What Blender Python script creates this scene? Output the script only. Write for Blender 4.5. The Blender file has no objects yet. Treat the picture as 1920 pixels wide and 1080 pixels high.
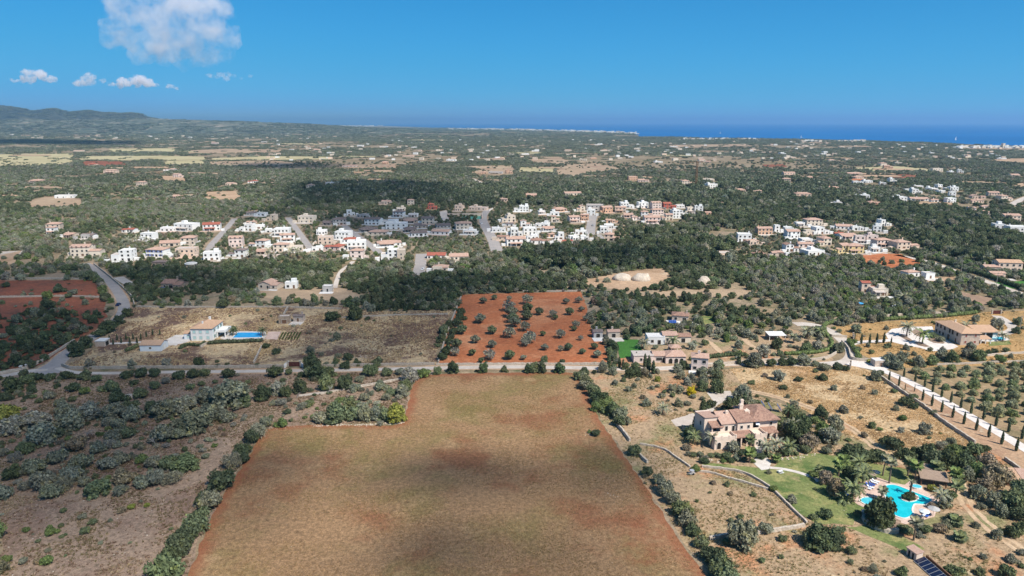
import bpy, bmesh, math, random
import numpy as np
from mathutils import Vector, Matrix

# ------------------------------------------------------------------ camera, sky, sun, exposure
sc = bpy.context.scene
COL = sc.collection
R = random.Random(11)
NR = np.random.RandomState(5)
H = 100.0                       # drone height over the fields, metres
FPX = 1297.0                    # focal length for a 1920 px wide frame
PITCH = math.radians(13.48)
CP, SP = math.cos(PITCH), math.sin(PITCH)

cam_d = bpy.data.cameras.new('drone_camera')
cam = bpy.data.objects.new('drone_camera', cam_d)
COL.objects.link(cam)
cam.location = (0, 0, H)
cam.rotation_euler = (math.radians(90) - PITCH, 0, 0)
cam_d.sensor_width = 36.0
cam_d.lens = FPX / 1920.0 * 36.0
cam_d.clip_start = 1.0
cam_d.clip_end = 200000.0
sc.camera = cam

SUN_EL = math.radians(51)
SUN_AZ = math.atan2(0.70, -0.71)      # clockwise from +Y: to the right of and behind the camera
world = bpy.data.worlds.new('World')
sc.world = world
world.use_nodes = True
wn, wl = world.node_tree.nodes, world.node_tree.links
wn.clear()
w_out = wn.new('ShaderNodeOutputWorld')
w_bg = wn.new('ShaderNodeBackground')
w_sky = wn.new('ShaderNodeTexSky')
w_sky.sky_type = 'NISHITA'
w_sky.sun_disc = False
w_sky.sun_elevation = SUN_EL
w_sky.sun_rotation = SUN_AZ
w_sky.altitude = 1500.0
w_sky.air_density = 0.55
w_sky.dust_density = 0.0
w_sky.ozone_density = 10.0
w_s1 = wn.new('ShaderNodeVectorMath'); w_s1.operation = 'SCALE'; w_s1.inputs['Scale'].default_value = 0.1
w_cv = wn.new('ShaderNodeRGBCurve')          # camera-like response of the clear sky: deep azure that pales towards the horizon
for ch, pts in ((0, ((0, 0), (0.10, 0.035), (0.40, 0.14), (0.55, 0.25), (1, 0.85))), (1, ((0, 0), (0.10, 0.145), (0.24, 0.275), (0.45, 0.345), (0.72, 0.39), (1, 0.85))), (2, ((0, 0), (0.30, 0.42), (0.55, 0.58), (0.8, 0.62), (1, 0.66)))):
    c = w_cv.mapping.curves[ch]
    c.points[0].location = pts[0]; c.points[1].location = pts[-1]
    for p in pts[1:-1]: c.points.new(*p)
w_cv.mapping.update()
w_s2 = wn.new('ShaderNodeVectorMath'); w_s2.operation = 'SCALE'; w_s2.inputs['Scale'].default_value = 10.0
w_bg.inputs['Strength'].default_value = 0.1
wl.new(w_sky.outputs[0], w_s1.inputs[0])
wl.new(w_s1.outputs[0], w_cv.inputs['Color'])
wl.new(w_cv.outputs[0], w_s2.inputs[0])
wl.new(w_s2.outputs[0], w_bg.inputs['Color'])
wl.new(w_bg.outputs[0], w_out.inputs['Surface'])

sun_d = bpy.data.lights.new('sun', 'SUN')
sun_d.energy = 5.0
sun_d.angle = math.radians(0.53)
sun_d.color = (1.0, 0.95, 0.87)
sun = bpy.data.objects.new('sun', sun_d)
COL.objects.link(sun)
SUN_V = Vector((math.sin(SUN_AZ) * math.cos(SUN_EL), math.cos(SUN_AZ) * math.cos(SUN_EL), math.sin(SUN_EL)))
sun.rotation_euler = (-SUN_V).to_track_quat('-Z', 'Y').to_euler()
sun.location = SUN_V * 3000

vs = sc.view_settings
vs.view_transform = 'Standard'
try:
    vs.look = 'None'
except Exception:
    pass
vs.gamma = 1.0
vs.exposure = 0.38
vs.use_curve_mapping = False
sc.render.engine = 'CYCLES'
cy = sc.cycles
cy.max_bounces = 10
cy.diffuse_bounces = 2
cy.glossy_bounces = 2
cy.transmission_bounces = 3
cy.transparent_max_bounces = 24
cy.volume_bounces = 8
cy.volume_step_rate = 0.5
cy.use_denoising = True
try:
    cy.denoiser = 'OPENIMAGEDENOISE'
except Exception:
    pass
cy.caustics_reflective = False
cy.caustics_refractive = False
cy.sample_clamp_indirect = 4.0

# ------------------------------------------------------------------ helpers
def ray(px, py):
    dx, dy = (px - 960.0) / FPX, (540.0 - py) / FPX
    return Vector((dx, CP + dy * SP, -SP + dy * CP))

def P(px, py, z=0.0):
    """Point of the plane at height z that the camera sees at photo pixel (px, py)."""
    d = ray(px, py)
    t = (z - H) / d.z
    return Vector((d.x * t, d.y * t, z))

def mpp(py):
    """Metres per photo pixel across the view at ground row py."""
    p = P(960, py)
    return (p.y * CP + H * SP) / FPX

def to_px(x, y, z=0.0):
    f = y * CP - (z - H) * SP
    u = y * SP + (z - H) * CP
    return 960 + FPX * x / f, 540 - FPX * u / f

def tag(o, label=None, cat=None, group=None, kind=None):
    if label: o['label'] = label
    if cat: o['category'] = cat
    if group: o['group'] = group
    if kind: o['kind'] = kind
    return o

def empty(name, loc, rz=0.0):
    o = bpy.data.objects.new(name, None)
    COL.objects.link(o)
    o.location = loc
    o.rotation_euler = (0, 0, rz)
    o.empty_display_size = 0.5
    return o

def thing(name, label, cat, loc=(0, 0, 0), rz=0.0, group=None):
    return tag(empty(name, loc, rz), label, cat, group)

def put(name, mesh, parent=None, loc=(0, 0, 0), rot=(0, 0, 0), scale=(1, 1, 1)):
    o = bpy.data.objects.new(name, mesh)
    COL.objects.link(o)
    o.location = loc
    o.rotation_euler = rot
    o.scale = scale
    if parent is not None:
        o.parent = parent
    return o

class MB:
    """Collects faces and builds ONE mesh from them."""
    def __init__(self):
        self.v, self.f, self.m = [], [], []
    def face(self, pts, mi=0):
        n = len(self.v)
        self.v += [tuple(p) for p in pts]
        self.f.append(tuple(range(n, n + len(pts))))
        self.m.append(mi)
    def poly(self, base, faces, mi=0):
        n = len(self.v)
        self.v += [tuple(p) for p in base]
        for f in faces:
            self.f.append(tuple(n + i for i in f))
            self.m.append(mi)
    def box(self, x0, x1, y0, y1, z0, z1, mi=0, bottom=True):
        b = [(x0, y0, z0), (x1, y0, z0), (x1, y1, z0), (x0, y1, z0), (x0, y0, z1), (x1, y0, z1), (x1, y1, z1), (x0, y1, z1)]
        fs = [(4, 5, 6, 7), (0, 1, 5, 4), (1, 2, 6, 5), (2, 3, 7, 6), (3, 0, 4, 7)]
        if bottom: fs.append((3, 2, 1, 0))
        self.poly(b, fs, mi)
    def prism(self, pts, z0, z1, mi=0, bottom=False):
        n = len(pts)
        a = sum(pts[i][0] * pts[(i + 1) % n][1] - pts[(i + 1) % n][0] * pts[i][1] for i in range(n))
        if a < 0: pts = pts[::-1]
        b = [(p[0], p[1], z0) for p in pts] + [(p[0], p[1], z1) for p in pts]
        fs = [tuple(range(n, 2 * n))] + [(i, (i + 1) % n, n + (i + 1) % n, n + i) for i in range(n)]
        if bottom: fs.append(tuple(range(n - 1, -1, -1)))
        self.poly(b, fs, mi)
    def tube(self, pts, rads, seg=6, mi=0, cap=True):
        n0 = len(self.v)
        pts = [Vector(p) for p in pts]
        for i, p in enumerate(pts):
            t = (pts[min(i + 1, len(pts) - 1)] - pts[max(i - 1, 0)]).normalized()
            a = t.cross(Vector((0.13, 0.97, 0.21))).normalized()
            b = t.cross(a)
            for k in range(seg):
                w = 2 * math.pi * k / seg
                self.v.append(tuple(p + (a * math.cos(w) + b * math.sin(w)) * rads[i]))
        for i in range(len(pts) - 1):
            for k in range(seg):
                q, r = n0 + i * seg, n0 + (i + 1) * seg
                self.f.append((q + k, q + (k + 1) % seg, r + (k + 1) % seg, r + k)); self.m.append(mi)
        if cap:
            self.f.append(tuple(n0 + (len(pts) - 1) * seg + k for k in range(seg))); self.m.append(mi)
    def mesh(self, name, mats, smooth=False):
        me = bpy.data.meshes.new(name)
        me.from_pydata(self.v, [], self.f)
        for m in (mats if isinstance(mats, (list, tuple)) else [mats]):
            me.materials.append(m)
        if any(self.m):
            me.polygons.foreach_set('material_index', self.m)
        if smooth:
            me.polygons.foreach_set('use_smooth', [True] * len(self.f))
        me.update()
        return me
    def build(self, name, mats, parent=None, loc=(0, 0, 0), rz=0.0, smooth=False):
        return put(name, self.mesh(name, mats, smooth), parent, loc, (0, 0, rz))

def np_mesh(name, verts, faces, mats, mi=None, smooth=False):
    """verts (n,3), faces (m,k) arrays -> mesh (fast)."""
    me = bpy.data.meshes.new(name)
    verts = np.asarray(verts, dtype=np.float32)
    faces = np.asarray(faces, dtype=np.int32)
    k = faces.shape[1]
    me.vertices.add(len(verts)); me.vertices.foreach_set('co', verts.ravel())
    me.loops.add(faces.size); me.loops.foreach_set('vertex_index', faces.ravel())
    me.polygons.add(len(faces))
    me.polygons.foreach_set('loop_start', np.arange(0, faces.size, k, dtype=np.int32))
    for m in (mats if isinstance(mats, (list, tuple)) else [mats]):
        me.materials.append(m)
    if mi is not None:
        me.polygons.foreach_set('material_index', np.asarray(mi, dtype=np.int32))
    if smooth:
        me.polygons.foreach_set('use_smooth', np.ones(len(faces), dtype=bool))
    me.update(calc_edges=True)
    return me

# ------------------------------------------------------------------ materials
def new_mat(name):
    m = bpy.data.materials.new(name)
    m.use_nodes = True
    nt = m.node_tree
    return m, nt.nodes, nt.links, nt.nodes['Principled BSDF']

def rgb(c):
    return (c[0], c[1], c[2], 1.0)

def noise(n, l, vec, scale, detail=4.0, rough=0.55, dist=0.0):
    t = n.new('ShaderNodeTexNoise')
    t.inputs['Scale'].default_value = scale
    t.inputs['Detail'].default_value = detail
    t.inputs['Roughness'].default_value = rough
    t.inputs['Distortion'].default_value = dist
    l.new(vec, t.inputs['Vector'])
    return t.outputs[0]

def ramp(n, l, fac, a, b):
    t = n.new('ShaderNodeMapRange')
    t.interpolation_type = 'SMOOTHSTEP'
    t.inputs['From Min'].default_value = a
    t.inputs['From Max'].default_value = b
    l.new(fac, t.inputs['Value'])
    return t.outputs[0]

def mix(n, l, fac, a, b, mode='MIX'):
    t = n.new('ShaderNodeMix')
    t.data_type = 'RGBA'
    t.blend_type = mode
    for s, v in ((t.inputs['Factor'], fac), (t.inputs[6], a), (t.inputs[7], b)):
        if hasattr(v, 'is_output') or hasattr(v, 'links'):
            l.new(v, s)
        elif isinstance(v, (int, float)):
            s.default_value = v
        else:
            s.default_value = rgb(v)
    return t.outputs[2]

def earth(name, base, layers, bump=0.25, bscale=2.2, rough=0.95, grain=0.35):
    """Soil or grass: base colour and layers (colour, noise scale in 1/m, from, to) with fine grain and relief."""
    m, n, l, b = new_mat(name)
    g = n.new('ShaderNodeNewGeometry')
    pos = g.outputs['Position']
    c = base
    for i, (colr, s, a, z) in enumerate(layers):
        f = ramp(n, l, noise(n, l, pos, s, 5.0, 0.62, 0.4 if i == 0 else 0.0), a, z)
        c = mix(n, l, f, c, colr)
    gr = noise(n, l, pos, bscale, 3.0, 0.7)
    g2 = n.new('ShaderNodeMapRange')
    g2.inputs['From Min'].default_value = 0.3; g2.inputs['From Max'].default_value = 0.7
    g2.inputs['To Min'].default_value = 1.0 - grain * 0.8; g2.inputs['To Max'].default_value = 1.0 + grain * 0.7
    l.new(noise(n, l, pos, bscale * 0.36, 2.0, 0.6), g2.inputs['Value'])
    c = mix(n, l, 1.0, c, g2.outputs[0], 'MULTIPLY')
    f = n.new('ShaderNodeMapRange')
    f.inputs['From Min'].default_value = 0.25; f.inputs['From Max'].default_value = 0.75
    f.inputs['To Min'].default_value = 1.0 - grain; f.inputs['To Max'].default_value = 1.0 + grain
    l.new(gr, f.inputs['Value'])
    c = mix(n, l, 1.0, c, f.outputs[0], 'MULTIPLY')
    l.new(c, b.inputs['Base Color'])
    b.inputs['Roughness'].default_value = rough
    b.inputs['Specular IOR Level'].default_value = 0.15
    if bump:
        bp = n.new('ShaderNodeBump')
        bp.inputs['Strength'].default_value = bump
        bp.inputs['Distance'].default_value = 0.3
        l.new(gr, bp.inputs['Height'])
        l.new(bp.outputs[0], b.inputs['Normal'])
    return m

def plain(name, c, rough=0.7, var=0.12, scale=1.5, spec=0.3, metal=0.0):
    m, n, l, b = new_mat(name)
    g = n.new('ShaderNodeNewGeometry')
    f = n.new('ShaderNodeMapRange')
    f.inputs['From Min'].default_value = 0.3; f.inputs['From Max'].default_value = 0.7
    f.inputs['To Min'].default_value = 1.0 - var; f.inputs['To Max'].default_value = 1.0 + var * 0.6
    l.new(noise(n, l, g.outputs['Position'], scale, 5.0, 0.65), f.inputs['Value'])
    l.new(mix(n, l, 1.0, c, f.outputs[0], 'MULTIPLY'), b.inputs['Base Color'])
    b.inputs['Roughness'].default_value = rough
    b.inputs['Specular IOR Level'].default_value = spec
    b.inputs['Metallic'].default_value = metal
    return m

def tile_mat(name, c1, c2, c3, fscale=1.0):
    """Mediterranean clay tiles: courses running down the slope, uneven firing colours."""
    m, n, l, b = new_mat(name)
    tc = n.new('ShaderNodeTexCoord')
    obj = tc.outputs['Object']
    f1 = ramp(n, l, noise(n, l, obj, 0.9 * fscale, 5.0, 0.7), 0.35, 0.68)
    f2 = ramp(n, l, noise(n, l, obj, 3.5 * fscale, 3.0, 0.7), 0.45, 0.7)
    c = mix(n, l, f1, c1, c2)
    c = mix(n, l, f2, c, c3)
    wv = n.new('ShaderNodeTexWave')
    wv.wave_type = 'BANDS'; wv.bands_direction = 'X'
    wv.inputs['Scale'].default_value = 1.25
    wv.inputs['Distortion'].default_value = 0.6
    l.new(obj, wv.inputs['Vector'])
    l.new(c, b.inputs['Base Color'])
    bp = n.new('ShaderNodeBump')
    bp.inputs['Strength'].default_value = 0.7
    bp.inputs['Distance'].default_value = 0.12
    l.new(wv.outputs[1], bp.inputs['Height'])
    l.new(bp.outputs[0], b.inputs['Normal'])
    b.inputs['Roughness'].default_value = 0.85
    b.inputs['Specular IOR Level'].default_value = 0.2
    return m

def soft_field_mat(name, base, layers, edge):
    m = earth(name, base, layers, 0.5, 2.6, 0.95, 0.42)
    n, l = m.node_tree.nodes, m.node_tree.links
    b = n['Principled BSDF']
    src = b.inputs['Base Color'].links[0].from_socket
    at = n.new('ShaderNodeAttribute'); at.attribute_name = 'edge'
    g = n.new('ShaderNodeNewGeometry')
    nz = noise(n, l, g.outputs['Position'], 0.22, 6.0, 0.7)
    ad = n.new('ShaderNodeMath'); ad.operation = 'ADD'
    l.new(at.outputs['Fac'], ad.inputs[0]); l.new(nz, ad.inputs[1])
    f = ramp(n, l, ad.outputs[0], 0.78, 1.25)
    l.new(mix(n, l, f, src, mix(n, l, 0.35, edge, src)), b.inputs['Base Color'])
    return m

def stone_mat(name, c1, c2, scale=2.2, bump=0.6):
    m, n, l, b = new_mat(name)
    g = n.new('ShaderNodeNewGeometry')
    v = n.new('ShaderNodeTexVoronoi')
    v.inputs['Scale'].default_value = scale
    l.new(g.outputs['Position'], v.inputs['Vector'])
    sep = n.new('ShaderNodeSeparateColor')
    l.new(v.outputs['Color'], sep.inputs[0])
    c = mix(n, l, sep.outputs[0], c1, c2)
    f = ramp(n, l, noise(n, l, g.outputs['Position'], 0.6, 4.0), 0.4, 0.7)
    c = mix(n, l, f, c, tuple(x * 0.75 for x in c1))
    l.new(c, b.inputs['Base Color'])
    bp = n.new('ShaderNodeBump')
    bp.invert = True
    bp.inputs['Strength'].default_value = bump
    bp.inputs['Distance'].default_value = 0.15
    l.new(v.outputs['Distance'], bp.inputs['Height'])
    l.new(bp.outputs[0], b.inputs['Normal'])
    b.inputs['Roughness'].default_value = 0.9
    b.inputs['Specular IOR Level'].default_value = 0.15
    return m

def foliage_mat():
    m, n, l, b = new_mat('foliage')
    n.remove(b)
    out = n['Material Output']
    at = n.new('ShaderNodeAttribute')
    at.attribute_type = 'INSTANCER'
    at.attribute_name = 'tint'
    tc = n.new('ShaderNodeTexCoord')
    gm = n.new('ShaderNodeNewGeometry')
    f = n.new('ShaderNodeMapRange')
    f.inputs['From Min'].default_value = 0.0; f.inputs['From Max'].default_value = 1.0
    f.inputs['To Min'].default_value = 0.6; f.inputs['To Max'].default_value = 1.55
    l.new(gm.outputs['Random Per Island'], f.inputs['Value'])
    c = mix(n, l, 1.0, at.outputs['Color'], f.outputs[0], 'MULTIPLY')
    # young yellower shoots in patches over the crown
    f2 = ramp(n, l, noise(n, l, tc.outputs['Object'], 2.2, 2.0), 0.5, 0.75)
    c2 = mix(n, l, 1.0, c, (1.35, 1.22, 0.8), 'MULTIPLY')
    c = mix(n, l, f2, c, c2)
    d = n.new('ShaderNodeBsdfDiffuse')
    t = n.new('ShaderNodeBsdfTranslucent')
    ms = n.new('ShaderNodeMixShader')
    ms.inputs[0].default_value = 0.2
    l.new(c, d.inputs[0]); l.new(c, t.inputs[0])
    l.new(d.outputs[0], ms.inputs[1]); l.new(t.outputs[0], ms.inputs[2])
    l.new(ms.outputs[0], out.inputs['Surface'])
    return m

FOL = foliage_mat()
BARK = plain('bark', (0.13, 0.10, 0.075), 0.9, 0.3, 4.0, 0.1)
DEADWOOD = plain('dead_wood', (0.36, 0.33, 0.30), 0.9, 0.2, 4.0, 0.1)
M = {}
M['white'] = plain('white_render', (0.74, 0.73, 0.70), 0.8, 0.06, 0.5)
M['cream'] = plain('cream_render', (0.66, 0.57, 0.46), 0.8, 0.08, 0.5)
M['peach'] = plain('peach_render', (0.66, 0.51, 0.40), 0.8, 0.08, 0.5)
M['pink'] = plain('pink_render', (0.68, 0.55, 0.49), 0.8, 0.08, 0.5)
M['orange'] = plain('orange_render', (0.58, 0.36, 0.24), 0.8, 0.08, 0.5)
M['yellow'] = plain('yellow_render', (0.66, 0.52, 0.26), 0.8, 0.08, 0.5)
M['red'] = plain('red_render', (0.42, 0.10, 0.07), 0.8, 0.08, 0.5)
M['tan'] = plain('tan_render', (0.54, 0.45, 0.36), 0.8, 0.1, 0.5)
M['grey'] = plain('grey_render', (0.42, 0.40, 0.38), 0.8, 0.1, 0.5)
M['blue'] = plain('shade_and_canopy_blue', (0.66, 0.70, 0.72), 0.8, 0.05, 0.5)  # bluish shade put into white side walls; also a canopy's own pale blue
M['sky_blue'] = plain('blue_paint', (0.05, 0.13, 0.42), 0.6, 0.05, 0.5)
M['villa'] = plain('villa_cream_render', (0.72, 0.57, 0.46), 0.8, 0.06, 0.7)
M['stone'] = stone_mat('house_stone', (0.40, 0.31, 0.23), (0.27, 0.20, 0.15), 1.6)
M['pale_stone'] = stone_mat('pale_house_stone', (0.56, 0.46, 0.38), (0.46, 0.36, 0.29), 1.6, 0.4)
M['drystone'] = stone_mat('dry_stone', (0.50, 0.43, 0.35), (0.33, 0.28, 0.23), 2.6)
M['pale_wall'] = stone_mat('pale_boundary_stone', (0.56, 0.48, 0.39), (0.41, 0.34, 0.27), 1.7)
M['tile'] = tile_mat('clay_tiles', (0.52, 0.34, 0.26), (0.44, 0.26, 0.19), (0.60, 0.44, 0.35))
M['old_tile'] = tile_mat('weathered_clay_tiles', (0.40, 0.23, 0.17), (0.20, 0.11, 0.085), (0.46, 0.31, 0.22))
M['new_tile'] = tile_mat('pale_new_tiles', (0.56, 0.36, 0.23), (0.50, 0.30, 0.19), (0.62, 0.42, 0.28))
M['red_tile'] = tile_mat('red_tiles', (0.40, 0.12, 0.08), (0.30, 0.09, 0.06), (0.46, 0.18, 0.12))
M['grey_tile'] = tile_mat('grey_brown_tiles', (0.22, 0.17, 0.15), (0.16, 0.12, 0.11), (0.30, 0.24, 0.21))
M['flat_roof'] = plain('flat_roof_slab', (0.50, 0.43, 0.38), 0.85, 0.15, 0.6)
M['flat_white'] = plain('white_flat_roof', (0.66, 0.64, 0.61), 0.85, 0.12, 0.6)
M['glass'] = plain('window_glass', (0.022, 0.026, 0.03), 0.12, 0.0, 1.0, 0.6)
M['dark'] = plain('opening_shade', (0.02, 0.018, 0.016), 0.8, 0.0)  # near-black colour stands in for the shade inside openings
M['frame'] = plain('window_frame', (0.62, 0.58, 0.52), 0.6, 0.03)
M['shutter_red'] = plain('red_shutter', (0.26, 0.09, 0.07), 0.6, 0.05)
M['shutter_green'] = plain('pale_green_shutter', (0.42, 0.60, 0.58), 0.6, 0.04)
M['shutter_blue'] = plain('blue_shutter', (0.05, 0.10, 0.34), 0.6, 0.04)
M['shutter_brown'] = plain('brown_shutter', (0.13, 0.08, 0.05), 0.6, 0.04)
M['wood'] = plain('brown_wood', (0.16, 0.085, 0.05), 0.7, 0.15)
M['maroon'] = plain('maroon_gate_paint', (0.10, 0.025, 0.02), 0.6, 0.08)
M['asphalt'] = earth('road_asphalt', (0.30, 0.275, 0.26), [((0.36, 0.32, 0.29), 0.15, 0.35, 0.7), ((0.24, 0.22, 0.21), 0.5, 0.5, 0.75)], 0.05, 3.0, 0.9, 0.08)
M['pale_road'] = earth('pale_road', (0.52, 0.46, 0.40), [((0.44, 0.37, 0.31), 0.12, 0.4, 0.7)], 0.05, 3.0, 0.9, 0.1)
M['gravel'] = earth('white_gravel_drive', (0.66, 0.60, 0.55), [((0.58, 0.51, 0.45), 0.15, 0.4, 0.7)], 0.05, 4.0, 0.9, 0.08)
M['dirt'] = earth('dirt_track_soil', (0.50, 0.36, 0.23), [((0.40, 0.26, 0.16), 0.2, 0.4, 0.7)], 0.15, 2.0, 0.95, 0.2)
M['paving'] = earth('pool_paving', (0.58, 0.43, 0.35), [((0.50, 0.35, 0.28), 0.3, 0.4, 0.7)], 0.05, 3.0, 0.85, 0.1)
M['pale_paving'] = earth('pale_paving', (0.60, 0.55, 0.50), [((0.52, 0.46, 0.40), 0.3, 0.4, 0.7)], 0.05, 3.0, 0.85, 0.08)
M['coping'] = plain('white_coping', (0.70, 0.66, 0.60), 0.7, 0.05)
M['rock'] = stone_mat('pale_limestone', (0.58, 0.50, 0.41), (0.46, 0.37, 0.28), 1.2, 0.3)
M['sunbed_blue'] = plain('blue_sunbed_fabric', (0.03, 0.09, 0.38), 0.7, 0.05)
M['sunbed_white'] = plain('white_towel', (0.72, 0.74, 0.78), 0.8, 0.03)
M['thatch'] = tile_mat('palm_thatch', (0.36, 0.26, 0.19), (0.28, 0.20, 0.15), (0.44, 0.33, 0.25), 1.5)
M['panel'] = plain('solar_panel_glass', (0.012, 0.018, 0.045), 0.15, 0.05, 1.0, 0.6)
M['panel_blue'] = plain('blue_solar_glass', (0.02, 0.07, 0.28), 0.2, 0.05, 1.0, 0.6)
M['metal'] = plain('pale_metal', (0.55, 0.55, 0.55), 0.45, 0.05, 1.0, 0.4, 0.4)
M['car_white'] = plain('white_car_paint', (0.75, 0.75, 0.75), 0.25, 0.0, 1.0, 0.5)
M['car_blue'] = plain('dark_blue_car_paint', (0.012, 0.02, 0.07), 0.25, 0.0, 1.0, 0.5)
M['car_red'] = plain('red_car_paint', (0.30, 0.03, 0.03), 0.25, 0.0, 1.0, 0.5)
M['car_grey'] = plain('grey_car_paint', (0.22, 0.23, 0.25), 0.3, 0.0, 1.0, 0.5)
M['tyre'] = plain('tyre_rubber', (0.015, 0.015, 0.015), 0.9, 0.0)
M['rust'] = plain('rusty_lattice', (0.20, 0.11, 0.05), 0.8, 0.2)
M['pole'] = plain('weathered_pole', (0.34, 0.31, 0.28), 0.8, 0.1)
M['tarp'] = plain('turquoise_tarp', (0.06, 0.30, 0.55), 0.6, 0.05)
M['court'] = plain('green_court', (0.08, 0.26, 0.20), 0.9, 0.05)
# ------------------------------------------------------------------ setting: land, sea, hills
def jitter_ring(pts, step, amp, seed=0, closed=True):
    """Subdivide an outline and give it an uneven edge."""
    rr = random.Random(seed)
    out = []
    n = len(pts)
    for i in range(n if closed else n - 1):
        a, b = Vector(pts[i]).to_2d(), Vector(pts[(i + 1) % n]).to_2d()
        L = (b - a).length
        k = max(1, min(60, int(L / step)))
        nrm = Vector((-(b - a).y, (b - a).x)).normalized() if L > 0 else Vector((0, 0))
        for j in range(k):
            q = a.lerp(b, j / k)
            if j > 0:
                q = q + nrm * rr.uniform(-amp, amp)
            out.append(q)
    if not closed:
        out.append(Vector(pts[-1]).to_2d())
    return out

SHEETS = []
def sheet(name, px_pts, mat, z, step=4.0, amp=0.5, seed=1, kind='structure', label=None):
    pts = [P(*p) for p in px_pts]
    SHEETS.append((name, [(p.x, p.y) for p in pts]))
    ring = jitter_ring(pts, step, amp, seed)
    bm = bmesh.new()
    vs_ = [bm.verts.new((p.x, p.y, z)) for p in ring]
    f = bm.faces.new(vs_)
    f.normal_update()
    if f.normal.z < 0: f.normal_flip()
    bmesh.ops.triangulate(bm, faces=[f])
    me = bpy.data.meshes.new(name); bm.to_mesh(me); bm.free()
    me.materials.append(mat)
    o = put(name, me)
    o['kind'] = kind
    if label: o['label'] = label
    return o

def smooth_line(pts, n=6):
    """Catmull-Rom through world points."""
    out = []
    for i in range(len(pts) - 1):
        p0, p1 = pts[max(i - 1, 0)], pts[i]
        p2, p3 = pts[i + 1], pts[min(i + 2, len(pts) - 1)]
        for j in range(n):
            t = j / n
            out.append(0.5 * ((2 * p1) + (p2 - p0) * t + (2 * p0 - 5 * p1 + 4 * p2 - p3) * t * t + (3 * p1 - p0 - 3 * p2 + p3) * t ** 3))
    out.append(pts[-1])
    return out

ROADS = []       # (world points, half width) kept clear of plants
def strip(name, px_pts, width, mat, z, smooth=True, kind='structure', jit=0.0, label=None, clear=True):
    pts = [P(*p) for p in px_pts]
    if smooth: pts = smooth_line(pts, 6)
    w = width if isinstance(width, (list, tuple)) else None
    L, Rr = [], []
    rr = random.Random(len(px_pts))
    for i, p in enumerate(pts):
        t = (pts[min(i + 1, len(pts) - 1)] - pts[max(i - 1, 0)]).normalized()
        nrm = Vector((-t.y, t.x, 0))
        hw = (width if w is None else w[0] + (w[1] - w[0]) * i / (len(pts) - 1)) / 2
        L.append(p + nrm * (hw + rr.uniform(-jit, jit)))
        Rr.append(p - nrm * (hw + rr.uniform(-jit, jit)))
    mb = MB()
    base = [(q.x, q.y, z) for q in L] + [(q.x, q.y, z) for q in Rr]
    n = len(L)
    mb.poly(base, [(n + i, n + i + 1, i + 1, i) for i in range(n - 1)])
    o = mb.build(name, mat)
    o['kind'] = kind
    if label: o['label'] = label
    if clear: ROADS.append(([(p.x, p.y) for p in pts], (width if w is None else max(w)) / 2))
    return o

GROUND = earth('open_ground_soil', (0.29, 0.22, 0.15),
               [((0.20, 0.15, 0.085), 0.012, 0.40, 0.62), ((0.34, 0.25, 0.155), 0.035, 0.52, 0.72),
                ((0.30, 0.135, 0.075), 0.006, 0.62, 0.78), ((0.10, 0.105, 0.05), 0.09, 0.50, 0.70)], 0.25, 1.6, 0.95, 0.3)
coast_px = [(2300, 288), (1920, 276), (1860, 272), (1800, 270), (1740, 267), (1690, 266), (1630, 263.5), (1560, 262.5), (1500, 260.5),
            (1440, 260), (1390, 258.5), (1330, 258.5), (1260, 257), (1190, 256.5), (1196, 253.5), (1188, 250.5), (1150, 248), (1110, 246),
            (1040, 244), (980, 242.2), (900, 241.2), (840, 240), (790, 238.5), (700, 235.8), (640, 234.6)]
coast = [P(*p) for p in coast_px]
cr = jitter_ring([(p.x, p.y) for p in coast], 120.0, 18.0, 4, closed=False)
land = [(9000, 2500)] + [(q.x, q.y) for q in cr] + [(-30000, 34000), (-30000, -600), (9000, -600)]
mb = MB(); mb.prism(land, -3.0, 0.0)
tag(mb.build('ground', GROUND), kind='structure')

def sea_mat():
    m, n, l, b = new_mat('deep_blue_sea')
    g = n.new('ShaderNodeNewGeometry')
    f = ramp(n, l, noise(n, l, g.outputs['Position'], 0.0008, 4.0), 0.35, 0.7)
    l.new(mix(n, l, f, (0.004, 0.105, 0.31), (0.006, 0.13, 0.36)), b.inputs['Base Color'])
    b.inputs['Roughness'].default_value = 0.55
    b.inputs['Specular IOR Level'].default_value = 0.12
    bp = n.new('ShaderNodeBump')
    bp.inputs['Strength'].default_value = 0.5
    bp.inputs['Distance'].default_value = 1.0
    l.new(noise(n, l, g.outputs['Position'], 0.03, 4.0), bp.inputs['Height'])
    l.new(bp.outputs[0], b.inputs['Normal'])
    return m
mb = MB(); mb.prism([(-70000, 500), (70000, 500), (70000, 70000), (-70000, 70000)], -40.0, -1.5)
tag(mb.build('sea', sea_mat()), kind='structure')

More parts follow.
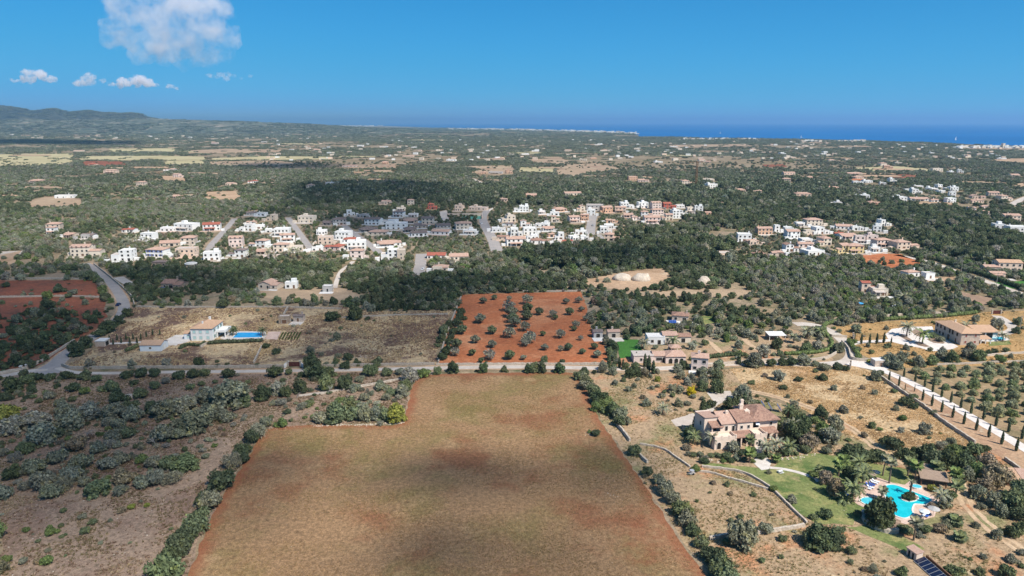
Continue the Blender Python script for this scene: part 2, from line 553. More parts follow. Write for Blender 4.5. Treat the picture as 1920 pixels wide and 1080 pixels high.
def hills(name, D, depth, prof, m, amp):
    prof = prof or [(-400, 205), (-200, 196), (-60, 200), (0, 197.5), (22, 199), (60, 208), (100, 203), (130, 210), (165, 205), (190, 210), (225, 211.5), (250, 211), (262, 213), (278, 219.5),
            (330, 228), (400, 236), (780, 243)]
    xs = np.linspace(-400, 780, 300)
    hy = np.interp(xs, [p[0] for p in prof], [p[1] for p in prof])
    us = np.linspace(-1, 1, 46)
    V = []
    import mathutils.noise as mn
    for u in us:
        for x, y in zip(xs, hy):
            dist = D + u * depth
            d = ray(x, y); dd = d / d.y
            zt = H + dd.z * D
            wx = dd.x * dist
            nz = mn.fractal(Vector((wx * 0.0016, dist * 0.0016, 3.1)), 0.9, 2.1, 6)
            prf = max(0.0, 1 - abs(u) ** 1.5)
            zz = max(0.0, zt) * prf * (1 + amp * nz * (1 - prf) * 2.2) + 60 * amp * nz * prf
            V.append((wx, dist, max(-2.0, zz - 1.0)))
    V = np.array(V); nx = len(xs); ny = len(us)
    idx = np.arange(nx * ny).reshape(ny, nx)
    F = np.stack([idx[:-1, :-1].ravel(), idx[:-1, 1:].ravel(), idx[1:, 1:].ravel(), idx[1:, :-1].ravel()], 1)
    return tag(put(name, np_mesh(name, V, F, m, smooth=True)), kind='structure')
hills('hills', 9000.0, 2200, None, earth('hazed_hill_scrub', (0.038, 0.045, 0.042), [((0.08, 0.082, 0.062), 0.006, 0.42, 0.65), ((0.19, 0.16, 0.11), 0.009, 0.62, 0.74)], 0.8, 0.02, 0.95, 0.4), 0.3)  # dark blue of the distant air put into the scrub colour
hills('coastal_rise', 7800.0, 1500, [(-400, 221), (0, 223), (60, 222), (120, 224), (200, 222), (280, 222.5), (330, 223.5), (400, 226.5), (480, 229.5), (560, 232), (640, 236), (780, 243)], earth('rise_scrub', (0.17, 0.165, 0.115), [((0.07, 0.085, 0.055), 0.012, 0.42, 0.55), ((0.32, 0.26, 0.19), 0.006, 0.55, 0.66)], 0.4, 0.05, 0.95, 0.4), 0.15)

# ------------------------------------------------------------------ fields, soils and lawns (pixel outlines laid on the ground)
TAN = soft_field_mat('mown_tan_field', (0.265, 0.162, 0.085),
            [((0.180, 0.135, 0.053), 0.03, 0.47, 0.66), ((0.215, 0.100, 0.050), 0.035, 0.50, 0.66), ((0.32, 0.21, 0.11), 0.06, 0.55, 0.75), ((0.12, 0.072, 0.038), 0.4, 0.58, 0.78)], (0.25, 0.082, 0.040))
REDM = earth('red_field_margin', (0.27, 0.10, 0.052), [((0.33, 0.15, 0.08), 0.15, 0.45, 0.7), ((0.17, 0.09, 0.05), 0.6, 0.55, 0.75)], 0.4, 2.4, 0.95, 0.35)
RED = earth('red_orchard_soil', (0.41, 0.14, 0.058), [((0.50, 0.23, 0.115), 0.022, 0.50, 0.66), ((0.32, 0.105, 0.045), 0.05, 0.45, 0.7), ((0.46, 0.19, 0.09), 0.12, 0.52, 0.72), ((0.22, 0.13, 0.06), 0.25, 0.62, 0.8)], 0.3, 1.6, 0.95, 0.25)
DARKRED = earth('dark_red_soil', (0.25, 0.085, 0.046), [((0.17, 0.075, 0.045), 0.08, 0.42, 0.66), ((0.32, 0.15, 0.075), 0.03, 0.55, 0.75)], 0.35, 1.4, 0.95, 0.3)
DRY = earth('dry_golden_grass', (0.46, 0.33, 0.19), [((0.42, 0.25, 0.13), 0.035, 0.48, 0.68), ((0.32, 0.21, 0.11), 0.10, 0.58, 0.78), ((0.44, 0.20, 0.10), 0.03, 0.66, 0.8)], 0.55, 1.8, 0.95, 0.4)
STRAW = earth('straw_grass_with_brown_weeds', (0.44, 0.325, 0.19), [((0.14, 0.085, 0.06), 0.03, 0.47, 0.57), ((0.19, 0.12, 0.085), 0.10, 0.54, 0.68), ((0.52, 0.40, 0.24), 0.3, 0.55, 0.75)], 0.55, 1.5, 0.95, 0.4)
BROWN = earth('stony_brown_heath', (0.29, 0.205, 0.145), [((0.22, 0.145, 0.105), 0.05, 0.45, 0.65), ((0.36, 0.26, 0.18), 0.02, 0.55, 0.72), ((0.15, 0.115, 0.075), 0.5, 0.55, 0.72), ((0.48, 0.40, 0.33), 0.35, 0.70, 0.78)], 0.5, 2.2, 0.95, 0.35)
YARD = earth('estate_rough_grass', (0.35, 0.245, 0.15), [((0.20, 0.185, 0.085), 0.06, 0.50, 0.68), ((0.43, 0.205, 0.105), 0.05, 0.52, 0.68), ((0.47, 0.36, 0.23), 0.14, 0.6, 0.75)], 0.45, 2.2, 0.95, 0.35)
LAWN = earth('lawn_turf', (0.175, 0.195, 0.07), [((0.085, 0.13, 0.038), 0.10, 0.46, 0.64), ((0.27, 0.25, 0.10), 0.16, 0.48, 0.64), ((0.31, 0.24, 0.13), 0.09, 0.58, 0.72), ((0.10, 0.14, 0.04), 0.5, 0.55, 0.7)], 0.35, 3.0, 0.95, 0.3)
GREEN = earth('bright_green_turf', (0.055, 0.16, 0.03), [((0.07, 0.19, 0.035), 0.2, 0.45, 0.7)], 0.2, 3.0, 0.95, 0.2)
OLIVEG = earth('olive_grove_soil', (0.31, 0.22, 0.125), [((0.19, 0.15, 0.08), 0.06, 0.45, 0.65), ((0.32, 0.21, 0.13), 0.1, 0.55, 0.75)], 0.3, 1.6, 0.95, 0.25)
GOLD = earth('golden_courtyard_grass', (0.40, 0.245, 0.105), [((0.25, 0.17, 0.075), 0.08, 0.45, 0.65), ((0.40, 0.24, 0.11), 0.2, 0.55, 0.75)], 0.4, 2.0, 0.95, 0.3)
PALE = earth('pale_stubble', (0.43, 0.37, 0.21), [((0.36, 0.30, 0.16), 0.01, 0.45, 0.65)], 0.1, 0.3, 0.95, 0.12)
PALEBR = earth('pale_brown_field', (0.36, 0.26, 0.17), [((0.29, 0.19, 0.13), 0.012, 0.45, 0.65), ((0.42, 0.33, 0.22), 0.02, 0.55, 0.7)], 0.1, 0.3, 0.95, 0.15)
SAND = earth('sandy_orange_earth', (0.43, 0.29, 0.185), [((0.33, 0.21, 0.125), 0.03, 0.45, 0.65), ((0.52, 0.40, 0.28), 0.06, 0.55, 0.72)], 0.2, 0.8, 0.95, 0.2)

FIELD = [(330, 1130), (352, 1080), (372, 1030), (395, 975), (418, 930), (442, 893), (465, 858), (482, 828), (497, 806), (530, 800), (590, 797), (660, 798), (735, 798), (757, 793), (765, 765), (770, 738),
         (778, 714), (800, 703), (880, 700), (960, 699), (1040, 698), (1084, 699), (1096, 722), (1104, 748), (1122, 785), (1148, 822), (1180, 868), (1212, 915), (1245, 968), (1280, 1022), (1308, 1058), (1335, 1095), (1360, 1130)]
FIELD_IN = [(372, 1130), (392, 1075), (420, 1005), (450, 935), (480, 880), (512, 830), (560, 812), (690, 812), (775, 806), (785, 765), (795, 722), (880, 708), (1060, 706), (1078, 735), (1092, 770), (1120, 810), (1150, 858), (1180, 905), (1215, 965), (1250, 1020), (1300, 1110), (1315, 1130)]
ORCH = [(868, 553), (935, 550), (1000, 549), (1089, 547), (1098, 570), (1104, 597), (1112, 622), (1132, 645), (1141, 680), (990, 681), (822, 682), (838, 625)]
DRYL = [(118, 687), (150, 672), (195, 642), (228, 606), (250, 577), (400, 575), (640, 575), (700, 585), (848, 582), (838, 606), (822, 640), (816, 684), (500, 686), (250, 688)]
BOTL = [(0, 1140), (0, 700), (140, 698), (300, 696), (480, 696), (640, 698), (770, 700), (775, 714), (766, 738), (756, 792), (560, 798), (498, 803), (440, 890), (395, 970), (350, 1078), (330, 1140)]
LRED = [(-60, 526), (180, 525), (195, 560), (200, 590), (150, 600), (110, 585), (60, 585), (-60, 612)]
LWOOD = [(-60, 612), (60, 585), (200, 590), (190, 618), (120, 658), (60, 690), (-60, 705)]
DRYR = [(1368, 692), (1460, 686), (1560, 684), (1600, 686), (1645, 700), (1700, 738), (1765, 792), (1830, 836), (1800, 848), (1720, 835), (1700, 868), (1640, 840), (1560, 800), (1510, 770), (1460, 748), (1410, 735)]
STRIPR = [(1655, 700), (1700, 718), (1760, 752), (1830, 793), (1935, 850), (1960, 920), (1900, 872), (1830, 832), (1765, 788), (1700, 733)]
EST = [(1100, 700), (1250, 700), (1370, 692), (1415, 738), (1500, 772), (1600, 820), (1700, 868), (1760, 850), (1850, 840), (1990, 930), (1990, 1130), (1400, 1130), (1360, 1090), (1300, 1040), (1245, 960), (1180, 865), (1125, 785)]
GROVE = [(1668, 692), (1760, 684), (1990, 676), (1990, 880), (1920, 834), (1830, 780), (1760, 740), (1705, 708)]
FINCA = [(1560, 612), (1640, 604), (1760, 597), (1850, 585), (1990, 580), (1990, 680), (1700, 690), (1650, 685), (1610, 660), (1592, 640)]
LAWNP = [(1310, 868), (1350, 870), (1440, 880), (1470, 858), (1530, 850), (1590, 858), (1640, 870), (1700, 880), (1715, 900), (1690, 912), (1650, 896), (1610, 905), (1590, 930), (1625, 955), (1600, 985), (1530, 982), (1498, 962), (1460, 925), (1420, 895), (1370, 882), (1330, 878)]
EMID = [(1130, 690), (1220, 690), (1330, 690), (1440, 684), (1560, 680), (1560, 640), (1480, 615), (1380, 640), (1200, 650)]

def field_mesh():
    """The mown field as one sheet; 'edge' says how much bare red earth shows (its rim and the worn right-hand side)."""
    from mathutils.geometry import delaunay_2d_cdt
    ring = jitter_ring([P(*p) for p in FIELD], 2.0, 0.5, 3)
    SHEETS.append(('field', [(q.x, q.y) for q in ring]))
    a = np.array([(q.x, q.y) for q in ring]); lo, hi = a.min(0), a.max(0)
    gx, gy = np.meshgrid(np.arange(lo[0], hi[0], 2.2), np.arange(lo[1], hi[1], 2.2))
    gx, gy = gx.ravel() + NR.uniform(-.6, .6, gx.size), gy.ravel() + NR.uniform(-.6, .6, gy.size)
    def dist(x, y):
        d = np.full(np.shape(x), 1e9)
        for (x1, y1), (x2, y2) in zip(a, np.roll(a, -1, 0)):
            t = np.clip(((x - x1) * (x2 - x1) + (y - y1) * (y2 - y1)) / max(1e-9, (x2 - x1) ** 2 + (y2 - y1) ** 2), 0, 1)
            d = np.minimum(d, np.hypot(x - x1 - t * (x2 - x1), y - y1 - t * (y2 - y1)))
        return d
    ins = inpoly(gx, gy, a) & (dist(gx, gy) > 0.9)
    pts = [Vector(q) for q in a] + [Vector(q) for q in zip(gx[ins], gy[ins])]
    n = len(a)
    v, e, f, *_ = delaunay_2d_cdt(pts, [(i, (i + 1) % n) for i in range(n)], [list(range(n))], 1, 1e-5)
    x, y = np.array([q.x for q in v]), np.array([q.y for q in v])
    f = [t if (v[t[1]] - v[t[0]]).cross(v[t[2]] - v[t[0]]) > 0 else t[::-1] for t in f]
    me = np_mesh('field', np.stack([x, y, np.full(len(x), 0.05)], 1), f, TAN)
    d = dist(x, y)
    ed = np.clip(1.0 - d / 6.5, 0, 1) * 0.8
    f_ = y * CP + H * SP
    px, py = 960 + FPX * x / f_, 540 - FPX * (y * SP - H * CP) / f_
    def blob(cx, cy, rx, ry, s): return s * np.exp(-((px - cx) / rx) ** 2 - ((py - cy) / ry) ** 2)
    for q in ((1090, 830, 110, 110, .42), (1210, 1010, 110, 120, .5), (1000, 790, 160, 40, .3), (560, 985, 200, 40, .2), (870, 715, 200, 16, .25), (480, 960, 60, 120, .3), (900, 1060, 300, 30, .25), (780, 760, 50, 50, .2)): ed = np.maximum(ed, blob(*q))
    at = me.attributes.new('edge', 'FLOAT', 'POINT'); at.data.foreach_set('value', ed.astype(np.float32))
    o = put('field', me); o['kind'] = 'structure'; o['label'] = 'mown tan field with red earth along its edges'
_field_later = field_mesh
sheet('orchard_soil', ORCH, RED, 0.05, 4.0, 0.7, 6)
sheet('dry_meadow', DRYL, STRAW, 0.03, 4.0, 0.8, 7)
sheet('heath', BOTL, BROWN, 0.02, 5.0, 0.8, 8)
sheet('red_field', LRED, DARKRED, 0.03, 5.0, 1.0, 9)
sheet('wood_floor', LWOOD, DARKRED, 0.025, 5.0, 1.0, 10)
sheet('golden_meadow', DRYR, DRY, 0.04, 4.0, 0.8, 11)
sheet('verge', STRIPR, earth('verge_soil', (0.40, 0.26, 0.16), [((0.32, 0.19, 0.12), 0.1, 0.45, 0.7), ((0.46, 0.36, 0.25), 0.2, 0.55, 0.7)], 0.3, 2.0, 0.95, 0.25), 0.045, 4.0, 0.4, 12)
sheet('estate_ground', EST, YARD, 0.02, 4.0, 0.8, 13)
sheet('grove_soil', GROVE, OLIVEG, 0.03, 5.0, 0.6, 14)
sheet('finca_grass', FINCA, GOLD, 0.035, 4.0, 0.6, 15)
sheet('bungalow_garden', EMID, YARD, 0.015, 4.0, 0.6, 16)
sheet('lawn', LAWNP, LAWN, 0.05, 2.0, 0.5, 17)
sheet('lawn', [(1585, 988), (1620, 985), (1690, 1005), (1720, 1020), (1735, 1030), (1700, 1035), (1640, 1010)], LAWN, 0.04, 2.0, 0.6, 18)
sheet('lawn', [(1157, 636), (1197, 637), (1207, 668), (1162, 672), (1158, 655)], GREEN, 0.06, 3.0, 0.2, 19)
sheet('lawn', [(1860, 530), (1915, 527), (1960, 532), (1960, 542), (1890, 541)], GREEN, 0.06, 3.0, 0.2, 20)
sheet('lawn', [(1853, 638), (1890, 637), (1897, 646), (1855, 649)], LAWN, 0.06, 3.0, 0.2, 21)
sheet('lawn', [(1702, 545), (1722, 541), (1730, 552), (1706, 557)], LAWN, 0.06, 3.0, 0.2, 22)
sheet('lawn', [(1308, 593), (1340, 592), (1343, 605), (1318, 609)], LAWN, 0.06, 3.0, 0.2, 23)
sheet('gravel_yard', [(1258, 788), (1300, 775), (1313, 784), (1300, 796), (1268, 800)], M['pale_road'], 0.06, 2.0, 0.3, 24)
sheet('gravel_yard', [(1325, 735), (1370, 733), (1376, 745), (1345, 760), (1335, 775), (1318, 772), (1338, 752)], M['pale_road'], 0.06, 2.0, 0.3, 25)
for i, (pp, mt, zz) in enumerate([
        ([(1600, 478), (1640, 475), (1690, 477), (1722, 490), (1726, 499), (1700, 503), (1650, 503), (1622, 495)], RED, 0.10),
        ([(1120, 520), (1180, 508), (1240, 503), (1262, 520), (1245, 533), (1180, 545), (1108, 538), (1090, 528)], SAND, 0.10),
        ([(1165, 548), (1300, 543), (1418, 544), (1420, 552), (1390, 558), (1230, 557), (1170, 556)], PALEBR, 0.10),
        ([(385, 360), (440, 358), (452, 370), (440, 380), (385, 376)], SAND, 0.2),
        ([(48, 378), (90, 368), (160, 374), (150, 390), (60, 392)], PALEBR, 0.2),
        ([(0, 478), (40, 470), (30, 495), (-40, 500), (-40, 480)], SAND, 0.12),
        ([(-60, 290), (137, 288), (138, 306), (60, 312), (-60, 314)], PALE, 0.4),
        ([(148, 293), (300, 292), (382, 294), (386, 300), (150, 301)], PALE, 0.4),
        ([(205, 279), (335, 278), (332, 285), (205, 285)], PALE, 0.5),
        ([(352, 282), (430, 279), (530, 281), (520, 287), (350, 288)], PALEBR, 0.5),
        ([(305, 302), (380, 300), (385, 308), (310, 309)], PALE, 0.4),
        ([(395, 297), (500, 293), (622, 294), (620, 299), (400, 301)], PALE, 0.4),
        ([(150, 302), (230, 303), (240, 311), (160, 312)], DARKRED, 0.4),
        ([(390, 303), (500, 302), (560, 304), (540, 311), (400, 311)], PALEBR, 0.4),
        ([(990, 299), (1050, 296), (1066, 300), (1060, 308), (1000, 306)], PALEBR, 0.4),
        ([(975, 314), (1040, 313), (1040, 324), (972, 324)], PALE, 0.35),
        ([(1042, 320), (1065, 309), (1120, 306), (1166, 317), (1120, 322), (1080, 331), (1045, 330)], PALEBR, 0.35),
        ([(860, 312), (960, 310), (968, 320), (940, 328), (880, 326), (900, 318)], PALEBR, 0.35),
        ([(1600, 315), (1680, 312), (1742, 317), (1738, 322), (1640, 322)], PALE, 0.35),
        ([(1655, 329), (1700, 327), (1740, 333), (1690, 336), (1655, 335)], DARKRED, 0.35),
        ([(1598, 335), (1625, 336), (1618, 341), (1596, 341)], RED, 0.35),
        ([(1850, 299), (1960, 296), (1960, 305), (1880, 303)], SAND, 0.4),
        ([(1430, 309), (1470, 308), (1476, 313), (1430, 313)], DARKRED, 0.4),
        ([(1900, 345), (1960, 340), (1960, 354), (1905, 352)], SAND, 0.3),
        ([(650, 310), (740, 308), (745, 316), (655, 318)], PALEBR, 0.4),
        ([(1250, 272), (1400, 270), (1410, 275), (1260, 277)], PALEBR, 0.6),
        ([(1780, 276), (1960, 279), (1960, 283), (1800, 280)], PALEBR, 0.6),
        ([(300, 330), (345, 330), (350, 340), (305, 339)], SAND, 0.3),
        ([(1480, 560), (1500, 556), (1530, 562), (1505, 570)], SAND, 0.1),
        ([(1735, 522), (1790, 518), (1792, 528), (1740, 535)], SAND, 0.1),
        ([(1790, 545), (1860, 560), (1880, 566), (1840, 572), (1800, 560)], PALEBR, 0.1),
        ([(480, 535), (560, 545), (640, 540), (700, 560), (640, 570), (500, 560), (470, 548)], PALEBR, 0.1),
        ([(-50, 840), (0, 845), (10, 870), (-50, 880)], BROWN, 0.05)]):
    sheet('field', pp, mt, zz, 8.0, 1.2, 40 + i)

rf = random.Random(31)
for i in range(95):                       # small pale fields and clearings all over the wooded plain
    cy_ = 250 + 150 * rf.random() ** 1.6; cx_ = rf.uniform(-60, 1980)
    if cy_ > 375 and 400 < cx_ < 1340: continue
    if cx_ > 1150 and cy_ < 266 + max(0, cx_ - 1700) * 0.06: continue
    hw, hh = rf.uniform(10, 46), rf.uniform(0.5, 1.0) * (0.8 + (cy_ - 245) / 60.0); sk = rf.uniform(-8, 8)
    sheet('field', [(cx_ - hw, cy_ + hh * rf.uniform(.4, 1)), (cx_ - hw * .8 + sk, cy_ - hh), (cx_ + hw * rf.uniform(.6, 1) + sk, cy_ - hh * rf.uniform(.5, 1)), (cx_ + hw, cy_ + hh)], rf.choice((PALE, PALEBR, PALEBR, SAND)), 0.62 + i * 0.005, 14.0, 2.5, 200 + i)
# roads
def verge(px, w):
    strip('verge', px, w, SAND, 0.056, jit=0.55, clear=False)
verge([(160, 494), (176, 503), (200, 522), (220, 546), (232, 570), (228, 590), (205, 612), (165, 637), (128, 660), (105, 680), (85, 692)], 8.0)
verge([(400, 697), (560, 695), (690, 693), (830, 690), (960, 688), (1100, 690), (1200, 692), (1275, 689), (1330, 684), (1420, 681), (1500, 683), (1560, 682)], 6.6)
strip('road', [(160, 494), (176, 503), (200, 522), (220, 546), (232, 570), (228, 590), (205, 612), (165, 637), (128, 660), (105, 680), (85, 692)], (5.5, 6.5), M['asphalt'], 0.07)
sheet('road', [(60, 697), (78, 688), (112, 668), (132, 672), (118, 684), (112, 699), (80, 706)], M['asphalt'], 0.062, 2.0, 0.2, 3)
strip('road', [(90, 692), (50, 697), (0, 706), (-60, 716)], 4.5, M['pale_road'], 0.066)
strip('road', [(108, 690), (140, 698), (200, 700), (300, 698), (400, 697), (560, 695), (690, 693), (830, 690), (960, 688), (1100, 690), (1200, 692), (1275, 689), (1330, 684), (1420, 681), (1500, 683), (1560, 682), (1590, 676), (1598, 660), (1585, 643), (1568, 628), (1540, 614), (1515, 608), (1490, 608)], (2.6, 6.4), M['pale_road'], 0.064)
strip('footpath', [(808, 697), (780, 703), (750, 711), (690, 722), (640, 731), (600, 737), (560, 742)], 2.2, M['pale_road'], 0.068)
sheet('driveway', [(1586, 684), (1600, 673), (1640, 676), (1668, 690), (1655, 698), (1628, 692)], M['gravel'], 0.075, 2.0, 0.1, 3)
strip('driveway', [(1615, 684), (1650, 693), (1700, 714), (1760, 746), (1830, 787), (1900, 828), (1990, 884)], 4.2, M['gravel'], 0.08)
strip('dirt_track', [(1405, 733), (1450, 743), (1500, 758), (1545, 775), (1585, 797), (1620, 820), (1650, 846), (1690, 872)], 3.2, M['dirt'], 0.07, jit=0.35)
strip('dirt_track', [(1795, 895), (1802, 920), (1815, 948), (1845, 980), (1890, 1015), (1960, 1060)], 3.6, M['dirt'], 0.07, jit=0.35)
strip('dirt_track', [(1360, 672), (1350, 660), (1335, 645), (1320, 636)], 2.6, M['dirt'], 0.07, jit=0.2)
strip('dirt_track', [(1425, 660), (1405, 645), (1395, 636)], 2.6, M['dirt'], 0.07, jit=0.2)
strip('track_grass', [(1405, 733), (1450, 743), (1500, 758), (1545, 775), (1585, 797), (1620, 820), (1650, 846), (1690, 872)], 0.9, YARD, 0.085, jit=0.15, clear=False)
strip('track_grass', [(1795, 895), (1802, 920), (1815, 948), (1845, 980), (1890, 1015), (1960, 1060)], 0.9, YARD, 0.085, jit=0.15, clear=False)
strip('street', [(390, 470), (400, 455), (416, 438), (432, 420), (440, 410)], 6.0, M['asphalt'], 0.1)
strip('street', [(585, 470), (572, 452), (556, 430), (540, 408)], 6.0, M['asphalt'], 0.1)
strip('street', [(712, 476), (700, 464), (680, 450), (655, 432), (642, 420)], 7.0, M['asphalt'], 0.1)
strip('street', [(932, 471), (922, 446), (908, 420), (906, 405), (916, 392)], (10.0, 8.0), M['asphalt'], 0.1)
strip('street', [(784, 516), (788, 497), (790, 476)], 8.5, M['asphalt'], 0.1)
strip('street', [(1106, 440), (1108, 425), (1110, 412), (1114, 402)], 9.0, M['asphalt'], 0.1)
strip('street', [(1138, 462), (1132, 450), (1122, 440)], 5.0, M['asphalt'], 0.1)
sheet('car_park', [(824, 397), (838, 394), (842, 414), (828, 416)], M['pale_road'], 0.1, 6.0, 0.2, 3)
strip('street', [(1680, 478), (1710, 484), (1745, 492), (1790, 508), (1850, 528), (1940, 560)], 6.0, M['pale_road'], 0.1)
strip('footpath', [(628, 540), (632, 525), (640, 508), (655, 497), (662, 490)], 3.0, M['pale_road'], 0.1)
strip('footpath', [(222, 520), (235, 528), (245, 533)], 6.0, M['pale_road'], 0.1)
sheet('driveway', [(0, 472), (45, 470), (50, 478), (0, 486)], M['pale_road'], 0.1, 6.0, 0.3, 3)
strip('footpath', [(1443, 877), (1470, 880), (1500, 887), (1528, 897), (1535, 904)], 1.5, M['pale_paving'], 0.075)
sheet('terrace_paving', [(1415, 836), (1428, 838), (1434, 852), (1446, 868), (1442, 880), (1428, 882), (1412, 868), (1420, 852)], M['pale_paving'], 0.085, 2.0, 0.15, 3)
strip('street', [(884, 335), (905, 344)], 8.0, M['pale_road'], 0.2)
strip('street', [(1895, 385), (1920, 372), (1960, 358)], 9.0, M['pale_road'], 0.2)
# ------------------------------------------------------------------ plant prototypes
def ico(sub=1):
    bm = bmesh.new()
    bmesh.ops.create_icosphere(bm, subdivisions=sub, radius=1.0)
    v = np.array([tuple(x.co) for x in bm.verts]); f = np.array([[q.index for q in x.verts] for x in bm.faces])
    bm.free()
    return v, f
ICO1, ICO2 = ico(1), ico(2)

def crown_arrays(lobes, nleaf, leaf, seed, core=0.74, low=-0.45, rough=0.8, shell=(0.74, 1.2), sub=ICO1, thin=1.0):
    rs = np.random.RandomState(seed)
    L = np.array(lobes, dtype=float)
    w = (L[:, 3] * L[:, 5]); w = w / w.sum()
    k = int(nleaf * 1.5)
    li = rs.choice(len(L), k, p=w)
    d = rs.normal(size=(k, 3)); d /= np.linalg.norm(d, axis=1)[:, None]
    d = d[d[:, 2] > low]; li = li[:len(d)]
    pos = L[li, :3] + d * L[li, 3:6] * rs.uniform(shell[0], shell[1], (len(d), 1))
    keep = np.ones(len(d), bool)
    if len(L) < 40:
        for j in range(len(L)):
            q = (pos - L[j, :3]) / L[j, 3:6]
            keep &= ~(((q ** 2).sum(1) < 0.55) & (li != j))
    pos, d = pos[keep][:nleaf], d[keep][:nleaf]
    n = len(pos)
    nrm = d + rs.normal(size=(n, 3)) * rough
    nrm /= np.linalg.norm(nrm, axis=1)[:, None]
    t = np.cross(nrm, rs.normal(size=(n, 3))); t /= np.linalg.norm(t, axis=1)[:, None]
    b = np.cross(nrm, t)
    s = leaf * rs.uniform(0.5, 1.4, (n, 1)); s2 = s * rs.uniform(0.5, 0.9, (n, 1)) * thin
    V = np.stack([pos - t * s, pos + b * s2 + nrm * s * 0.25, pos + t * s, pos - b * s2 + nrm * s * 0.2], 1).reshape(-1, 3)
    o = np.arange(n)[:, None] * 4
    F = np.concatenate([o + np.array([[0, 1, 2]]), o + np.array([[0, 2, 3]])]) if n else np.zeros((0, 3), int)
    if core > 0:
        iv, jf = sub
        CV, CF, off = [V], [F], len(V)
        for q in L:
            CV.append(q[:3] + iv * q[3:6] * core * (1 + 0.12 * rs.normal(size=(len(iv), 1))))
            CF.append(jf + off); off += len(iv)
        V, F = np.concatenate(CV), np.concatenate(CF)
    return V, F

def dome_lobes(n, seed, h=0.85, flat=0.6, lift=0.0, spread=0.68):
    rr = random.Random(seed)
    out = [(0, 0, lift + h * 0.45, 0.62, 0.62, h * 0.5)]
    for i in range(n):
        a = 2.4 * i + rr.uniform(-0.5, 0.5)
        r = spread * math.sqrt((i + 0.6) / n) * rr.uniform(0.7, 1.25)
        s = rr.uniform(0.15, 0.42)
        z = lift + h * (0.24 + 0.55 * (1 - r * r)) * rr.uniform(0.55, 1.25)
        out.append((r * math.cos(a), r * math.sin(a), z, s, s * rr.uniform(0.85, 1.15), s * flat * rr.uniform(0.9, 1.3)))
    return out

def crown_mesh(name, *a, **k):
    V, F = crown_arrays(*a, **k)
    return np_mesh(name, V, F, FOL)

NEAR_SHRUB = [crown_mesh('shrub_crown', dome_lobes(11 + i % 4, 20 + i, 0.8 + 0.06 * (i % 3), 0.8), 1300, 0.085, 30 + i) for i in range(6)]
TWIGS = [crown_mesh('twiggy_crown', dome_lobes(10, 40 + i, 0.85, 0.8), 1300, 0.15, 45 + i, core=0.45, thin=0.16, rough=1.2, shell=(0.5, 1.2)) for i in range(3)]
MID_SHRUB = [crown_mesh('shrub_crown_plain', dome_lobes(8, 50 + i, 0.85, 0.8), 330, 0.17, 60 + i) for i in range(5)]
def low_tree(i):
    L = dome_lobes(15, 80 + i, 0.95, 0.85, 0.20)
    rr = random.Random(i)
    for k in range(7):
        a = k * 0.9 + rr.uniform(-0.3, 0.3); q = rr.uniform(0.5, 0.78); s = rr.uniform(0.20, 0.32)
        L.append((q * math.cos(a), q * math.sin(a), rr.uniform(0.16, 0.34), s, s, s * 0.9))
    return L
NEAR_TREE = [crown_mesh('tree_crown', low_tree(i), 1700, 0.08, 90 + i) for i in range(6)]
BROAD = [crown_mesh('pine_crown', dome_lobes(12, 110 + i, 0.8, 0.6, 0.55, 0.72), 1300, 0.085, 120 + i) for i in range(3)]
def grove_far(seed):
    rr = random.Random(seed); L = []
    for i in range(9):
        a, r = rr.uniform(0, 6.28), math.sqrt(rr.random()) * 0.85
        s = rr.uniform(0.18, 0.34); h = rr.uniform(0.22, 0.42)
        for j in range(3):
            L.append((r * math.cos(a) + rr.uniform(-s, s) * 0.6, r * math.sin(a) + rr.uniform(-s, s) * 0.6, h * rr.uniform(0.35, 0.65), s * 0.75, s * 0.75, h * 0.5))
    return L
FAR_GROVE = [crown_mesh('far_grove', grove_far(140 + i), 380, 0.085, 150 + i) for i in range(5)]

def almond_arrays(seed):
    rr = random.Random(seed)
    mb = MB(); L = []
    for i in range(6):
        a = i * 1.05 + rr.uniform(-0.3, 0.3)
        r, z = rr.uniform(0.45, 0.75), rr.uniform(0.75, 1.05)
        mb.tube([(0, 0, 0.35), (0.3 * r * math.cos(a), 0.3 * r * math.sin(a), 0.6), (r * math.cos(a), r * math.sin(a), z)], [0.05, 0.035, 0.012], 4)
        for k in range(2):
            b = a + rr.uniform(-0.7, 0.7)
            mb.tube([(0.4 * r * math.cos(a), 0.4 * r * math.sin(a), 0.64), (0.85 * math.cos(b), 0.85 * math.sin(b), rr.uniform(0.8, 1.15))], [0.025, 0.008], 3)
        L.append((r * math.cos(a) * 0.8, r * math.sin(a) * 0.8, z * 0.95, 0.34, 0.34, 0.32))
        L.append((r * math.cos(a + 0.5) * 0.6, r * math.sin(a + 0.5) * 0.6, 0.62, 0.28, 0.28, 0.25))
    L.append((0, 0, 1.05, 0.42, 0.42, 0.40))
    return mb, L
ALM_BR, ALM_CR = [], []
for i in range(4):
    mb_, L_ = almond_arrays(170 + i)
    ALM_BR.append(mb_.mesh('almond_branches', DEADWOOD))
    V_, F_ = crown_arrays(L_, [800, 620, 420, 900][i], 0.10, 180 + i, core=0.0 if i == 2 else 0.7, shell=(0.5, 1.1), low=-0.9)
    ALM_CR.append(np_mesh('almond_crown', V_, F_, FOL))

def cyp_lobes(seed):
    rr = random.Random(seed)
    return [(rr.uniform(-.01, .01), rr.uniform(-.01, .01), 0.10 + 0.072 * i, 0.078 * math.sin(math.pi * min(1, 0.34 + i / 17.5)) ** 0.8 + 0.006, 0.078 * math.sin(math.pi * min(1, 0.34 + i / 17.5)) ** 0.8 + 0.006, 0.085) for i in range(12)]
CYP = [crown_mesh('cypress_crown', cyp_lobes(200 + i), 520, 0.03, 210 + i, core=0.85, low=-0.9, rough=0.4) for i in range(3)]

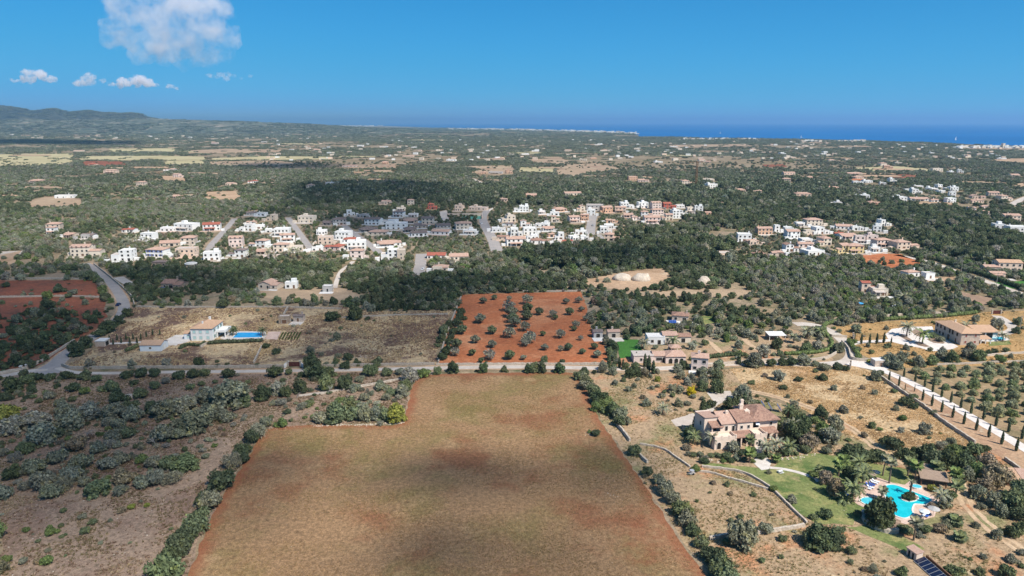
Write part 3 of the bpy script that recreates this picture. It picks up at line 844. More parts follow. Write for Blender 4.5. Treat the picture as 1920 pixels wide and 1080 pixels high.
def trunk_mesh(name, h, r, seed, bend=0.12, mat=BARK, top=0.55):
    rr = random.Random(seed)
    mb = MB()
    a = rr.uniform(0, 6.28)
    pts = [(0, 0, -0.05), (bend * 0.4 * math.cos(a), bend * 0.4 * math.sin(a), h * 0.4), (bend * math.cos(a + 1), bend * math.sin(a + 1), h)]
    mb.tube(pts, [r, r * 0.75, r * top], 6)
    for k in range(3):
        b = a + k * 2.1
        mb.tube([pts[2], (0.35 * math.cos(b), 0.35 * math.sin(b), h + 0.28)], [r * 0.45, r * 0.2], 4)
    return mb.mesh(name, mat)
TRUNK = [trunk_mesh('tree_trunk', 0.42, 0.085, 220 + i) for i in range(3)]
TALLTRUNK = [trunk_mesh('pine_trunk', 0.75, 0.06, 230 + i) for i in range(2)]
CYPTRUNK = MB(); CYPTRUNK.tube([(0, 0, -0.02), (0, 0, 0.16)], [0.022, 0.02], 6); CYPTRUNK = CYPTRUNK.mesh('cypress_trunk', BARK)

def frond_mesh(seed, L=2.4, drop=1.0, w=0.30):
    rr = random.Random(seed)
    mb = MB(); n = 7
    pts = []
    for i in range(n + 1):
        t = i / n
        pts.append((L * (t - 0.18 * t * t * drop), 0.0, L * (0.34 * t - 0.62 * drop * t * t)))
    for i in range(n):
        t = (i + 0.5) / n
        hw = w * (0.35 + 1.3 * t) * (1 - t ** 3) + 0.02
        a, b = Vector(pts[i]), Vector(pts[i + 1])
        for s in (1, -1):
            tip = (a + b) / 2 + Vector((0.12, s * hw, -0.10 - 0.12 * t))
            mb.face([a, b, tip + Vector((0.10, 0, 0)), tip - Vector((0.10, 0, 0))] if s > 0 else [b, a, tip - Vector((0.10, 0, 0)), tip + Vector((0.10, 0, 0))])
    return mb.mesh('palm_frond', FOL)
FRONDS = [frond_mesh(1, 2.5, 1.0), frond_mesh(2, 2.4, 1.5), frond_mesh(3, 2.2, 0.6)]
FANS = [frond_mesh(4, 1.35, 0.6, 0.55), frond_mesh(5, 1.25, 1.2, 0.5), frond_mesh(6, 1.3, 0.1, 0.5)]
def palm_trunk_mesh(h, r, seed):
    rr = random.Random(seed); mb = MB()
    a = rr.uniform(0, 6.28); b = rr.uniform(0.0, 0.35)
    n = 7
    mb.tube([(b * (i / n) ** 2 * math.cos(a), b * (i / n) ** 2 * math.sin(a), h * i / n - 0.1) for i in range(n + 1)], [r * (1.25 - 0.35 * min(1, i / 3)) * (1.12 if i % 2 else 1.0) for i in range(n + 1)], 8)
    return mb.mesh('palm_trunk', PALMBARK), (b * math.cos(a), b * math.sin(a), h - 0.1)
PALMBARK = plain('palm_bark', (0.20, 0.15, 0.11), 0.9, 0.3, 3.0, 0.1)

TINT = {'olive': (0.225, 0.230, 0.165), 'green': (0.155, 0.182, 0.098), 'dark': (0.092, 0.114, 0.064), 'grey': (0.290, 0.286, 0.222), 'yellow': (0.26, 0.275, 0.07),
        'bright': (0.158, 0.205, 0.080), 'brown': (0.26, 0.21, 0.15), 'gold': (0.52, 0.39, 0.03), 'pine': (0.118, 0.140, 0.078)}
TONE = {'olive': 'grey-green', 'green': 'mid-green', 'dark': 'dark green', 'grey': 'silvery grey', 'yellow': 'yellow-green', 'bright': 'bright green', 'brown': 'brownish', 'gold': 'yellow-flowered', 'pine': 'deep green'}
def tinted(o, tint, rr=R, var=0.12):
    k = rr.uniform(1 - var, 1 + var)
    c = TINT[tint] if isinstance(tint, str) else tint
    o['tint'] = [c[0] * k * rr.uniform(0.94, 1.06), c[1] * k, c[2] * k * rr.uniform(0.92, 1.08)]
    return o

NEARBOX = []                     # (x, y, radius) ground kept clear of scattered plants
def shrub(x, y, r, h, tint, label, group=None, mesh=None):
    o = put('shrub', mesh or R.choice(TWIGS if tint == 'grey' else NEAR_SHRUB), None, (x, y, 0), (0, 0, R.uniform(0, 6.28)), (r, r * R.uniform(0.9, 1.1), h))
    tag(o, label, 'shrub', group)
    return tinted(o, tint)

def tree(x, y, r, h, tint, label, group=None, name='wild_olive_tree', cat='tree', kind='dome'):
    t = thing(name, label, cat, (x, y, 0), R.uniform(0, 6.28), group)
    if kind == 'pine':
        put('trunk', R.choice(TALLTRUNK), t, scale=(r, r, h / 1.25))
        tinted(put('crown', R.choice(BROAD), t, scale=(r, r, h / 1.35)), tint)
    else:
        put('trunk', R.choice(TRUNK), t, scale=(r, r, h / 1.2))
        tinted(put('crown', R.choice(NEAR_TREE), t, scale=(r, r * R.uniform(0.9, 1.1), h / 1.2)), tint)
    return t

def almond(x, y, r, v, tint, label, group):
    t = thing('almond_tree', label, 'tree', (x, y, 0), R.uniform(0, 6.28), group)
    put('trunk', TRUNK[v % 3], t, scale=(r, r, r * 0.95))
    b = put('branches', ALM_BR[v], t, scale=(r, r, r))
    tinted(put('crown', ALM_CR[v], t, scale=(r, r, r)), tint)
    return t

def cypress(x, y, h, label, group, wide=1.0, tint='dark'):
    t = thing('cypress_tree', label, 'cypress', (x, y, 0), R.uniform(0, 6.28), group)
    put('trunk', CYPTRUNK, t, scale=(h * wide, h * wide, h))
    tinted(put('crown', R.choice(CYP), t, scale=(h * wide, h * wide, h)), tint)
    return t

def palm(x, y, h, label, group=None, fan=False, nf=18, size=1.0, tint='olive'):
    t = thing('palm_tree', label, 'palm', (x, y, 0), R.uniform(0, 6.28), group)
    tm, top = palm_trunk_mesh(h, 0.2 if fan else 0.28, R.randint(0, 999))
    put('trunk', tm, t)
    ms = FANS if fan else FRONDS
    for i in range(nf):
        lv = i % 3
        f = put('frond', ms[(0, 1, 2)[lv]], t, top, (R.uniform(-0.2, 0.2), (-0.05, 0.15, -0.55)[lv] + R.uniform(-0.15, 0.15), i * 2.4 + R.uniform(-0.2, 0.2)), (size * 1.3, size * 1.5, size * 1.3))
        tinted(f, tint)
    return t

def hedge(px_pts, w, h, tint, label, leaf=0.22, dens=26, name='hedge', group=None, wobble=0.12, step=None):
    pts = smooth_line([P(*p) for p in px_pts], 8)
    o0 = pts[len(pts) // 2]
    rr = random.Random(len(pts) * 7 + int(abs(pts[0].x)))
    L = []
    acc = 0.0; step = step or w * 0.42
    for i in range(len(pts) - 1):
        a, b = pts[i], pts[i + 1]; l = (b - a).length
        q = step - acc
        while q < l:
            p = a.lerp(b, q / l) - o0
            k = rr.uniform(1 - wobble, 1 + wobble)
            L.append((p.x + rr.uniform(-wobble, wobble) * w, p.y + rr.uniform(-wobble, wobble) * w, h * 0.48 * k, w * 0.52 * k, w * 0.52 * k, h * 0.52 * k))
            q += step
        acc = (acc + l) % step if l < step else (l - (q - step))
    V, F = crown_arrays(L, int(dens * len(L)), leaf, 7, core=0.9, low=-0.7)
    o = put(name, np_mesh(name, V, F, FOL), None, (o0.x, o0.y, 0))
    tag(o, label, 'hedge', group)
    return tinted(o, tint, var=0.05)

def wall_line(name, px_pts, h, th, mat, label, group=None, smooth=False, rough=0.12, cat='wall', z0=-0.2):
    """A boundary wall of uneven stone: both faces and the top follow the line."""
    pts = [P(*p) for p in px_pts]
    if smooth: pts = smooth_line(pts, 5)
    o0 = pts[0]
    ring = jitter_ring([(p.x, p.y) for p in pts], 1.1, 0.04, 3, closed=False)
    rr = random.Random(int(abs(o0.x) * 10))
    base = []
    n = len(ring)
    for i, p in enumerate(ring):
        t = (ring[min(i + 1, n - 1)] - ring[max(i - 1, 0)]).normalized()
        nr = Vector((-t.y, t.x))
        hh = h * rr.uniform(1 - rough, 1 + rough)
        q = p - Vector((o0.x, o0.y))
        for s, z, k in ((-1, z0, 0.58), (-1, hh, 0.48), (1, hh * rr.uniform(0.95, 1.02), 0.48), (1, z0, 0.58)):
            a = q + nr * s * th * k * rr.uniform(0.92, 1.08)
            base.append((a.x, a.y, z))
    F = []
    for i in range(n - 1):
        a, b = i * 4, i * 4 + 4
        F += [(a, a + 1, b + 1, b), (a + 1, a + 2, b + 2, b + 1), (a + 2, a + 3, b + 3, b + 2)]
    F += [(0, 3, 2, 1), tuple((n - 1) * 4 + k for k in range(4))]
    mb = MB(); mb.poly(base, [f[::-1] for f in F])
    me = mb.mesh(name, mat)
    bm = bmesh.new(); bm.from_mesh(me); bmesh.ops.recalc_face_normals(bm, faces=bm.faces); bm.to_mesh(me); bm.free()
    o = put(name, me, None, (o0.x, o0.y, 0))
    return tag(o, label, cat, group)

# ------------------------------------------------------------------ many plants as instances
def scatter_object(name, label, pts, scl, rot, idx, tint, protos, kind='stuff', mat_from=None):
    me = bpy.data.meshes.new(name)
    n = len(pts)
    me.vertices.add(n)
    me.vertices.foreach_set('co', np.asarray(pts, dtype=np.float32).ravel())
    for nm, ty, arr in (('scl', 'FLOAT_VECTOR', scl), ('rot', 'FLOAT_VECTOR', rot), ('tint', 'FLOAT_VECTOR', tint)):
        at = me.attributes.new(nm, ty, 'POINT')
        at.data.foreach_set('vector', np.asarray(arr, dtype=np.float32).ravel())
    at = me.attributes.new('idx', 'INT', 'POINT')
    at.data.foreach_set('value', np.asarray(idx, dtype=np.int32))
    o = put(name, me)
    o['kind'] = kind; o['label'] = label
    ng = bpy.data.node_groups.new(name + '_scatter', 'GeometryNodeTree')
    ng.interface.new_socket('Geometry', in_out='INPUT', socket_type='NodeSocketGeometry')
    ng.interface.new_socket('Geometry', in_out='OUTPUT', socket_type='NodeSocketGeometry')
    gi, go = ng.nodes.new('NodeGroupInput'), ng.nodes.new('NodeGroupOutput')
    ip = ng.nodes.new('GeometryNodeInstanceOnPoints')
    jn = ng.nodes.new('GeometryNodeJoinGeometry')
    ng.links.new(gi.outputs[0], ip.inputs['Points'])
    for pm in protos:
        po = bpy.data.objects.new(pm.name + '_source', pm)
        oi = ng.nodes.new('GeometryNodeObjectInfo')
        oi.inputs['Object'].default_value = po
        oi.inputs['As Instance'].default_value = True
        ng.links.new(oi.outputs['Geometry'], jn.inputs[0])
    ng.links.new(jn.outputs[0], ip.inputs['Instance'])
    ip.inputs['Pick Instance'].default_value = True
    for nm, sock, dt in (('idx', 'Instance Index', 'INT'), ('rot', 'Rotation', 'FLOAT_VECTOR'), ('scl', 'Scale', 'FLOAT_VECTOR')):
        na = ng.nodes.new('GeometryNodeInputNamedAttribute')
        na.data_type = dt
        na.inputs['Name'].default_value = nm
        out = [s for s in na.outputs if s.enabled and s.name == 'Attribute'][0]
        if sock == 'Rotation':
            er = ng.nodes.new('FunctionNodeEulerToRotation')
            ng.links.new(out, er.inputs[0]); out = er.outputs[0]
        ng.links.new(out, ip.inputs[sock])
    ng.links.new(ip.outputs[0], go.inputs[0])
    md = o.modifiers.new('scatter', 'NODES')
    md.node_group = ng
    return o

_lat = np.random.RandomState(77).rand(256, 256)
def vnoise(x, y, s, o=3):
    """Value noise in 0..1, features about s metres."""
    tot, amp, nrm = 0.0, 1.0, 0.0
    for k in range(o):
        u, v = np.asarray(x) / s * 2 ** k + 17.3 * k, np.asarray(y) / s * 2 ** k + 5.1 * k
        i, j = np.floor(u).astype(int), np.floor(v).astype(int)
        fu, fv = u - i, v - j
        fu, fv = fu * fu * (3 - 2 * fu), fv * fv * (3 - 2 * fv)
        g = lambda a, b: _lat[a % 256, b % 256]
        tot = tot + amp * ((g(i, j) * (1 - fu) + g(i + 1, j) * fu) * (1 - fv) + (g(i, j + 1) * (1 - fu) + g(i + 1, j + 1) * fu) * fv)
        nrm += amp; amp *= 0.5
    return tot / nrm

def inpoly(x, y, poly):
    x, y = np.asarray(x), np.asarray(y)
    r = np.zeros(x.shape, bool)
    n = len(poly)
    for i in range(n):
        (x1, y1), (x2, y2) = poly[i], poly[(i + 1) % n]
        if y1 == y2: continue
        c = ((y1 > y) != (y2 > y)) & (x < (x2 - x1) * (y - y1) / (y2 - y1) + x1)
        r ^= c
    return r
def wpoly(px): return [(P(*p).x, P(*p).y) for p in px]
def near_line(x, y, pts, d):
    r = np.zeros(np.shape(x), bool)
    for (x1, y1), (x2, y2) in zip(pts[:-1], pts[1:]):
        L2 = (x2 - x1) ** 2 + (y2 - y1) ** 2
        if L2 == 0: continue
        t = np.clip(((x - x1) * (x2 - x1) + (y - y1) * (y2 - y1)) / L2, 0, 1)
        r |= (x - x1 - t * (x2 - x1)) ** 2 + (y - y1 - t * (y2 - y1)) ** 2 < d * d
    return r

_field_later()
# ------------------------------------------------------------------ buildings
_wc = {}
def window_mesh(w, h, frame='frame', pane='glass', shutter=None):
    k = ('w', round(w, 2), round(h, 2), frame, pane, shutter)
    if k in _wc: return _wc[k]
    mb = MB(); t = min(0.10, w * 0.1)
    mb.box(-w / 2, w / 2, -0.025, 0.0, -h / 2, h / 2, 1)
    mb.box(-w / 2 - t, -w / 2, -0.09, 0.0, -h / 2 - t, h / 2 + t, 0)
    mb.box(w / 2, w / 2 + t, -0.09, 0.0, -h / 2 - t, h / 2 + t, 0)
    mb.box(-w / 2, w / 2, -0.09, 0.0, h / 2, h / 2 + t, 0)
    mb.box(-w / 2, w / 2, -0.13, 0.0, -h / 2 - t, -h / 2, 0)
    mats = [M[frame], M[pane]]
    if shutter:
        mats.append(M[shutter])
        mb.box(-w - t, -w / 2 - t, -0.12, 0.0, -h / 2, h / 2, 2)
        mb.box(w / 2 + t, w + t, -0.12, 0.0, -h / 2, h / 2, 2)
    _wc[k] = mb.mesh('window_pane_and_frame', mats)
    return _wc[k]

def arch_mesh(w, h, mat='dark', frame='frame'):
    k = ('a', w, h, mat, frame)
    if k in _wc: return _wc[k]
    mb = MB(); n = 8
    def arc(w, h, s): return [(-w / 2, s)] + [(-(w / 2) * math.cos(math.pi * i / n), s + h - w / 2 + (w / 2) * math.sin(math.pi * i / n)) for i in range(n + 1)] + [(w / 2, s)]
    inner = arc(w, h, 0); outer = arc(w + 0.3, h + 0.15, 0)
    mb.face([(x, -0.03, z) for x, z in inner], 1)
    for i in range(len(inner) - 1):
        a, b, c, d = inner[i], inner[i + 1], outer[i + 1], outer[i]
        mb.face([(a[0], -0.1, a[1]), (b[0], -0.1, b[1]), (c[0], -0.1, c[1]), (d[0], -0.1, d[1])], 0)
        mb.face([(d[0], -0.1, d[1]), (c[0], -0.1, c[1]), (c[0], 0, c[1]), (d[0], 0, d[1])], 0)
        mb.face([(a[0], -0.03, a[1]), (b[0], -0.03, b[1]), (b[0], -0.1, b[1]), (a[0], -0.1, a[1])], 0)
    _wc[k] = mb.mesh('archway', [M[frame], M[mat]])
    return _wc[k]

def win(parent, x, y, z, w, h, side='f', **k):
    rz = {'f': 0.0, 'l': -math.pi / 2, 'r': math.pi / 2, 'b': math.pi}[side]
    return put('window', window_mesh(w, h, **k), parent, (x, y, z), (0, 0, rz))
def door(parent, x, y, z0, w, h, side='f', pane='dark', name='door', frame='frame'):
    rz = {'f': 0.0, 'l': -math.pi / 2, 'r': math.pi / 2, 'b': math.pi}[side]
    return put(name, window_mesh(w, h, frame=frame, pane=pane), parent, (x, y, z0 + h / 2), (0, 0, rz))

def gable_roof(x0, x1, y0, y1, z, rise, ov=0.35, th=0.16, axis='x', asym=0.5):
    mb = MB()
    if axis == 'x':
        a, b, c, d = x0 - ov, x1 + ov, y0 - ov, y1 + ov
        ym = c + (d - c) * asym
        up = [(a, c, z), (b, c, z), (b, ym, z + rise), (a, ym, z + rise), (b, d, z), (a, d, z)]
    else:
        a, b, c, d = y0 - ov, y1 + ov, x0 - ov, x1 + ov
        xm = c + (d - c) * asym
        up = [(c, a, z), (c, b, z), (xm, b, z + rise), (xm, a, z + rise), (d, b, z), (d, a, z)]
    lo = [(p[0], p[1], p[2] - th) for p in up]
    F = [(0, 1, 2, 3), (3, 2, 4, 5)]
    mb.poly(up + lo, F + [tuple(6 + i for i in f[::-1]) for f in F] + [(6, 7, 1, 0), (4, 10, 11, 5), (0, 3, 9, 6), (3, 5, 11, 9), (2, 1, 7, 8), (4, 2, 8, 10)])
    return mb
def hip_roof(x0, x1, y0, y1, z, rise, ov=0.4, th=0.16):
    a, b, c, d = x0 - ov, x1 + ov, y0 - ov, y1 + ov
    w, l = b - a, d - c
    mb = MB()
    if w >= l:
        k = l / 2
        r0, r1 = (a + k, (c + d) / 2, z + rise), (b - k, (c + d) / 2, z + rise)
        up = [(a, c, z), (b, c, z), (b, d, z), (a, d, z), r0, r1]
        F = [(0, 1, 5, 4), (1, 2, 5), (2, 3, 4, 5), (3, 0, 4)]
    else:
        k = w / 2
        r0, r1 = ((a + b) / 2, c + k, z + rise), ((a + b) / 2, d - k, z + rise)
        up = [(a, c, z), (b, c, z), (b, d, z), (a, d, z), r0, r1]
        F = [(0, 1, 4), (1, 2, 5, 4), (2, 3, 5), (3, 0, 4, 5)]
    lo = [(p[0], p[1], z - th) for p in up[:4]]
    mb.poly(up + lo, F + [(6, 7, 1, 0), (7, 8, 2, 1), (8, 9, 3, 2), (9, 6, 0, 3), (9, 8, 7, 6)])
    return mb
def shed_roof(x0, x1, y0, y1, zf, zb, ov=0.3, th=0.16):
    a, b, c, d = x0 - ov, x1 + ov, y0 - ov, y1 + ov
    mb = MB()
    up = [(a, c, zf), (b, c, zf), (b, d, zb), (a, d, zb)]
    mb.poly(up + [(p[0], p[1], p[2] - th) for p in up], [(0, 1, 2, 3), (7, 6, 5, 4), (4, 5, 1, 0), (5, 6, 2, 1), (6, 7, 3, 2), (7, 4, 0, 3)])
    return mb
def walls_mb(x0, x1, y0, y1, z1, gable=None, rise=0.0, z0=-0.3):
    mb = MB()
    mb.box(x0, x1, y0, y1, z0, z1)
    if gable == 'x':
        ym = (y0 + y1) / 2
        for x in (x0 + 0.02, x1 - 0.02):
            p = [(x, y0, z1), (x, y1, z1), (x, ym, z1 + rise * 0.95)]
            mb.face(p if x > (x0 + x1) / 2 else p[::-1])
    elif gable == 'y':
        xm = (x0 + x1) / 2
        for y in (y0 + 0.02, y1 - 0.02):
            p = [(x1, y, z1), (x0, y, z1), (xm, y, z1 + rise * 0.95)]
            mb.face(p if y > (y0 + y1) / 2 else p[::-1])
    return mb
def parapet_mb(x0, x1, y0, y1, z0, h, t=0.22):
    mb = MB()
    mb.box(x0, x1, y0, y0 + t, z0, z0 + h); mb.box(x0, x1, y1 - t, y1, z0, z0 + h)
    mb.box(x0, x0 + t, y0 + t, y1 - t, z0, z0 + h); mb.box(x1 - t, x1, y0 + t, y1 - t, z0, z0 + h)
    return mb
def chimney_mb(x, y, z0, z1, w=0.45):
    mb = MB()
    mb.box(x - w, x + w, y - w * 0.7, y + w * 0.7, z0, z1)
    mb.box(x - w * 1.2, x + w * 1.2, y - w * 0.9, y + w * 0.9, z1, z1 + 0.15)
    mb.box(x - w * 0.8, x + w * 0.8, y - w * 0.6, y + w * 0.6, z1 + 0.15, z1 + 0.35)
    return mb
def pillars(parent, xs, y, z0, z1, mat, w=0.16):
    for x in xs:
        mb = MB(); mb.box(-w, w, -w, w, z0, z1)
        mb.build('pillar', mat, parent, (x, y, 0))

TILES = ('tile', 'old_tile', 'new_tile', 'red_tile', 'grey_tile')
HOUSE_SPOTS = []                      # (x, y, halfwidth, depth) ground under a building
WALLWORD = {'white': 'white', 'cream': 'cream', 'peach': 'peach-coloured', 'pink': 'pale pink', 'orange': 'orange', 'yellow': 'yellow', 'red': 'red', 'tan': 'tan', 'grey': 'grey', 'stone': 'brown stone', 'pale_stone': 'pale stone', 'blue': 'bluish white'}
ROOFWORD = {'flat': 'flat roof', 'flatw': 'white flat roof', 'tile': 'clay-tiled roof', 'old_tile': 'weathered tiled roof', 'new_tile': 'pale tiled roof', 'red_tile': 'red tiled roof', 'grey_tile': 'dark grey-brown roof'}

def house(px0, px1, py, wall, roof, st=2, label='', group=None, rz=None, seed=None, wing=None, porch=None, detail=2, cat='house', name='house', wmax=26.0, dep=None, shutter=None):
    rr = random.Random(seed if seed is not None else int(px0 * 31 + py * 17))
    mp = mpp(py)
    big = 0.95 if group and 'village' in group or (group and 'cluster' in group) or (group and 'hamlet' in group) else 1.0
    w = max(4.0, min(wmax, (px1 - px0) * mp * big))
    p = P((px0 + px1) / 2, py)
    rz = rr.uniform(-0.28, 0.28) if rz is None else rz
    d = dep or max(4.5, min(11.0, w * rr.uniform(0.6, 0.85)))
    t = thing(name, label, cat, p, rz, group)
    HOUSE_SPOTS.append((p.x, p.y, w / 2 + 1.0, d + 1.0))
    wm = M[wall]
    wing = rr.choice(('l', 'r', 'f', 'f', None)) if wing is None else wing
    if w < 7: wing = None
    hh = 2.9 * st + 0.2 if big == 1 else 2.75 * min(st, 2.6) + 0.1
    wmain = w * (0.62 if wing in ('l', 'r') else 1.0)
    x0 = -w / 2 + (w - wmain if wing == 'l' else 0.0); x1 = x0 + wmain
    y0 = 0.0 if wing != 'f' else 3.0
    flat = roof in ('flat', 'flatw')
    rise = min(1.6, d * 0.16)
    hipr = rr.random() < 0.35
    ax = 'x' if (wmain >= d or rr.random() < 0.5) else 'y'
    walls_mb(x0, x1, y0, y0 + d, hh + (0.55 if flat else 0.0), None if (flat or hipr) else ax, rise).build('wall', wm, t)
    if flat:
        mb = MB(); mb.box(x0 + 0.2, x1 - 0.2, y0 + 0.2, y0 + d - 0.2, hh + 0.3, hh + 0.56)
        mb.build('roof', M['flat_white' if roof == 'flatw' else 'flat_roof'], t)
        parapet_mb(x0 - 0.04, x1 + 0.04, y0 - 0.04, y0 + d + 0.04, hh + 0.56, 0.35).build('parapet', wm, t)
        if rr.random() < 0.45 and wmain > 6:
            cx = rr.uniform(x0 + 2.2, x1 - 2.2)
            mb = MB(); mb.box(cx - 1.6, cx + 1.6, y0 + d * 0.5, y0 + d * 0.95, hh + 0.57, hh + 2.7); mb.build('roof_room', wm, t)
        rf = None
    else:
        rf = (hip_roof(x0, x1, y0, y0 + d, hh + 0.12, rise) if hipr else gable_roof(x0, x1, y0, y0 + d, hh + 0.1, rise, axis=ax)).build('roof', M[roof], t)
    if rr.random() < 0.6:
        cx = rr.uniform(x0 + 1, x1 - 1)
        chimney_mb(cx, y0 + d * rr.uniform(0.4, 0.8), hh - 0.2, hh + rise + 0.9).build('chimney', wm, rf or t)
    kw = dict(shutter=shutter)
    ww, wh = (1.4, 1.4)
    if detail > 0:
        n = max(1, min(4, int(wmain / 3.2)))
        for s in range(st):
            for i in range(n):
                cx = x0 + wmain * (i + 0.5) / n + rr.uniform(-0.25, 0.25)
                if s == 0 and i == n // 2:
                    door(t, cx, y0, 0.05, rr.choice((1.1, 1.8, 2.4)), 2.15, pane=rr.choice(('dark', 'glass', 'wood')))
                else:
                    win(t, cx, y0, 1.5 + 2.9 * s, ww, wh, **kw)
        if detail > 1:
            for s in range(st):
                side = 'r' if rz > -0.05 else 'l'
                for i in range(1 if d < 7 else 2):
                    win(t, x1 if side == 'r' else x0, y0 + d * (i + 0.5) / (1 if d < 7 else 2), 1.5 + 2.9 * s, 1.0, 1.2, side, **kw)
    if wing in ('l', 'r'):
        a, b = (-w / 2, x0 - 0.003) if wing == 'l' else (x1 + 0.003, w / 2)
        hw = max(2.9, hh - 2.9) if st > 1 else 2.6
        dd = d * rr.uniform(0.6, 0.95); ya = y0 - rr.uniform(0.3, 1.6)
        walls_mb(a, b, ya, ya + dd, hw + (0.4 if flat else 0.0), None if flat else 'x', 0.9).build('wall', wm, t)
        if flat:
            mb = MB(); mb.box(a + 0.15, b - 0.15, ya + 0.15, ya + dd - 0.15, hw + 0.3, hw + 0.41); mb.build('roof', M['flat_roof'], t)
            parapet_mb(a - 0.03, b + 0.03, ya - 0.03, ya + dd + 0.03, hw + 0.41, 0.4).build('parapet', wm, t)
        else:
            gable_roof(a, b, ya, ya + dd, hw + 0.1, 0.9, 0.25).build('roof', M[roof], t)
        if detail > 0:
            win(t, (a + b) / 2, ya, 1.5, 1.4, 1.3, **kw)
    elif wing == 'f':
        k = w * 0.30
        a = x0 + rr.uniform(0.2, 0.5) * (w - 2 * k); b = a + 2 * k
        if porch is None: porch = rr.random() < 0.6
        if porch:
            shed_roof(a, b, 0.2, 3.0, 2.5, 3.0).build('porch_roof', M[roof if not flat else 'flat_roof'], t)
            pillars(t, [a + 0.2, (a + b) / 2, b - 0.2], 0.4, -0.2, 2.45, wm)
        else:
            mb = MB(); mb.box(a, b, 0.0, 2.996, -0.3, 2.9); mb.build('wall', wm, t)
            parapet_mb(a, b, 0.0, 2.996, 2.9, 0.8, 0.16).build('terrace_parapet', wm, t)
            if detail > 0:
                for i in range(2): win(t, a + (b - a) * (i + 0.5) / 2, 0.0, 1.5, 1.3, 1.4, **kw)
    if detail > 1 and rr.random() < 0.75:
        mb = MB(); gx = w / 2 + rr.uniform(0.5, 3.0)
        mb.box(-gx, gx, -rr.uniform(3.0, 6.0), -0.003 if wing != 'l' and wing != 'r' else -1.7, -0.3, 0.3); mb.build('terrace', rr.choice((M['pale_paving'], M['flat_white'], M['pale_paving'], M['paving'])), t)
    if big < 1 and detail > 1:
        for s in (-1, 1):
            if rr.random() < 0.55:
                cx = s * (w / 2 + rr.uniform(1.8, 3.0)); cy_ = rr.uniform(-3, d * 0.5); a_ = rr.uniform(1.2, 2.2)
                mb = MB(); mb.box(cx - a_, cx + a_, cy_ - a_ * 0.8, cy_ + a_ * 0.8, -0.3, rr.uniform(1.8, 3.0)); mb.build('annex', M['white'] if rr.random() < 0.6 else wm, t)
        if rr.random() < 0.6:
            gx = w / 2 + rr.uniform(1, 4); s = rr.choice((-1, 1))
            mb = MB(); mb.box(s * gx - 0.12, s * gx + 0.12, -4, d + 3, -0.3, rr.uniform(1.1, 1.8)); mb.build('garden_wall', M['white'], t)
    if detail > 1 and rr.random() < 0.6 and w > 6:
        mb = MB(); gx = w / 2 + 1.5
        mb.box(-gx, gx * rr.uniform(0.2, 1.0), -3.6, -3.4, -0.3, rr.uniform(0.9, 1.5)); mb.build('garden_wall', wm if rr.random() < 0.6 else M['pale_wall'], t)
    return t

ORD = ['first', 'second', 'third', 'fourth', 'fifth', 'sixth', 'seventh', 'eighth', 'ninth', 'tenth', 'eleventh', 'twelfth', 'thirteenth', 'fourteenth', 'fifteenth', 'sixteenth']
def village(rows, where, group, **kw):
    """rows: list of row lists, nearest row first; each house (x0, x1, ybase, wall, roof, storeys)."""
    rn = ['front row', 'second row', 'third row', 'fourth row', 'fifth row', 'sixth row', 'seventh row', 'back row']
    for i, row in enumerate(rows):
        nm = rn[i] if i < len(rows) - 1 else 'back row'
        for j, h in enumerate(sorted(row, key=lambda q: q[0] + q[1])):
            lab = '%s %s house with %s, %s from left, %s, %s' % (WALLWORD[h[3]], {1: 'low', 2: 'two-storey', 3: 'tall'}[h[5]], ROOFWORD[h[4]], ORD[j], nm, where)
            k = dict(kw); k.update(h[6] if len(h) > 6 else {})
            house(*h[:6], label=lab, group=group, **k)

# --- the village across the middle, row by row (photo pixels: left, right, base)
village([
    [(210, 248, 490, 'white', 'flatw', 3), (272, 308, 482, 'white', 'tile', 2, dict(shutter='shutter_blue')), (326, 363, 483, 'peach', 'flat', 2), (382, 412, 489, 'white', 'flatw', 2), (428, 460, 483, 'white', 'grey_tile', 2), (478, 504, 478, 'cream', 'tile', 1), (505, 512, 483, 'pink', 'tile', 1)],
    [(300, 336, 462, 'tan', 'tile', 1), (323, 365, 459, 'tan', 'tile', 2), (258, 284, 452, 'white', 'flatw', 2), (428, 454, 464, 'pink', 'tile', 3), (466, 500, 464, 'white', 'tile', 2), (512, 541, 472, 'cream', 'tile', 2), (541, 568, 472, 'cream', 'flat', 1), (585, 606, 471, 'white', 'flatw', 1), (607, 638, 469, 'pink', 'red_tile', 1), (650, 686, 469, 'white', 'flatw', 2), (656, 681, 484, 'pink', 'tile', 2)],
    [(228, 252, 436, 'white', 'red_tile', 1), (148, 172, 448, 'grey', 'grey_tile', 1), (113, 135, 446, 'tan', 'tile', 1), (380, 412, 433, 'white', 'red_tile', 2), (300, 326, 434, 'white', 'flatw', 1), (497, 516, 437, 'white', 'flatw', 1), (512, 541, 443, 'white', 'flatw', 2), (525, 553, 454, 'white', 'tile', 2), (596, 624, 458, 'peach', 'flat', 2), (593, 614, 440, 'white', 'flatw', 1), (624, 653, 449, 'white', 'flatw', 2), (644, 673, 455, 'white', 'red_tile', 1)],
    [(318, 361, 433, 'white', 'flatw', 2), (449, 474, 433, 'white', 'flat', 2), (474, 496, 430, 'white', 'flatw', 1), (462, 479, 421, 'peach', 'tile', 1), (555, 586, 418, 'cream', 'flat', 2), (602, 626, 423, 'tan', 'grey_tile', 1), (624, 650, 422, 'grey', 'grey_tile', 2), (682, 713, 422, 'white', 'grey_tile', 2), (668, 700, 436, 'grey', 'grey_tile', 1)],
    [(462, 480, 404, 'grey', 'grey_tile', 1), (481, 498, 405, 'white', 'flat', 1), (500, 517, 414, 'tan', 'flat', 2), (650, 666, 405, 'white', 'flatw', 2), (668, 688, 408, 'grey', 'flat', 1)],
], 'west village', 'houses in the west end of the village')
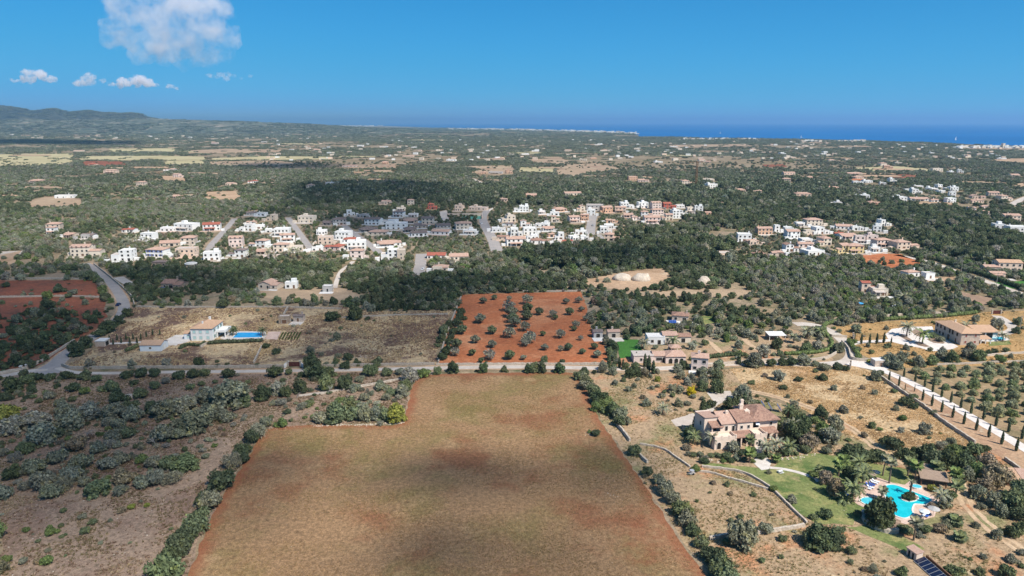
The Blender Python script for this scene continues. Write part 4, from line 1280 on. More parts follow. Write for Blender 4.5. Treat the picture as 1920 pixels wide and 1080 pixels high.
house(133, 190, 481, 'cream', 'tile', 3, label='large cream three-storey house with tiled roof at the left end of the village', group='houses in the west end of the village', rz=0.12, wing='r', seed=3, wmax=24)
village([
    [(800, 836, 486, 'white', 'red_tile', 1), (842, 879, 488, 'cream', 'tile', 1), (808, 838, 511, 'cream', 'tile', 1)],
    [(707, 754, 463, 'white', 'tile', 1), (690, 726, 441, 'cream', 'tile', 1), (757, 781, 436, 'tan', 'grey_tile', 1), (770, 802, 443, 'white', 'grey_tile', 1), (807, 843, 440, 'white', 'tile', 1), (866, 891, 440, 'white', 'flatw', 1)],
    [(722, 763, 431, 'white', 'flatw', 2), (757, 784, 419, 'tan', 'tile', 1), (790, 813, 420, 'cream', 'grey_tile', 2), (776, 800, 428, 'tan', 'grey_tile', 1), (854, 886, 430, 'cream', 'tile', 2), (818, 846, 428, 'grey', 'grey_tile', 1)],
    [(715, 748, 420, 'white', 'flatw', 1), (734, 755, 408, 'white', 'grey_tile', 2), (764, 782, 408, 'white', 'flat', 1)],
    [(742, 759, 396, 'cream', 'flat', 1), (802, 820, 392, 'red', 'red_tile', 2), (851, 866, 396, 'peach', 'flat', 2), (878, 914, 394, 'peach', 'flat', 1), (713, 731, 383, 'tan', 'tile', 1)],
], 'village centre', 'houses in the centre of the village')
t = house(714, 748, 489, 'white', 'flatw', 3, label='big white house with a brown brick tower at its right end', group='houses in the centre of the village', rz=0.1, wing='l', seed=12)
mb = MB(); mb.box(5.5, 11.5, -1.0, 6, -0.3, 8.2); mb.build('tower', M['tan'], t)
for z in (5.0, 2.2): win(t, 8.5, -1.0, z, 1.0, 1.2)
village([
    [(950, 988, 462, 'white', 'tile', 2), (995, 1030, 457, 'white', 'old_tile', 1), (1054, 1074, 458, 'white', 'red_tile', 1), (1132, 1161, 452, 'peach', 'tile', 2), (932, 953, 450, 'tan', 'old_tile', 1)],
    [(957, 981, 442, 'white', 'flatw', 2), (981, 1007, 440, 'white', 'flatw', 2), (987, 1011, 449, 'white', 'flatw', 1), (1040, 1058, 450, 'white', 'flatw', 2), (1028, 1040, 445, 'orange', 'tile', 1), (1070, 1088, 451, 'white', 'flatw', 1), (1088, 1104, 450, 'white', 'flatw', 1)],
    [(922, 949, 435, 'white', 'flatw', 1), (1018, 1041, 434, 'white', 'tile', 1), (1078, 1100, 440, 'white', 'flatw', 1), (1125, 1148, 439, 'white', 'flatw', 2), (1003, 1028, 426, 'white', 'flatw', 1), (976, 994, 425, 'white', 'tile', 2), (947, 963, 425, 'white', 'grey_tile', 1), (1132, 1151, 429, 'white', 'flatw', 1)],
    [(940, 968, 416, 'cream', 'flat', 2), (1033, 1049, 416, 'cream', 'tile', 2), (1069, 1090, 418, 'pink', 'tile', 2), (1088, 1104, 414, 'orange', 'tile', 2), (1136, 1154, 418, 'orange', 'tile', 1), (1168, 1186, 408, 'pink', 'tile', 1), (1185, 1196, 412, 'pink', 'tile', 1)],
    [(1031, 1048, 404, 'white', 'flatw', 1), (1100, 1116, 404, 'white', 'flatw', 2), (1131, 1152, 399, 'orange', 'tile', 2), (1153, 1174, 399, 'peach', 'tile', 2), (1010, 1024, 402, 'white', 'flat', 1)],
    [(963, 992, 397, 'white', 'flatw', 2), (1040, 1066, 397, 'orange', 'tile', 1), (1081, 1098, 396, 'cream', 'tile', 2), (1098, 1131, 395, 'grey', 'flat', 2), (1163, 1189, 390, 'white', 'flatw', 2)],
], 'east village', 'houses on the east side of the village')
village([
    [(1209, 1240, 419, 'pink', 'tile', 2), (1240, 1262, 413, 'cream', 'tile', 2), (1320, 1335, 409, 'orange', 'tile', 2)],
    [(1202, 1224, 407, 'white', 'tile', 2), (1222, 1245, 403, 'pink', 'tile', 2), (1260, 1292, 409, 'white', 'flatw', 3), (1290, 1304, 400, 'cream', 'flat', 2), (1302, 1318, 400, 'white', 'flatw', 3)],
    [(1198, 1218, 390, 'white', 'flatw', 2), (1222, 1241, 392, 'pink', 'tile', 3), (1244, 1268, 391, 'red', 'red_tile', 2), (1268, 1284, 390, 'white', 'flat', 1)],
], 'cluster on the rise', 'houses in the cluster on the rise')
village([
    [(1512, 1549, 479, 'white', 'flatw', 1), (1567, 1596, 474, 'yellow', 'tile', 2), (1592, 1623, 476, 'yellow', 'tile', 2), (1472, 1498, 472, 'white', 'old_tile', 2), (1635, 1654, 473, 'white', 'flatw', 1), (1418, 1442, 484, 'tan', 'old_tile', 1), (1446, 1469, 480, 'tan', 'tile', 1)],
    [(1403, 1426, 459, 'peach', 'tile', 1), (1497, 1524, 464, 'pink', 'tile', 1), (1506, 1528, 457, 'white', 'flatw', 1), (1532, 1561, 460, 'cream', 'tile', 2), (1605, 1624, 457, 'pink', 'flat', 2), (1624, 1646, 455, 'pink', 'flat', 2), (1646, 1678, 464, 'pink', 'tile', 2), (1678, 1726, 467, 'peach', 'tile', 2)],
    [(1383, 1409, 453, 'white', 'flatw', 2), (1420, 1449, 440, 'orange', 'tile', 2), (1478, 1503, 447, 'white', 'tile', 2), (1510, 1529, 439, 'cream', 'flat', 1), (1528, 1556, 439, 'white', 'flatw', 2), (1568, 1584, 445, 'red', 'red_tile', 1), (1580, 1613, 449, 'white', 'tile', 1)],
    [(1452, 1462, 435, 'white', 'flatw', 2), (1470, 1486, 434, 'white', 'flatw', 1), (1495, 1512, 425, 'white', 'flatw', 1), (1512, 1543, 423, 'cream', 'tile', 2), (1568, 1598, 430, 'white', 'tile', 1), (1598, 1619, 432, 'white', 'flatw', 1), (1637, 1652, 436, 'white', 'flatw', 2), (1650, 1666, 424, 'white', 'flatw', 2)],
], 'red-field hamlet', 'houses in the hamlet above the small red field')
village([
    [(1613, 1627, 387, 'orange', 'tile', 1), (1630, 1651, 384, 'orange', 'tile', 1), (1677, 1703, 379, 'white', 'flatw', 2), (1709, 1743, 377, 'white', 'tile', 1), (1778, 1796, 381, 'white', 'flatw', 2), (1745, 1760, 379, 'white', 'tile', 1)],
    [(1614, 1631, 375, 'white', 'flatw', 2), (1601, 1614, 371, 'white', 'flatw', 1), (1781, 1793, 369, 'white', 'flatw', 2), (1697, 1709, 359, 'white', 'flatw', 1), (1710, 1729, 363, 'white', 'flatw', 2), (1762, 1776, 362, 'white', 'flatw', 1)],
    [(1717, 1733, 353, 'white', 'flatw', 1), (1736, 1749, 356, 'white', 'flatw', 1), (1748, 1763, 358, 'white', 'flatw', 1), (1760, 1771, 354, 'white', 'flatw', 2), (1772, 1785, 357, 'white', 'flatw', 1), (1783, 1799, 359, 'white', 'flatw', 2)],
    [(1600, 1618, 344, 'white', 'flatw', 1), (1620, 1638, 343, 'white', 'flatw', 1), (1650, 1661, 346, 'white', 'flatw', 1), (1668, 1681, 342, 'white', 'flatw', 2)],
], 'far pine hamlet', 'houses in the hamlet among the far pines', detail=1)
village([
    [(1866, 1894, 434, 'white', 'flatw', 2), (1894, 1928, 439, 'white', 'flatw', 2), (1887, 1916, 416, 'cream', 'tile', 2)],
    [(1817, 1836, 400, 'white', 'tile', 2), (1834, 1859, 403, 'pink', 'tile', 1), (1839, 1853, 391, 'pink', 'tile', 1)],
    [(1821, 1846, 380, 'peach', 'tile', 1), (1856, 1874, 370, 'peach', 'tile', 2), (1876, 1898, 376, 'cream', 'tile', 2), (1824, 1846, 372, 'peach', 'tile', 1)],
], 'right-edge houses', 'houses at the right edge of the view', detail=1)
tb = [o for o in COL.objects if o.get('group') == 'houses at the right edge of the view' and 'first from left, front row' in o.get('label', '')]
if tb:
    mb = MB(); mb.box(-5.5, 5.0, -0.12, -0.003, 0.2, 2.6); mb.build('blue_band', M['sky_blue'], tb[0])

# --- single houses with their own place
def lone(x0, x1, y, wall, roof, st, label, **k):
    return house(x0, x1, y, wall, roof, st, label=label, **k)
lone(302, 342, 541, 'stone', 'old_tile', 1, 'low brown stone house in dark trees right of the winding road', rz=-0.1, wing='r', seed=2)
lone(285, 312, 500, 'stone', 'grey_tile', 1, 'low stone outbuilding among trees below the white village houses', rz=0.0, wing='n')
lone(483, 522, 542, 'tan', 'tile', 1, 'tan bungalow with a blue solar panel on its roof, in the sunlit scrub', rz=-0.15, wing='r', seed=5)
lone(535, 557, 541, 'white', 'flatw', 1, 'small white flat hut right of the tan bungalow', rz=0.1, wing='n')
lone(605, 622, 548, 'grey', 'flatw', 1, 'pale grey cabin beside the end of the gravel path', rz=0.0, wing='n', dep=4.5)
lone(1345, 1374, 484, 'peach', 'flat', 1, 'peach flat-roofed house alone in trees left of the hamlet', rz=0.1, wing='n')
lone(1615, 1640, 549, 'peach', 'red_tile', 2, 'peach house with red tiled roof above the blue parasol', rz=-0.1, wing='r', seed=8)
lone(1640, 1668, 556, 'cream', 'flat', 1, 'low cream annex with a terrace beside the red-roofed peach house', rz=-0.1, wing='f', seed=9)
lone(1700, 1726, 519, 'white', 'tile', 1, 'small white gabled house below the road by the small red field', rz=0.25, wing='n')
lone(1735, 1753, 523, 'white', 'flat', 1, 'low white outbuilding right of the small white gabled house', rz=0.1, wing='n')
lone(1873, 1914, 509, 'peach', 'new_tile', 2, 'large peach house with pale hipped roof at the right edge', rz=-0.15, wing='n', seed=21)
lone(1847, 1875, 509, 'tan', 'tile', 1, 'low tan wing with tiled roof left of the large peach house', rz=-0.1, wing='n')
lone(1863, 1889, 523, 'peach', 'tile', 1, 'small peach cottage with porch in front of the large peach house', rz=-0.1, wing='f', porch=True)
lone(1260, 1290, 603, 'pale_stone', 'old_tile', 1, 'stone bungalow with tiled roof and dark porch in the wood behind the lawn', rz=-0.25, wing='n', seed=22)
lone(1113, 1130, 634, 'grey', 'grey_tile', 1, 'small grey stone hut at the right corner of the red orchard', rz=0.1, wing='n', dep=4.0)
lone(1140, 1162, 634, 'tan', 'tile', 1, 'small tan hut at the top of the bright green lawn', rz=0.1, wing='n', dep=4.0)
lone(1296, 1326, 697, 'pink', 'tile', 2, 'small pink stone house with tiled roof below the pale road', rz=-0.25, wing='n', seed=4, dep=6.0)
lone(523, 543, 607, 'stone', 'flat', 1, 'ruined low stone hut without tiles in the dry meadow', rz=0.1, wing='n', dep=4.0)
lone(550, 568, 604, 'pale_stone', 'grey_tile', 1, 'ruined pale stone hut with sagging roof in the dry meadow', rz=-0.05, wing='n', dep=4.0)

def bungalow():
    t = thing('bungalow', 'long pale pink bungalow with tiled roofs beside the pale road and lawn', 'house', P(1188, 681), 0.02)
    HOUSE_SPOTS.append((P(1229, 681).x, P(1229, 681).y, 12, 8))
    m = M['pink']
    walls_mb(0, 8.5, 0, 6.5, 3.2).build('wall', m, t); mb = MB(); mb.box(-0.2, 8.7, -0.2, 6.7, 3.2, 3.45); mb.build('flat_roof', M['flat_roof'], t)
    walls_mb(8.503, 13.5, 0.6, 6.5, 3.0, 'x', 1.2).build('wall', m, t); gable_roof(8.6, 13.4, 0.6, 6.5, 3.1, 1.2).build('roof', M['tile'], t)
    walls_mb(13.503, 22, -0.8, 6.5, 3.1).build('wall', m, t); hip_roof(13.7, 22, -0.8, 6.5, 3.25, 1.7).build('roof', M['tile'], t)
    for x in (3.2, 6.0): win(t, x, 0, 1.6, 1.0, 1.2)
    win(t, 11, 0.6, 1.6, 2.6, 1.4); door(t, 12.9, 0.6, 0.05, 0.9, 2.1)
    for x in (15.6, 18.0, 20.3): put('archway', arch_mesh(1.6, 2.3), t, (x, -0.8, 0.05))
    t2 = thing('bungalow', 'white flat-roofed block beside the bright green lawn', 'house', P(1214, 646), 0.0)
    HOUSE_SPOTS.append((P(1228, 646).x, P(1228, 646).y, 5, 8))
    walls_mb(0, 8.0, 0, 6, 3.3).build('wall', M['white'], t2); mb = MB(); mb.box(0.15, 7.85, 0.15, 5.85, 3.3, 3.4); mb.build('roof', M['flat_white'], t2)
    parapet_mb(0, 8, 0, 6, 3.4, 0.4).build('parapet', M['white'], t2)
    win(t2, 2.2, 0, 1.6, 1.2, 1.3); door(t2, 5.4, 0, 0.05, 1.4, 2.1)
    t3 = thing('bungalow', 'cream garden house with old tiled roofs right of the white flat-roofed block', 'house', P(1243, 643), 0.0)
    HOUSE_SPOTS.append((P(1268, 643).x, P(1268, 643).y, 7, 8))
    walls_mb(0, 6.5, 0, 6, 3.6, 'x', 1.2).build('wall', M['cream'], t3); gable_roof(0, 6.5, 0, 6, 3.7, 1.2).build('roof', M['tile'], t3)
    walls_mb(6.503, 13, 0.4, 5.6, 2.9, 'x', 1.0).build('wall', M['cream'], t3); gable_roof(6.6, 13, 0.4, 5.6, 3.0, 1.0).build('roof', M['old_tile'], t3)
    win(t3, 2, 0, 1.7, 1.1, 1.3); win(t3, 4.4, 0, 1.7, 1.1, 1.3); door(t3, 9.5, 0.4, 0.05, 1.8, 2.1)
    t4 = thing('garden_pavilion', 'small open pavilion with hipped tile roof behind the long pink bungalow', 'pavilion', P(1267, 662), 0.1)
    hip_roof(-2.2, 2.2, 0, 4.2, 2.5, 1.1).build('roof', M['tile'], t4)
    for x in (-2, 2):
        for y in (0.2, 4.0): pillars(t4, [x], y, -0.1, 2.4, M['pink'])
bungalow()

def carport(px0, px1, py, label):
    t = thing('carport', label, 'carport', P((px0 + px1) / 2, py), 0.0)
    w = (px1 - px0) * mpp(py); HOUSE_SPOTS.append((t.location.x, t.location.y, w / 2 + 1, 7))
    shed_roof(-w / 2, w / 2, 0, 5.5, 2.6, 3.0, 0.2, 0.1).build('roof', M['flat_white'], t)
    pillars(t, [-w / 2 + 0.2, 0, w / 2 - 0.2], 0.2, -0.1, 2.5, M['white'], 0.09)
    mb = MB(); mb.box(-w / 2, w / 2, 5.3, 5.5, -0.2, 2.75); mb.build('back_wall', M['tan'], t)
carport(1442, 1473, 639, 'white metal-roofed carport on posts among palms in the walled garden')

def left_house():
    p = P(359, 639)
    t = thing('country_house', 'white two-storey house with hipped tile roof and pale green shutters by the blue pool', 'house', p, 0.02)
    HOUSE_SPOTS.append((p.x + 5, p.y, 8, 15))
    w, d, h = 9.9, 13.5, 5.9
    walls_mb(0, w, 0, d, h).build('wall', M['white'], t)
    rf = hip_roof(0, w, 0, d, h + 0.1, 2.1, 0.45).build('roof', M['new_tile'], t)
    chimney_mb(5.6, 9.5, h + 0.8, h + 2.9).build('chimney', M['white'], rf)
    chimney_mb(4.6, 3.4, h + 0.8, h + 2.3, 0.3).build('chimney', M['white'], rf)
    for z in (1.55, 4.4):
        for x in (1.7, 4.6, 7.9): win(t, x, 0, z, 1.35, 1.35, pane='shutter_green', frame='frame')
        for y in (3, 7.5, 11): win(t, w, y, z, 1.2, 1.4, 'r', pane='glass', shutter='shutter_green')
    mb = MB(); mb.box(w + 0.003, w + 4.5, 4.5, 12, 2.65, 2.9); mb.build('terrace_roof', M['white'], t)
    pillars(t, [w + 0.5, w + 4.2], 4.8, -0.2, 2.65, M['white'], 0.22)
    pillars(t, [w + 4.2], 8.2, -0.2, 2.65, M['white'], 0.22); pillars(t, [w + 4.2], 11.6, -0.2, 2.65, M['white'], 0.22)
    parapet_mb(w + 0.006, w + 4.5, 4.5, 12, 2.9, 0.8, 0.15).build('terrace_parapet', M['white'], t)
    walls_mb(-4.2, -0.003, 2.0, 6.5, 2.9, 'x', 0.8).build('wall', M['blue'], t)
    gable_roof(-4.2, -0.1, 2.0, 6.5, 3.0, 0.9, 0.25).build('roof', M['new_tile'], t)
    win(t, -2.2, 2.0, 1.5, 1.2, 1.1, pane='shutter_green')
    g = thing('garage', 'white garage with pink tiled roof left of the two-storey house', 'garage', P(263, 659), 0.02)
    HOUSE_SPOTS.append((P(281, 659).x, P(281, 659).y, 6, 9))
    walls_mb(0, 9.3, 0, 7, 2.9, 'x', 1.3).build('wall', M['blue'], g); gable_roof(0, 9.3, 0, 7, 3.0, 1.35, 0.3).build('roof', M['new_tile'], g)
    door(g, 9.3, 3.5, 0.05, 2.4, 2.2, 'r', pane='white', name='garage_door')
    win(g, 4.6, 0, 1.6, 1.0, 0.8)
    q = thing('gatehouse', 'small stone gatehouse with open dark side by the winding road', 'gatehouse', P(179, 650), 0.0)
    HOUSE_SPOTS.append((P(188, 650).x, P(188, 650).y, 4, 6))
    mb = MB(); mb.box(0, 4.2, 0, 4.5, -0.2, 2.5); mb.build('wall', M['pale_stone'], q)
    mb = MB(); mb.box(-0.15, 4.35, -0.15, 4.65, 2.5, 2.75); mb.build('roof', M['flat_white'], q)
    door(q, 4.2, 2.2, 0.05, 2.6, 2.0, 'r', name='gateway')
    # pool of the house
    pool('rectangular blue pool beside the white two-storey house', [(436, 634), (491, 633), (492, 624), (446, 624)], 'lap')
    mb = MB()

def water_mat(name, c, c2):
    m, n, l, b = new_mat(name)
    g = n.new('ShaderNodeNewGeometry')
    f = ramp(n, l, noise(n, l, g.outputs['Position'], 0.5, 3.0), 0.35, 0.65)
    l.new(mix(n, l, f, c, c2), b.inputs['Base Color'])
    b.inputs['Roughness'].default_value = 0.12
    b.inputs['Specular IOR Level'].default_value = 0.35
    bp = n.new('ShaderNodeBump'); bp.inputs['Strength'].default_value = 0.15; bp.inputs['Distance'].default_value = 0.1
    l.new(noise(n, l, g.outputs['Position'], 2.5, 3.0), bp.inputs['Height']); l.new(bp.outputs[0], b.inputs['Normal'])
    return m
WATERS = {'lagoon': water_mat('turquoise_pool_water', (0.012, 0.44, 0.50), (0.02, 0.50, 0.56)), 'spa': water_mat('pale_spa_water', (0.06, 0.46, 0.56), (0.10, 0.52, 0.60)), 'lap': water_mat('blue_pool_water', (0.03, 0.30, 0.62), (0.05, 0.36, 0.66)),
          'finca': water_mat('light_pool_water', (0.05, 0.42, 0.55), (0.08, 0.48, 0.58))}
def pool(label, px, kind, coping=0.35, z=0.16, island=None):
    pts = [P(*q) for q in px]
    c = sum(pts, Vector()) / len(pts)
    t = thing('swimming_pool', label, 'pool', (c.x, c.y, 0))
    ring = [Vector((p.x - c.x, p.y - c.y)) for p in pts]
    if len(ring) > 5:
        ring = [Vector((q.x, q.y)) for q in smooth_line([Vector((p.x, p.y, 0)) for p in ring + [ring[0]]], 4)[:-1]]
    mb = MB(); mb.prism([(p.x, p.y) for p in ring], -0.6, z); mb.build('water', WATERS[kind], t)
    mb = MB(); n = len(ring)
    area = sum(ring[i].x * ring[(i + 1) % n].y - ring[(i + 1) % n].x * ring[i].y for i in range(n))
    s = 1 if area < 0 else -1
    outer = []
    for i in range(n):
        d = (ring[(i + 1) % n] - ring[i - 1]).normalized()
        outer.append(ring[i] + Vector((-d.y, d.x)) * s * coping)
    for i in range(n):
        j = (i + 1) % n
        a, b, c2, d2 = ring[i], ring[j], outer[j], outer[i]
        q = [(a.x, a.y, z + 0.09), (b.x, b.y, z + 0.09), (c2.x, c2.y, z + 0.09), (d2.x, d2.y, z + 0.09)]
        mb.face(q if s < 0 else q[::-1])
        q = [(d2.x, d2.y, z + 0.09), (c2.x, c2.y, z + 0.09), (c2.x, c2.y, 0), (d2.x, d2.y, 0)]
        mb.face(q if s < 0 else q[::-1])
        q = [(b.x, b.y, z + 0.09), (a.x, a.y, z + 0.09), (a.x, a.y, z - 0.2), (b.x, b.y, z - 0.2)]
        mb.face(q if s < 0 else q[::-1])
    mb.build('coping', M['coping'], t)
    return t
left_house()
sheet('pool_terrace', [(412, 634), (430, 623), (447, 621), (498, 622), (500, 630), (494, 637), (420, 637)], M['pale_paving'], 0.09, 3.0, 0.05, 3)
sheet('terrace_paving', [(497, 636), (503, 622), (527, 622), (520, 637)], M['paving'], 0.08, 3.0, 0.1, 3)
sheet('forecourt', [(305, 640), (330, 628), (362, 628), (356, 640), (330, 648), (312, 648)], M['pale_paving'], 0.08, 3.0, 0.2, 3)
strip('driveway', [(198, 645), (240, 643), (280, 641), (318, 638)], 2.6, M['pale_paving'], 0.085)

def finca():
    p = P(1800, 647.5)
    t = thing('stone_finca', 'long two-storey stone farmhouse with pale tiled roof and red shutters on white forecourt', 'house', p, 0.0)
    HOUSE_SPOTS.append((p.x + 4, p.y, 7, 22))
    w, d, h = 8.6, 20.0, 5.7
    walls_mb(0, w, 0, d, h).build('wall', M['pale_stone'], t)
    rf = hip_roof(0, w, 0, d, h + 0.1, 1.7, 0.55).build('roof', M['new_tile'], t)
    chimney_mb(5.5, 14, h + 0.6, h + 2.3, 0.35).build('chimney', M['cream'], rf)
    for z in (1.6, 4.6):
        for x in (2.2, 6.5): win(t, x, 0, z, 1.0, 1.2, pane='shutter_red', frame='frame')
    for y in (3.0, 6.4, 8.6, 12.5, 15.5, 18.3):
        win(t, 0, y, 4.4, 1.0, 1.4 if y not in (6.4, 8.6) else 1.9, 'l', pane='dark', frame='shutter_brown')
    door(t, 0, 3.6, 0.05, 1.1, 2.3, 'l', pane='wood'); door(t, 0, 9.0, 0.05, 2.0, 2.5, 'l', pane='wood')
    for y in (13.2, 15.8, 18.5): win(t, 0, y, 1.5, 0.9, 1.2, 'l', pane='dark', frame='shutter_brown')
    a = thing('pool_house', 'white pool house with pale tiled roof and glass front behind the stone farmhouse', 'pool house', P(1836, 634), 0.0)
    HOUSE_SPOTS.append((P(1850, 634).x, P(1850, 634).y, 7, 9))
    walls_mb(-1.5, 8.5, 0, 6.5, 3.0).build('wall', M['white'], a); shed_roof(-1.8, 8.8, -0.5, 6.8, 3.2, 4.6, 0.3).build('roof', M['new_tile'], a)
    win(a, 1.2, 0, 1.4, 2.4, 2.2); win(a, 4.6, 0, 1.4, 3.0, 2.2)
    b = thing('pool_porch', 'low open porch with orange tiled roof between farmhouse and pool', 'porch', P(1838, 645), 0.0)
    shed_roof(0, 5.0, 0, 4.0, 2.4, 3.0, 0.2).build('roof', M['new_tile'], b)
    pillars(b, [0.3, 2.5, 4.8], 0.3, -0.1, 2.3, M['white'])
    pool('small light blue pool behind the stone farmhouse', [(1856, 639.5), (1886, 637.5), (1879, 632), (1852, 633)], 'finca')
finca()
sheet('pool_terrace', [(1832, 636), (1860, 629), (1880, 629), (1895, 638), (1860, 641), (1836, 640)], M['pale_paving'], 0.09, 3.0, 0.05, 3)
sheet('forecourt', [(1660, 627), (1672, 617), (1700, 613), (1748, 612), (1752, 626), (1770, 634), (1797, 650), (1785, 655), (1750, 659), (1722, 652), (1690, 646), (1668, 640)], M['gravel'], 0.085, 3.0, 0.15, 3)
strip('driveway', [(1598, 645), (1620, 641), (1645, 640), (1672, 638)], 3.4, M['gravel'], 0.08)
strip('driveway', [(1868, 592), (1885, 602), (1900, 615), (1895, 622), (1875, 626)], 5.0, M['pale_road'], 0.08)
for i, pp in enumerate([[(1684, 629), (1692, 627), (1708, 636), (1712, 640), (1704, 641)], [(1714, 642), (1724, 641), (1744, 650), (1736, 651), (1722, 648)], [(1708, 622), (1716, 617), (1736, 625), (1730, 633), (1718, 630)], [(1737, 636), (1750, 633), (1772, 643), (1768, 645), (1750, 643)]]):
    sheet('flower_bed', pp, BROWN, 0.11, 2.0, 0.1, 3)

def villa():
    t = thing('villa', 'large cream villa with terraces and weathered red tiled roofs above the green lawn', 'house', P(1339, 844), math.radians(10.5)); t.scale = (1, 1, 1.07)
    HOUSE_SPOTS.append((P(1385, 832).x, P(1385, 832).y, 15, 18))
    m = M['villa']
    # left wing
    walls_mb(-0.6, 4.2, 6.5, 13.5, 7.0).build('wall', m, t)
    shed_roof(-0.5, 4.1, 6.4, 13.4, 7.75, 6.9, 0.25).build('roof', M['tile'], t)
    mb = MB(); mb.box(-0.6, 4.2, 6.5, 6.75, 7.003, 7.5); mb.build('parapet', m, t)
    win(t, -0.6, 9.0, 4.9, 0.9, 1.3, 'l', pane='dark'); win(t, -0.6, 9.5, 1.8, 0.9, 1.3, 'l', pane='dark')
    # balcony under its own roof
    shed_roof(0.8, 4.6, 3.7, 6.4, 5.5, 6.4, 0.2).build('balcony_roof', M['old_tile'], t)
    mb = MB(); mb.box(0.8, 4.19, 4.003, 6.49, -0.2, 3.2); mb.build('wall', m, t)
    mb = MB(); mb.box(0.8, 0.95, 4.0, 6.4, 3.2, 4.1); mb.box(0.95, 4.1, 4.0, 4.15, 3.2, 3.9); mb.build('balcony_parapet', m, t)
    pillars(t, [1.0, 4.0], 4.2, 3.2, 5.45, m, 0.2)
    door(t, 2.6, 6.5, 3.3, 2.0, 2.1)
    # centre block
    walls_mb(4.203, 9.3, 4.0, 12.0, 6.2, None).build('wall', m, t)
    walls_mb(9.303, 14.6, 3.4, 12.0, 6.6, None).build('wall', m, t)
    r1 = gable_roof(4.2, 9.28, 4.0, 12.6, 6.3, 1.9, 0.35, asym=0.62).build('roof', M['tile'], t)
    r2 = gable_roof(9.3, 14.6, 3.4, 12.6, 6.68, 1.75, 0.35, asym=0.62).build('roof', M['old_tile'], t)
    chimney_mb(7.6, 8.0, 7.0, 8.4).build('chimney', m, r1)
    chimney_mb(13.2, 9.2, 7.2, 9.6, 0.6).build('chimney', m, r2)
    mb = MB(); mb.box(13.9, 15.6, 7.5, 9.5, 6.2, 8.3); mb.build('roof_room', m, t)
    door(t, 5.8, 4.0, 3.35, 0.9, 2.1); door(t, 8.2, 4.0, 3.35, 0.9, 2.1)
    win(t, 10.7, 3.4, 5.0, 0.8, 1.0); win(t, 13.1, 3.4, 5.0, 0.8, 1.0)
    # left terrace
    mb = MB(); mb.box(0, 7.3, 0, 3.997, -0.4, 3.2); mb.build('wall', m, t)
    parapet_mb(0, 7.3, 0, 3.99, 3.2, 0.75, 0.2).build('terrace_parapet', m, t)
    for x in (0.15, 2.5, 4.9, 7.15):
        mb = MB(); mb.box(-0.2, 0.2, -0.08, 0.32, 3.2, 4.25); mb.build('terrace_post', m, t, (x, 0, 0))
    put('archway', arch_mesh(1.25, 2.1), t, (1.5, 0, 0.2)); win(t, 4.4, 0, 1.7, 0.9, 1.1, pane='dark')
    # porch
    shed_roof(7.32, 13.4, 0.5, 3.39, 3.0, 4.0, 0.0).build('porch_roof', M['old_tile'], t)
    pillars(t, [7.6, 9.4, 11.4, 13.1], 0.75, -0.2, 2.9, m, 0.18)
    door(t, 9.9, 3.4, 0.1, 1.6, 2.2, pane='dark'); door(t, 12.2, 3.4, 0.1, 1.6, 2.2, pane='dark')
    # right terrace
    mb = MB(); mb.box(13.5, 17.6, -0.3, 4.4, -0.4, 3.3); mb.build('wall', m, t)
    parapet_mb(13.5, 17.6, -0.3, 4.4, 3.3, 0.7, 0.2).build('terrace_parapet', m, t)
    for x in (13.7, 15.5, 17.4):
        mb = MB(); mb.box(-0.2, 0.2, -0.08, 0.32, 3.3, 4.35); mb.build('terrace_post', m, t, (x, -0.3, 0))
    door(t, 15.2, -0.3, 0.1, 0.9, 2.2); win(t, 14.3, -0.3, 1.2, 0.5, 0.8, pane='dark')
    # right wing
    walls_mb(14.603, 24.2, 5.0, 16.0, 6.0).build('wall', m, t)
    r3 = hip_roof(14.7, 24.2, 4.4, 16.4, 6.2, 2.4, 0.5).build('roof', M['old_tile'], t)
    chimney_mb(15.9, 13.5, 6.6, 9.3, 0.5).build('chimney', m, r3)
    door(t, 16.3, 5.0, 3.4, 2.6, 2.3, pane='dark', name='balcony_recess_shade'); win(t, 21.9, 5.0, 4.7, 0.8, 1.0, pane='dark')  # dark panel paints the shade of the balcony recess
    mb = MB(); mb.poly([(16.2, 4.1, 5.0), (17.6, 4.1, 4.8), (17.6, 4.9, 5.5), (16.2, 4.9, 5.6)], [(0, 1, 2, 3), (3, 2, 1, 0)]); mb.build('awning', M['sunbed_white'], t)
    shed_roof(18.2, 23.0, 2.4, 4.99, 2.9, 3.8, 0.2).build('porch_roof', M['old_tile'], t)
    pillars(t, [18.4, 20.6, 22.8], 2.7, -0.2, 2.8, m, 0.18)
    door(t, 20.5, 5.0, 0.1, 2.0, 2.2)
    return t
villa()

def gatehouse_right():
    t = thing('gatehouse', 'small square cream gatehouse beside the white gravel drive', 'gatehouse', P(1640, 688), 0.05)
    HOUSE_SPOTS.append((P(1650, 688).x, P(1650, 688).y, 4, 6))
    mb = MB(); mb.box(0, 5.0, 0, 3.5, -0.2, 2.7); mb.build('wall', M['pale_stone'], t)
    mb = MB(); mb.box(-0.1, 5.1, -0.1, 3.6, 2.7, 2.9); mb.build('roof', M['flat_white'], t)
    door(t, 2.6, 0, 0.05, 0.9, 1.9, pane='wood')
gatehouse_right()

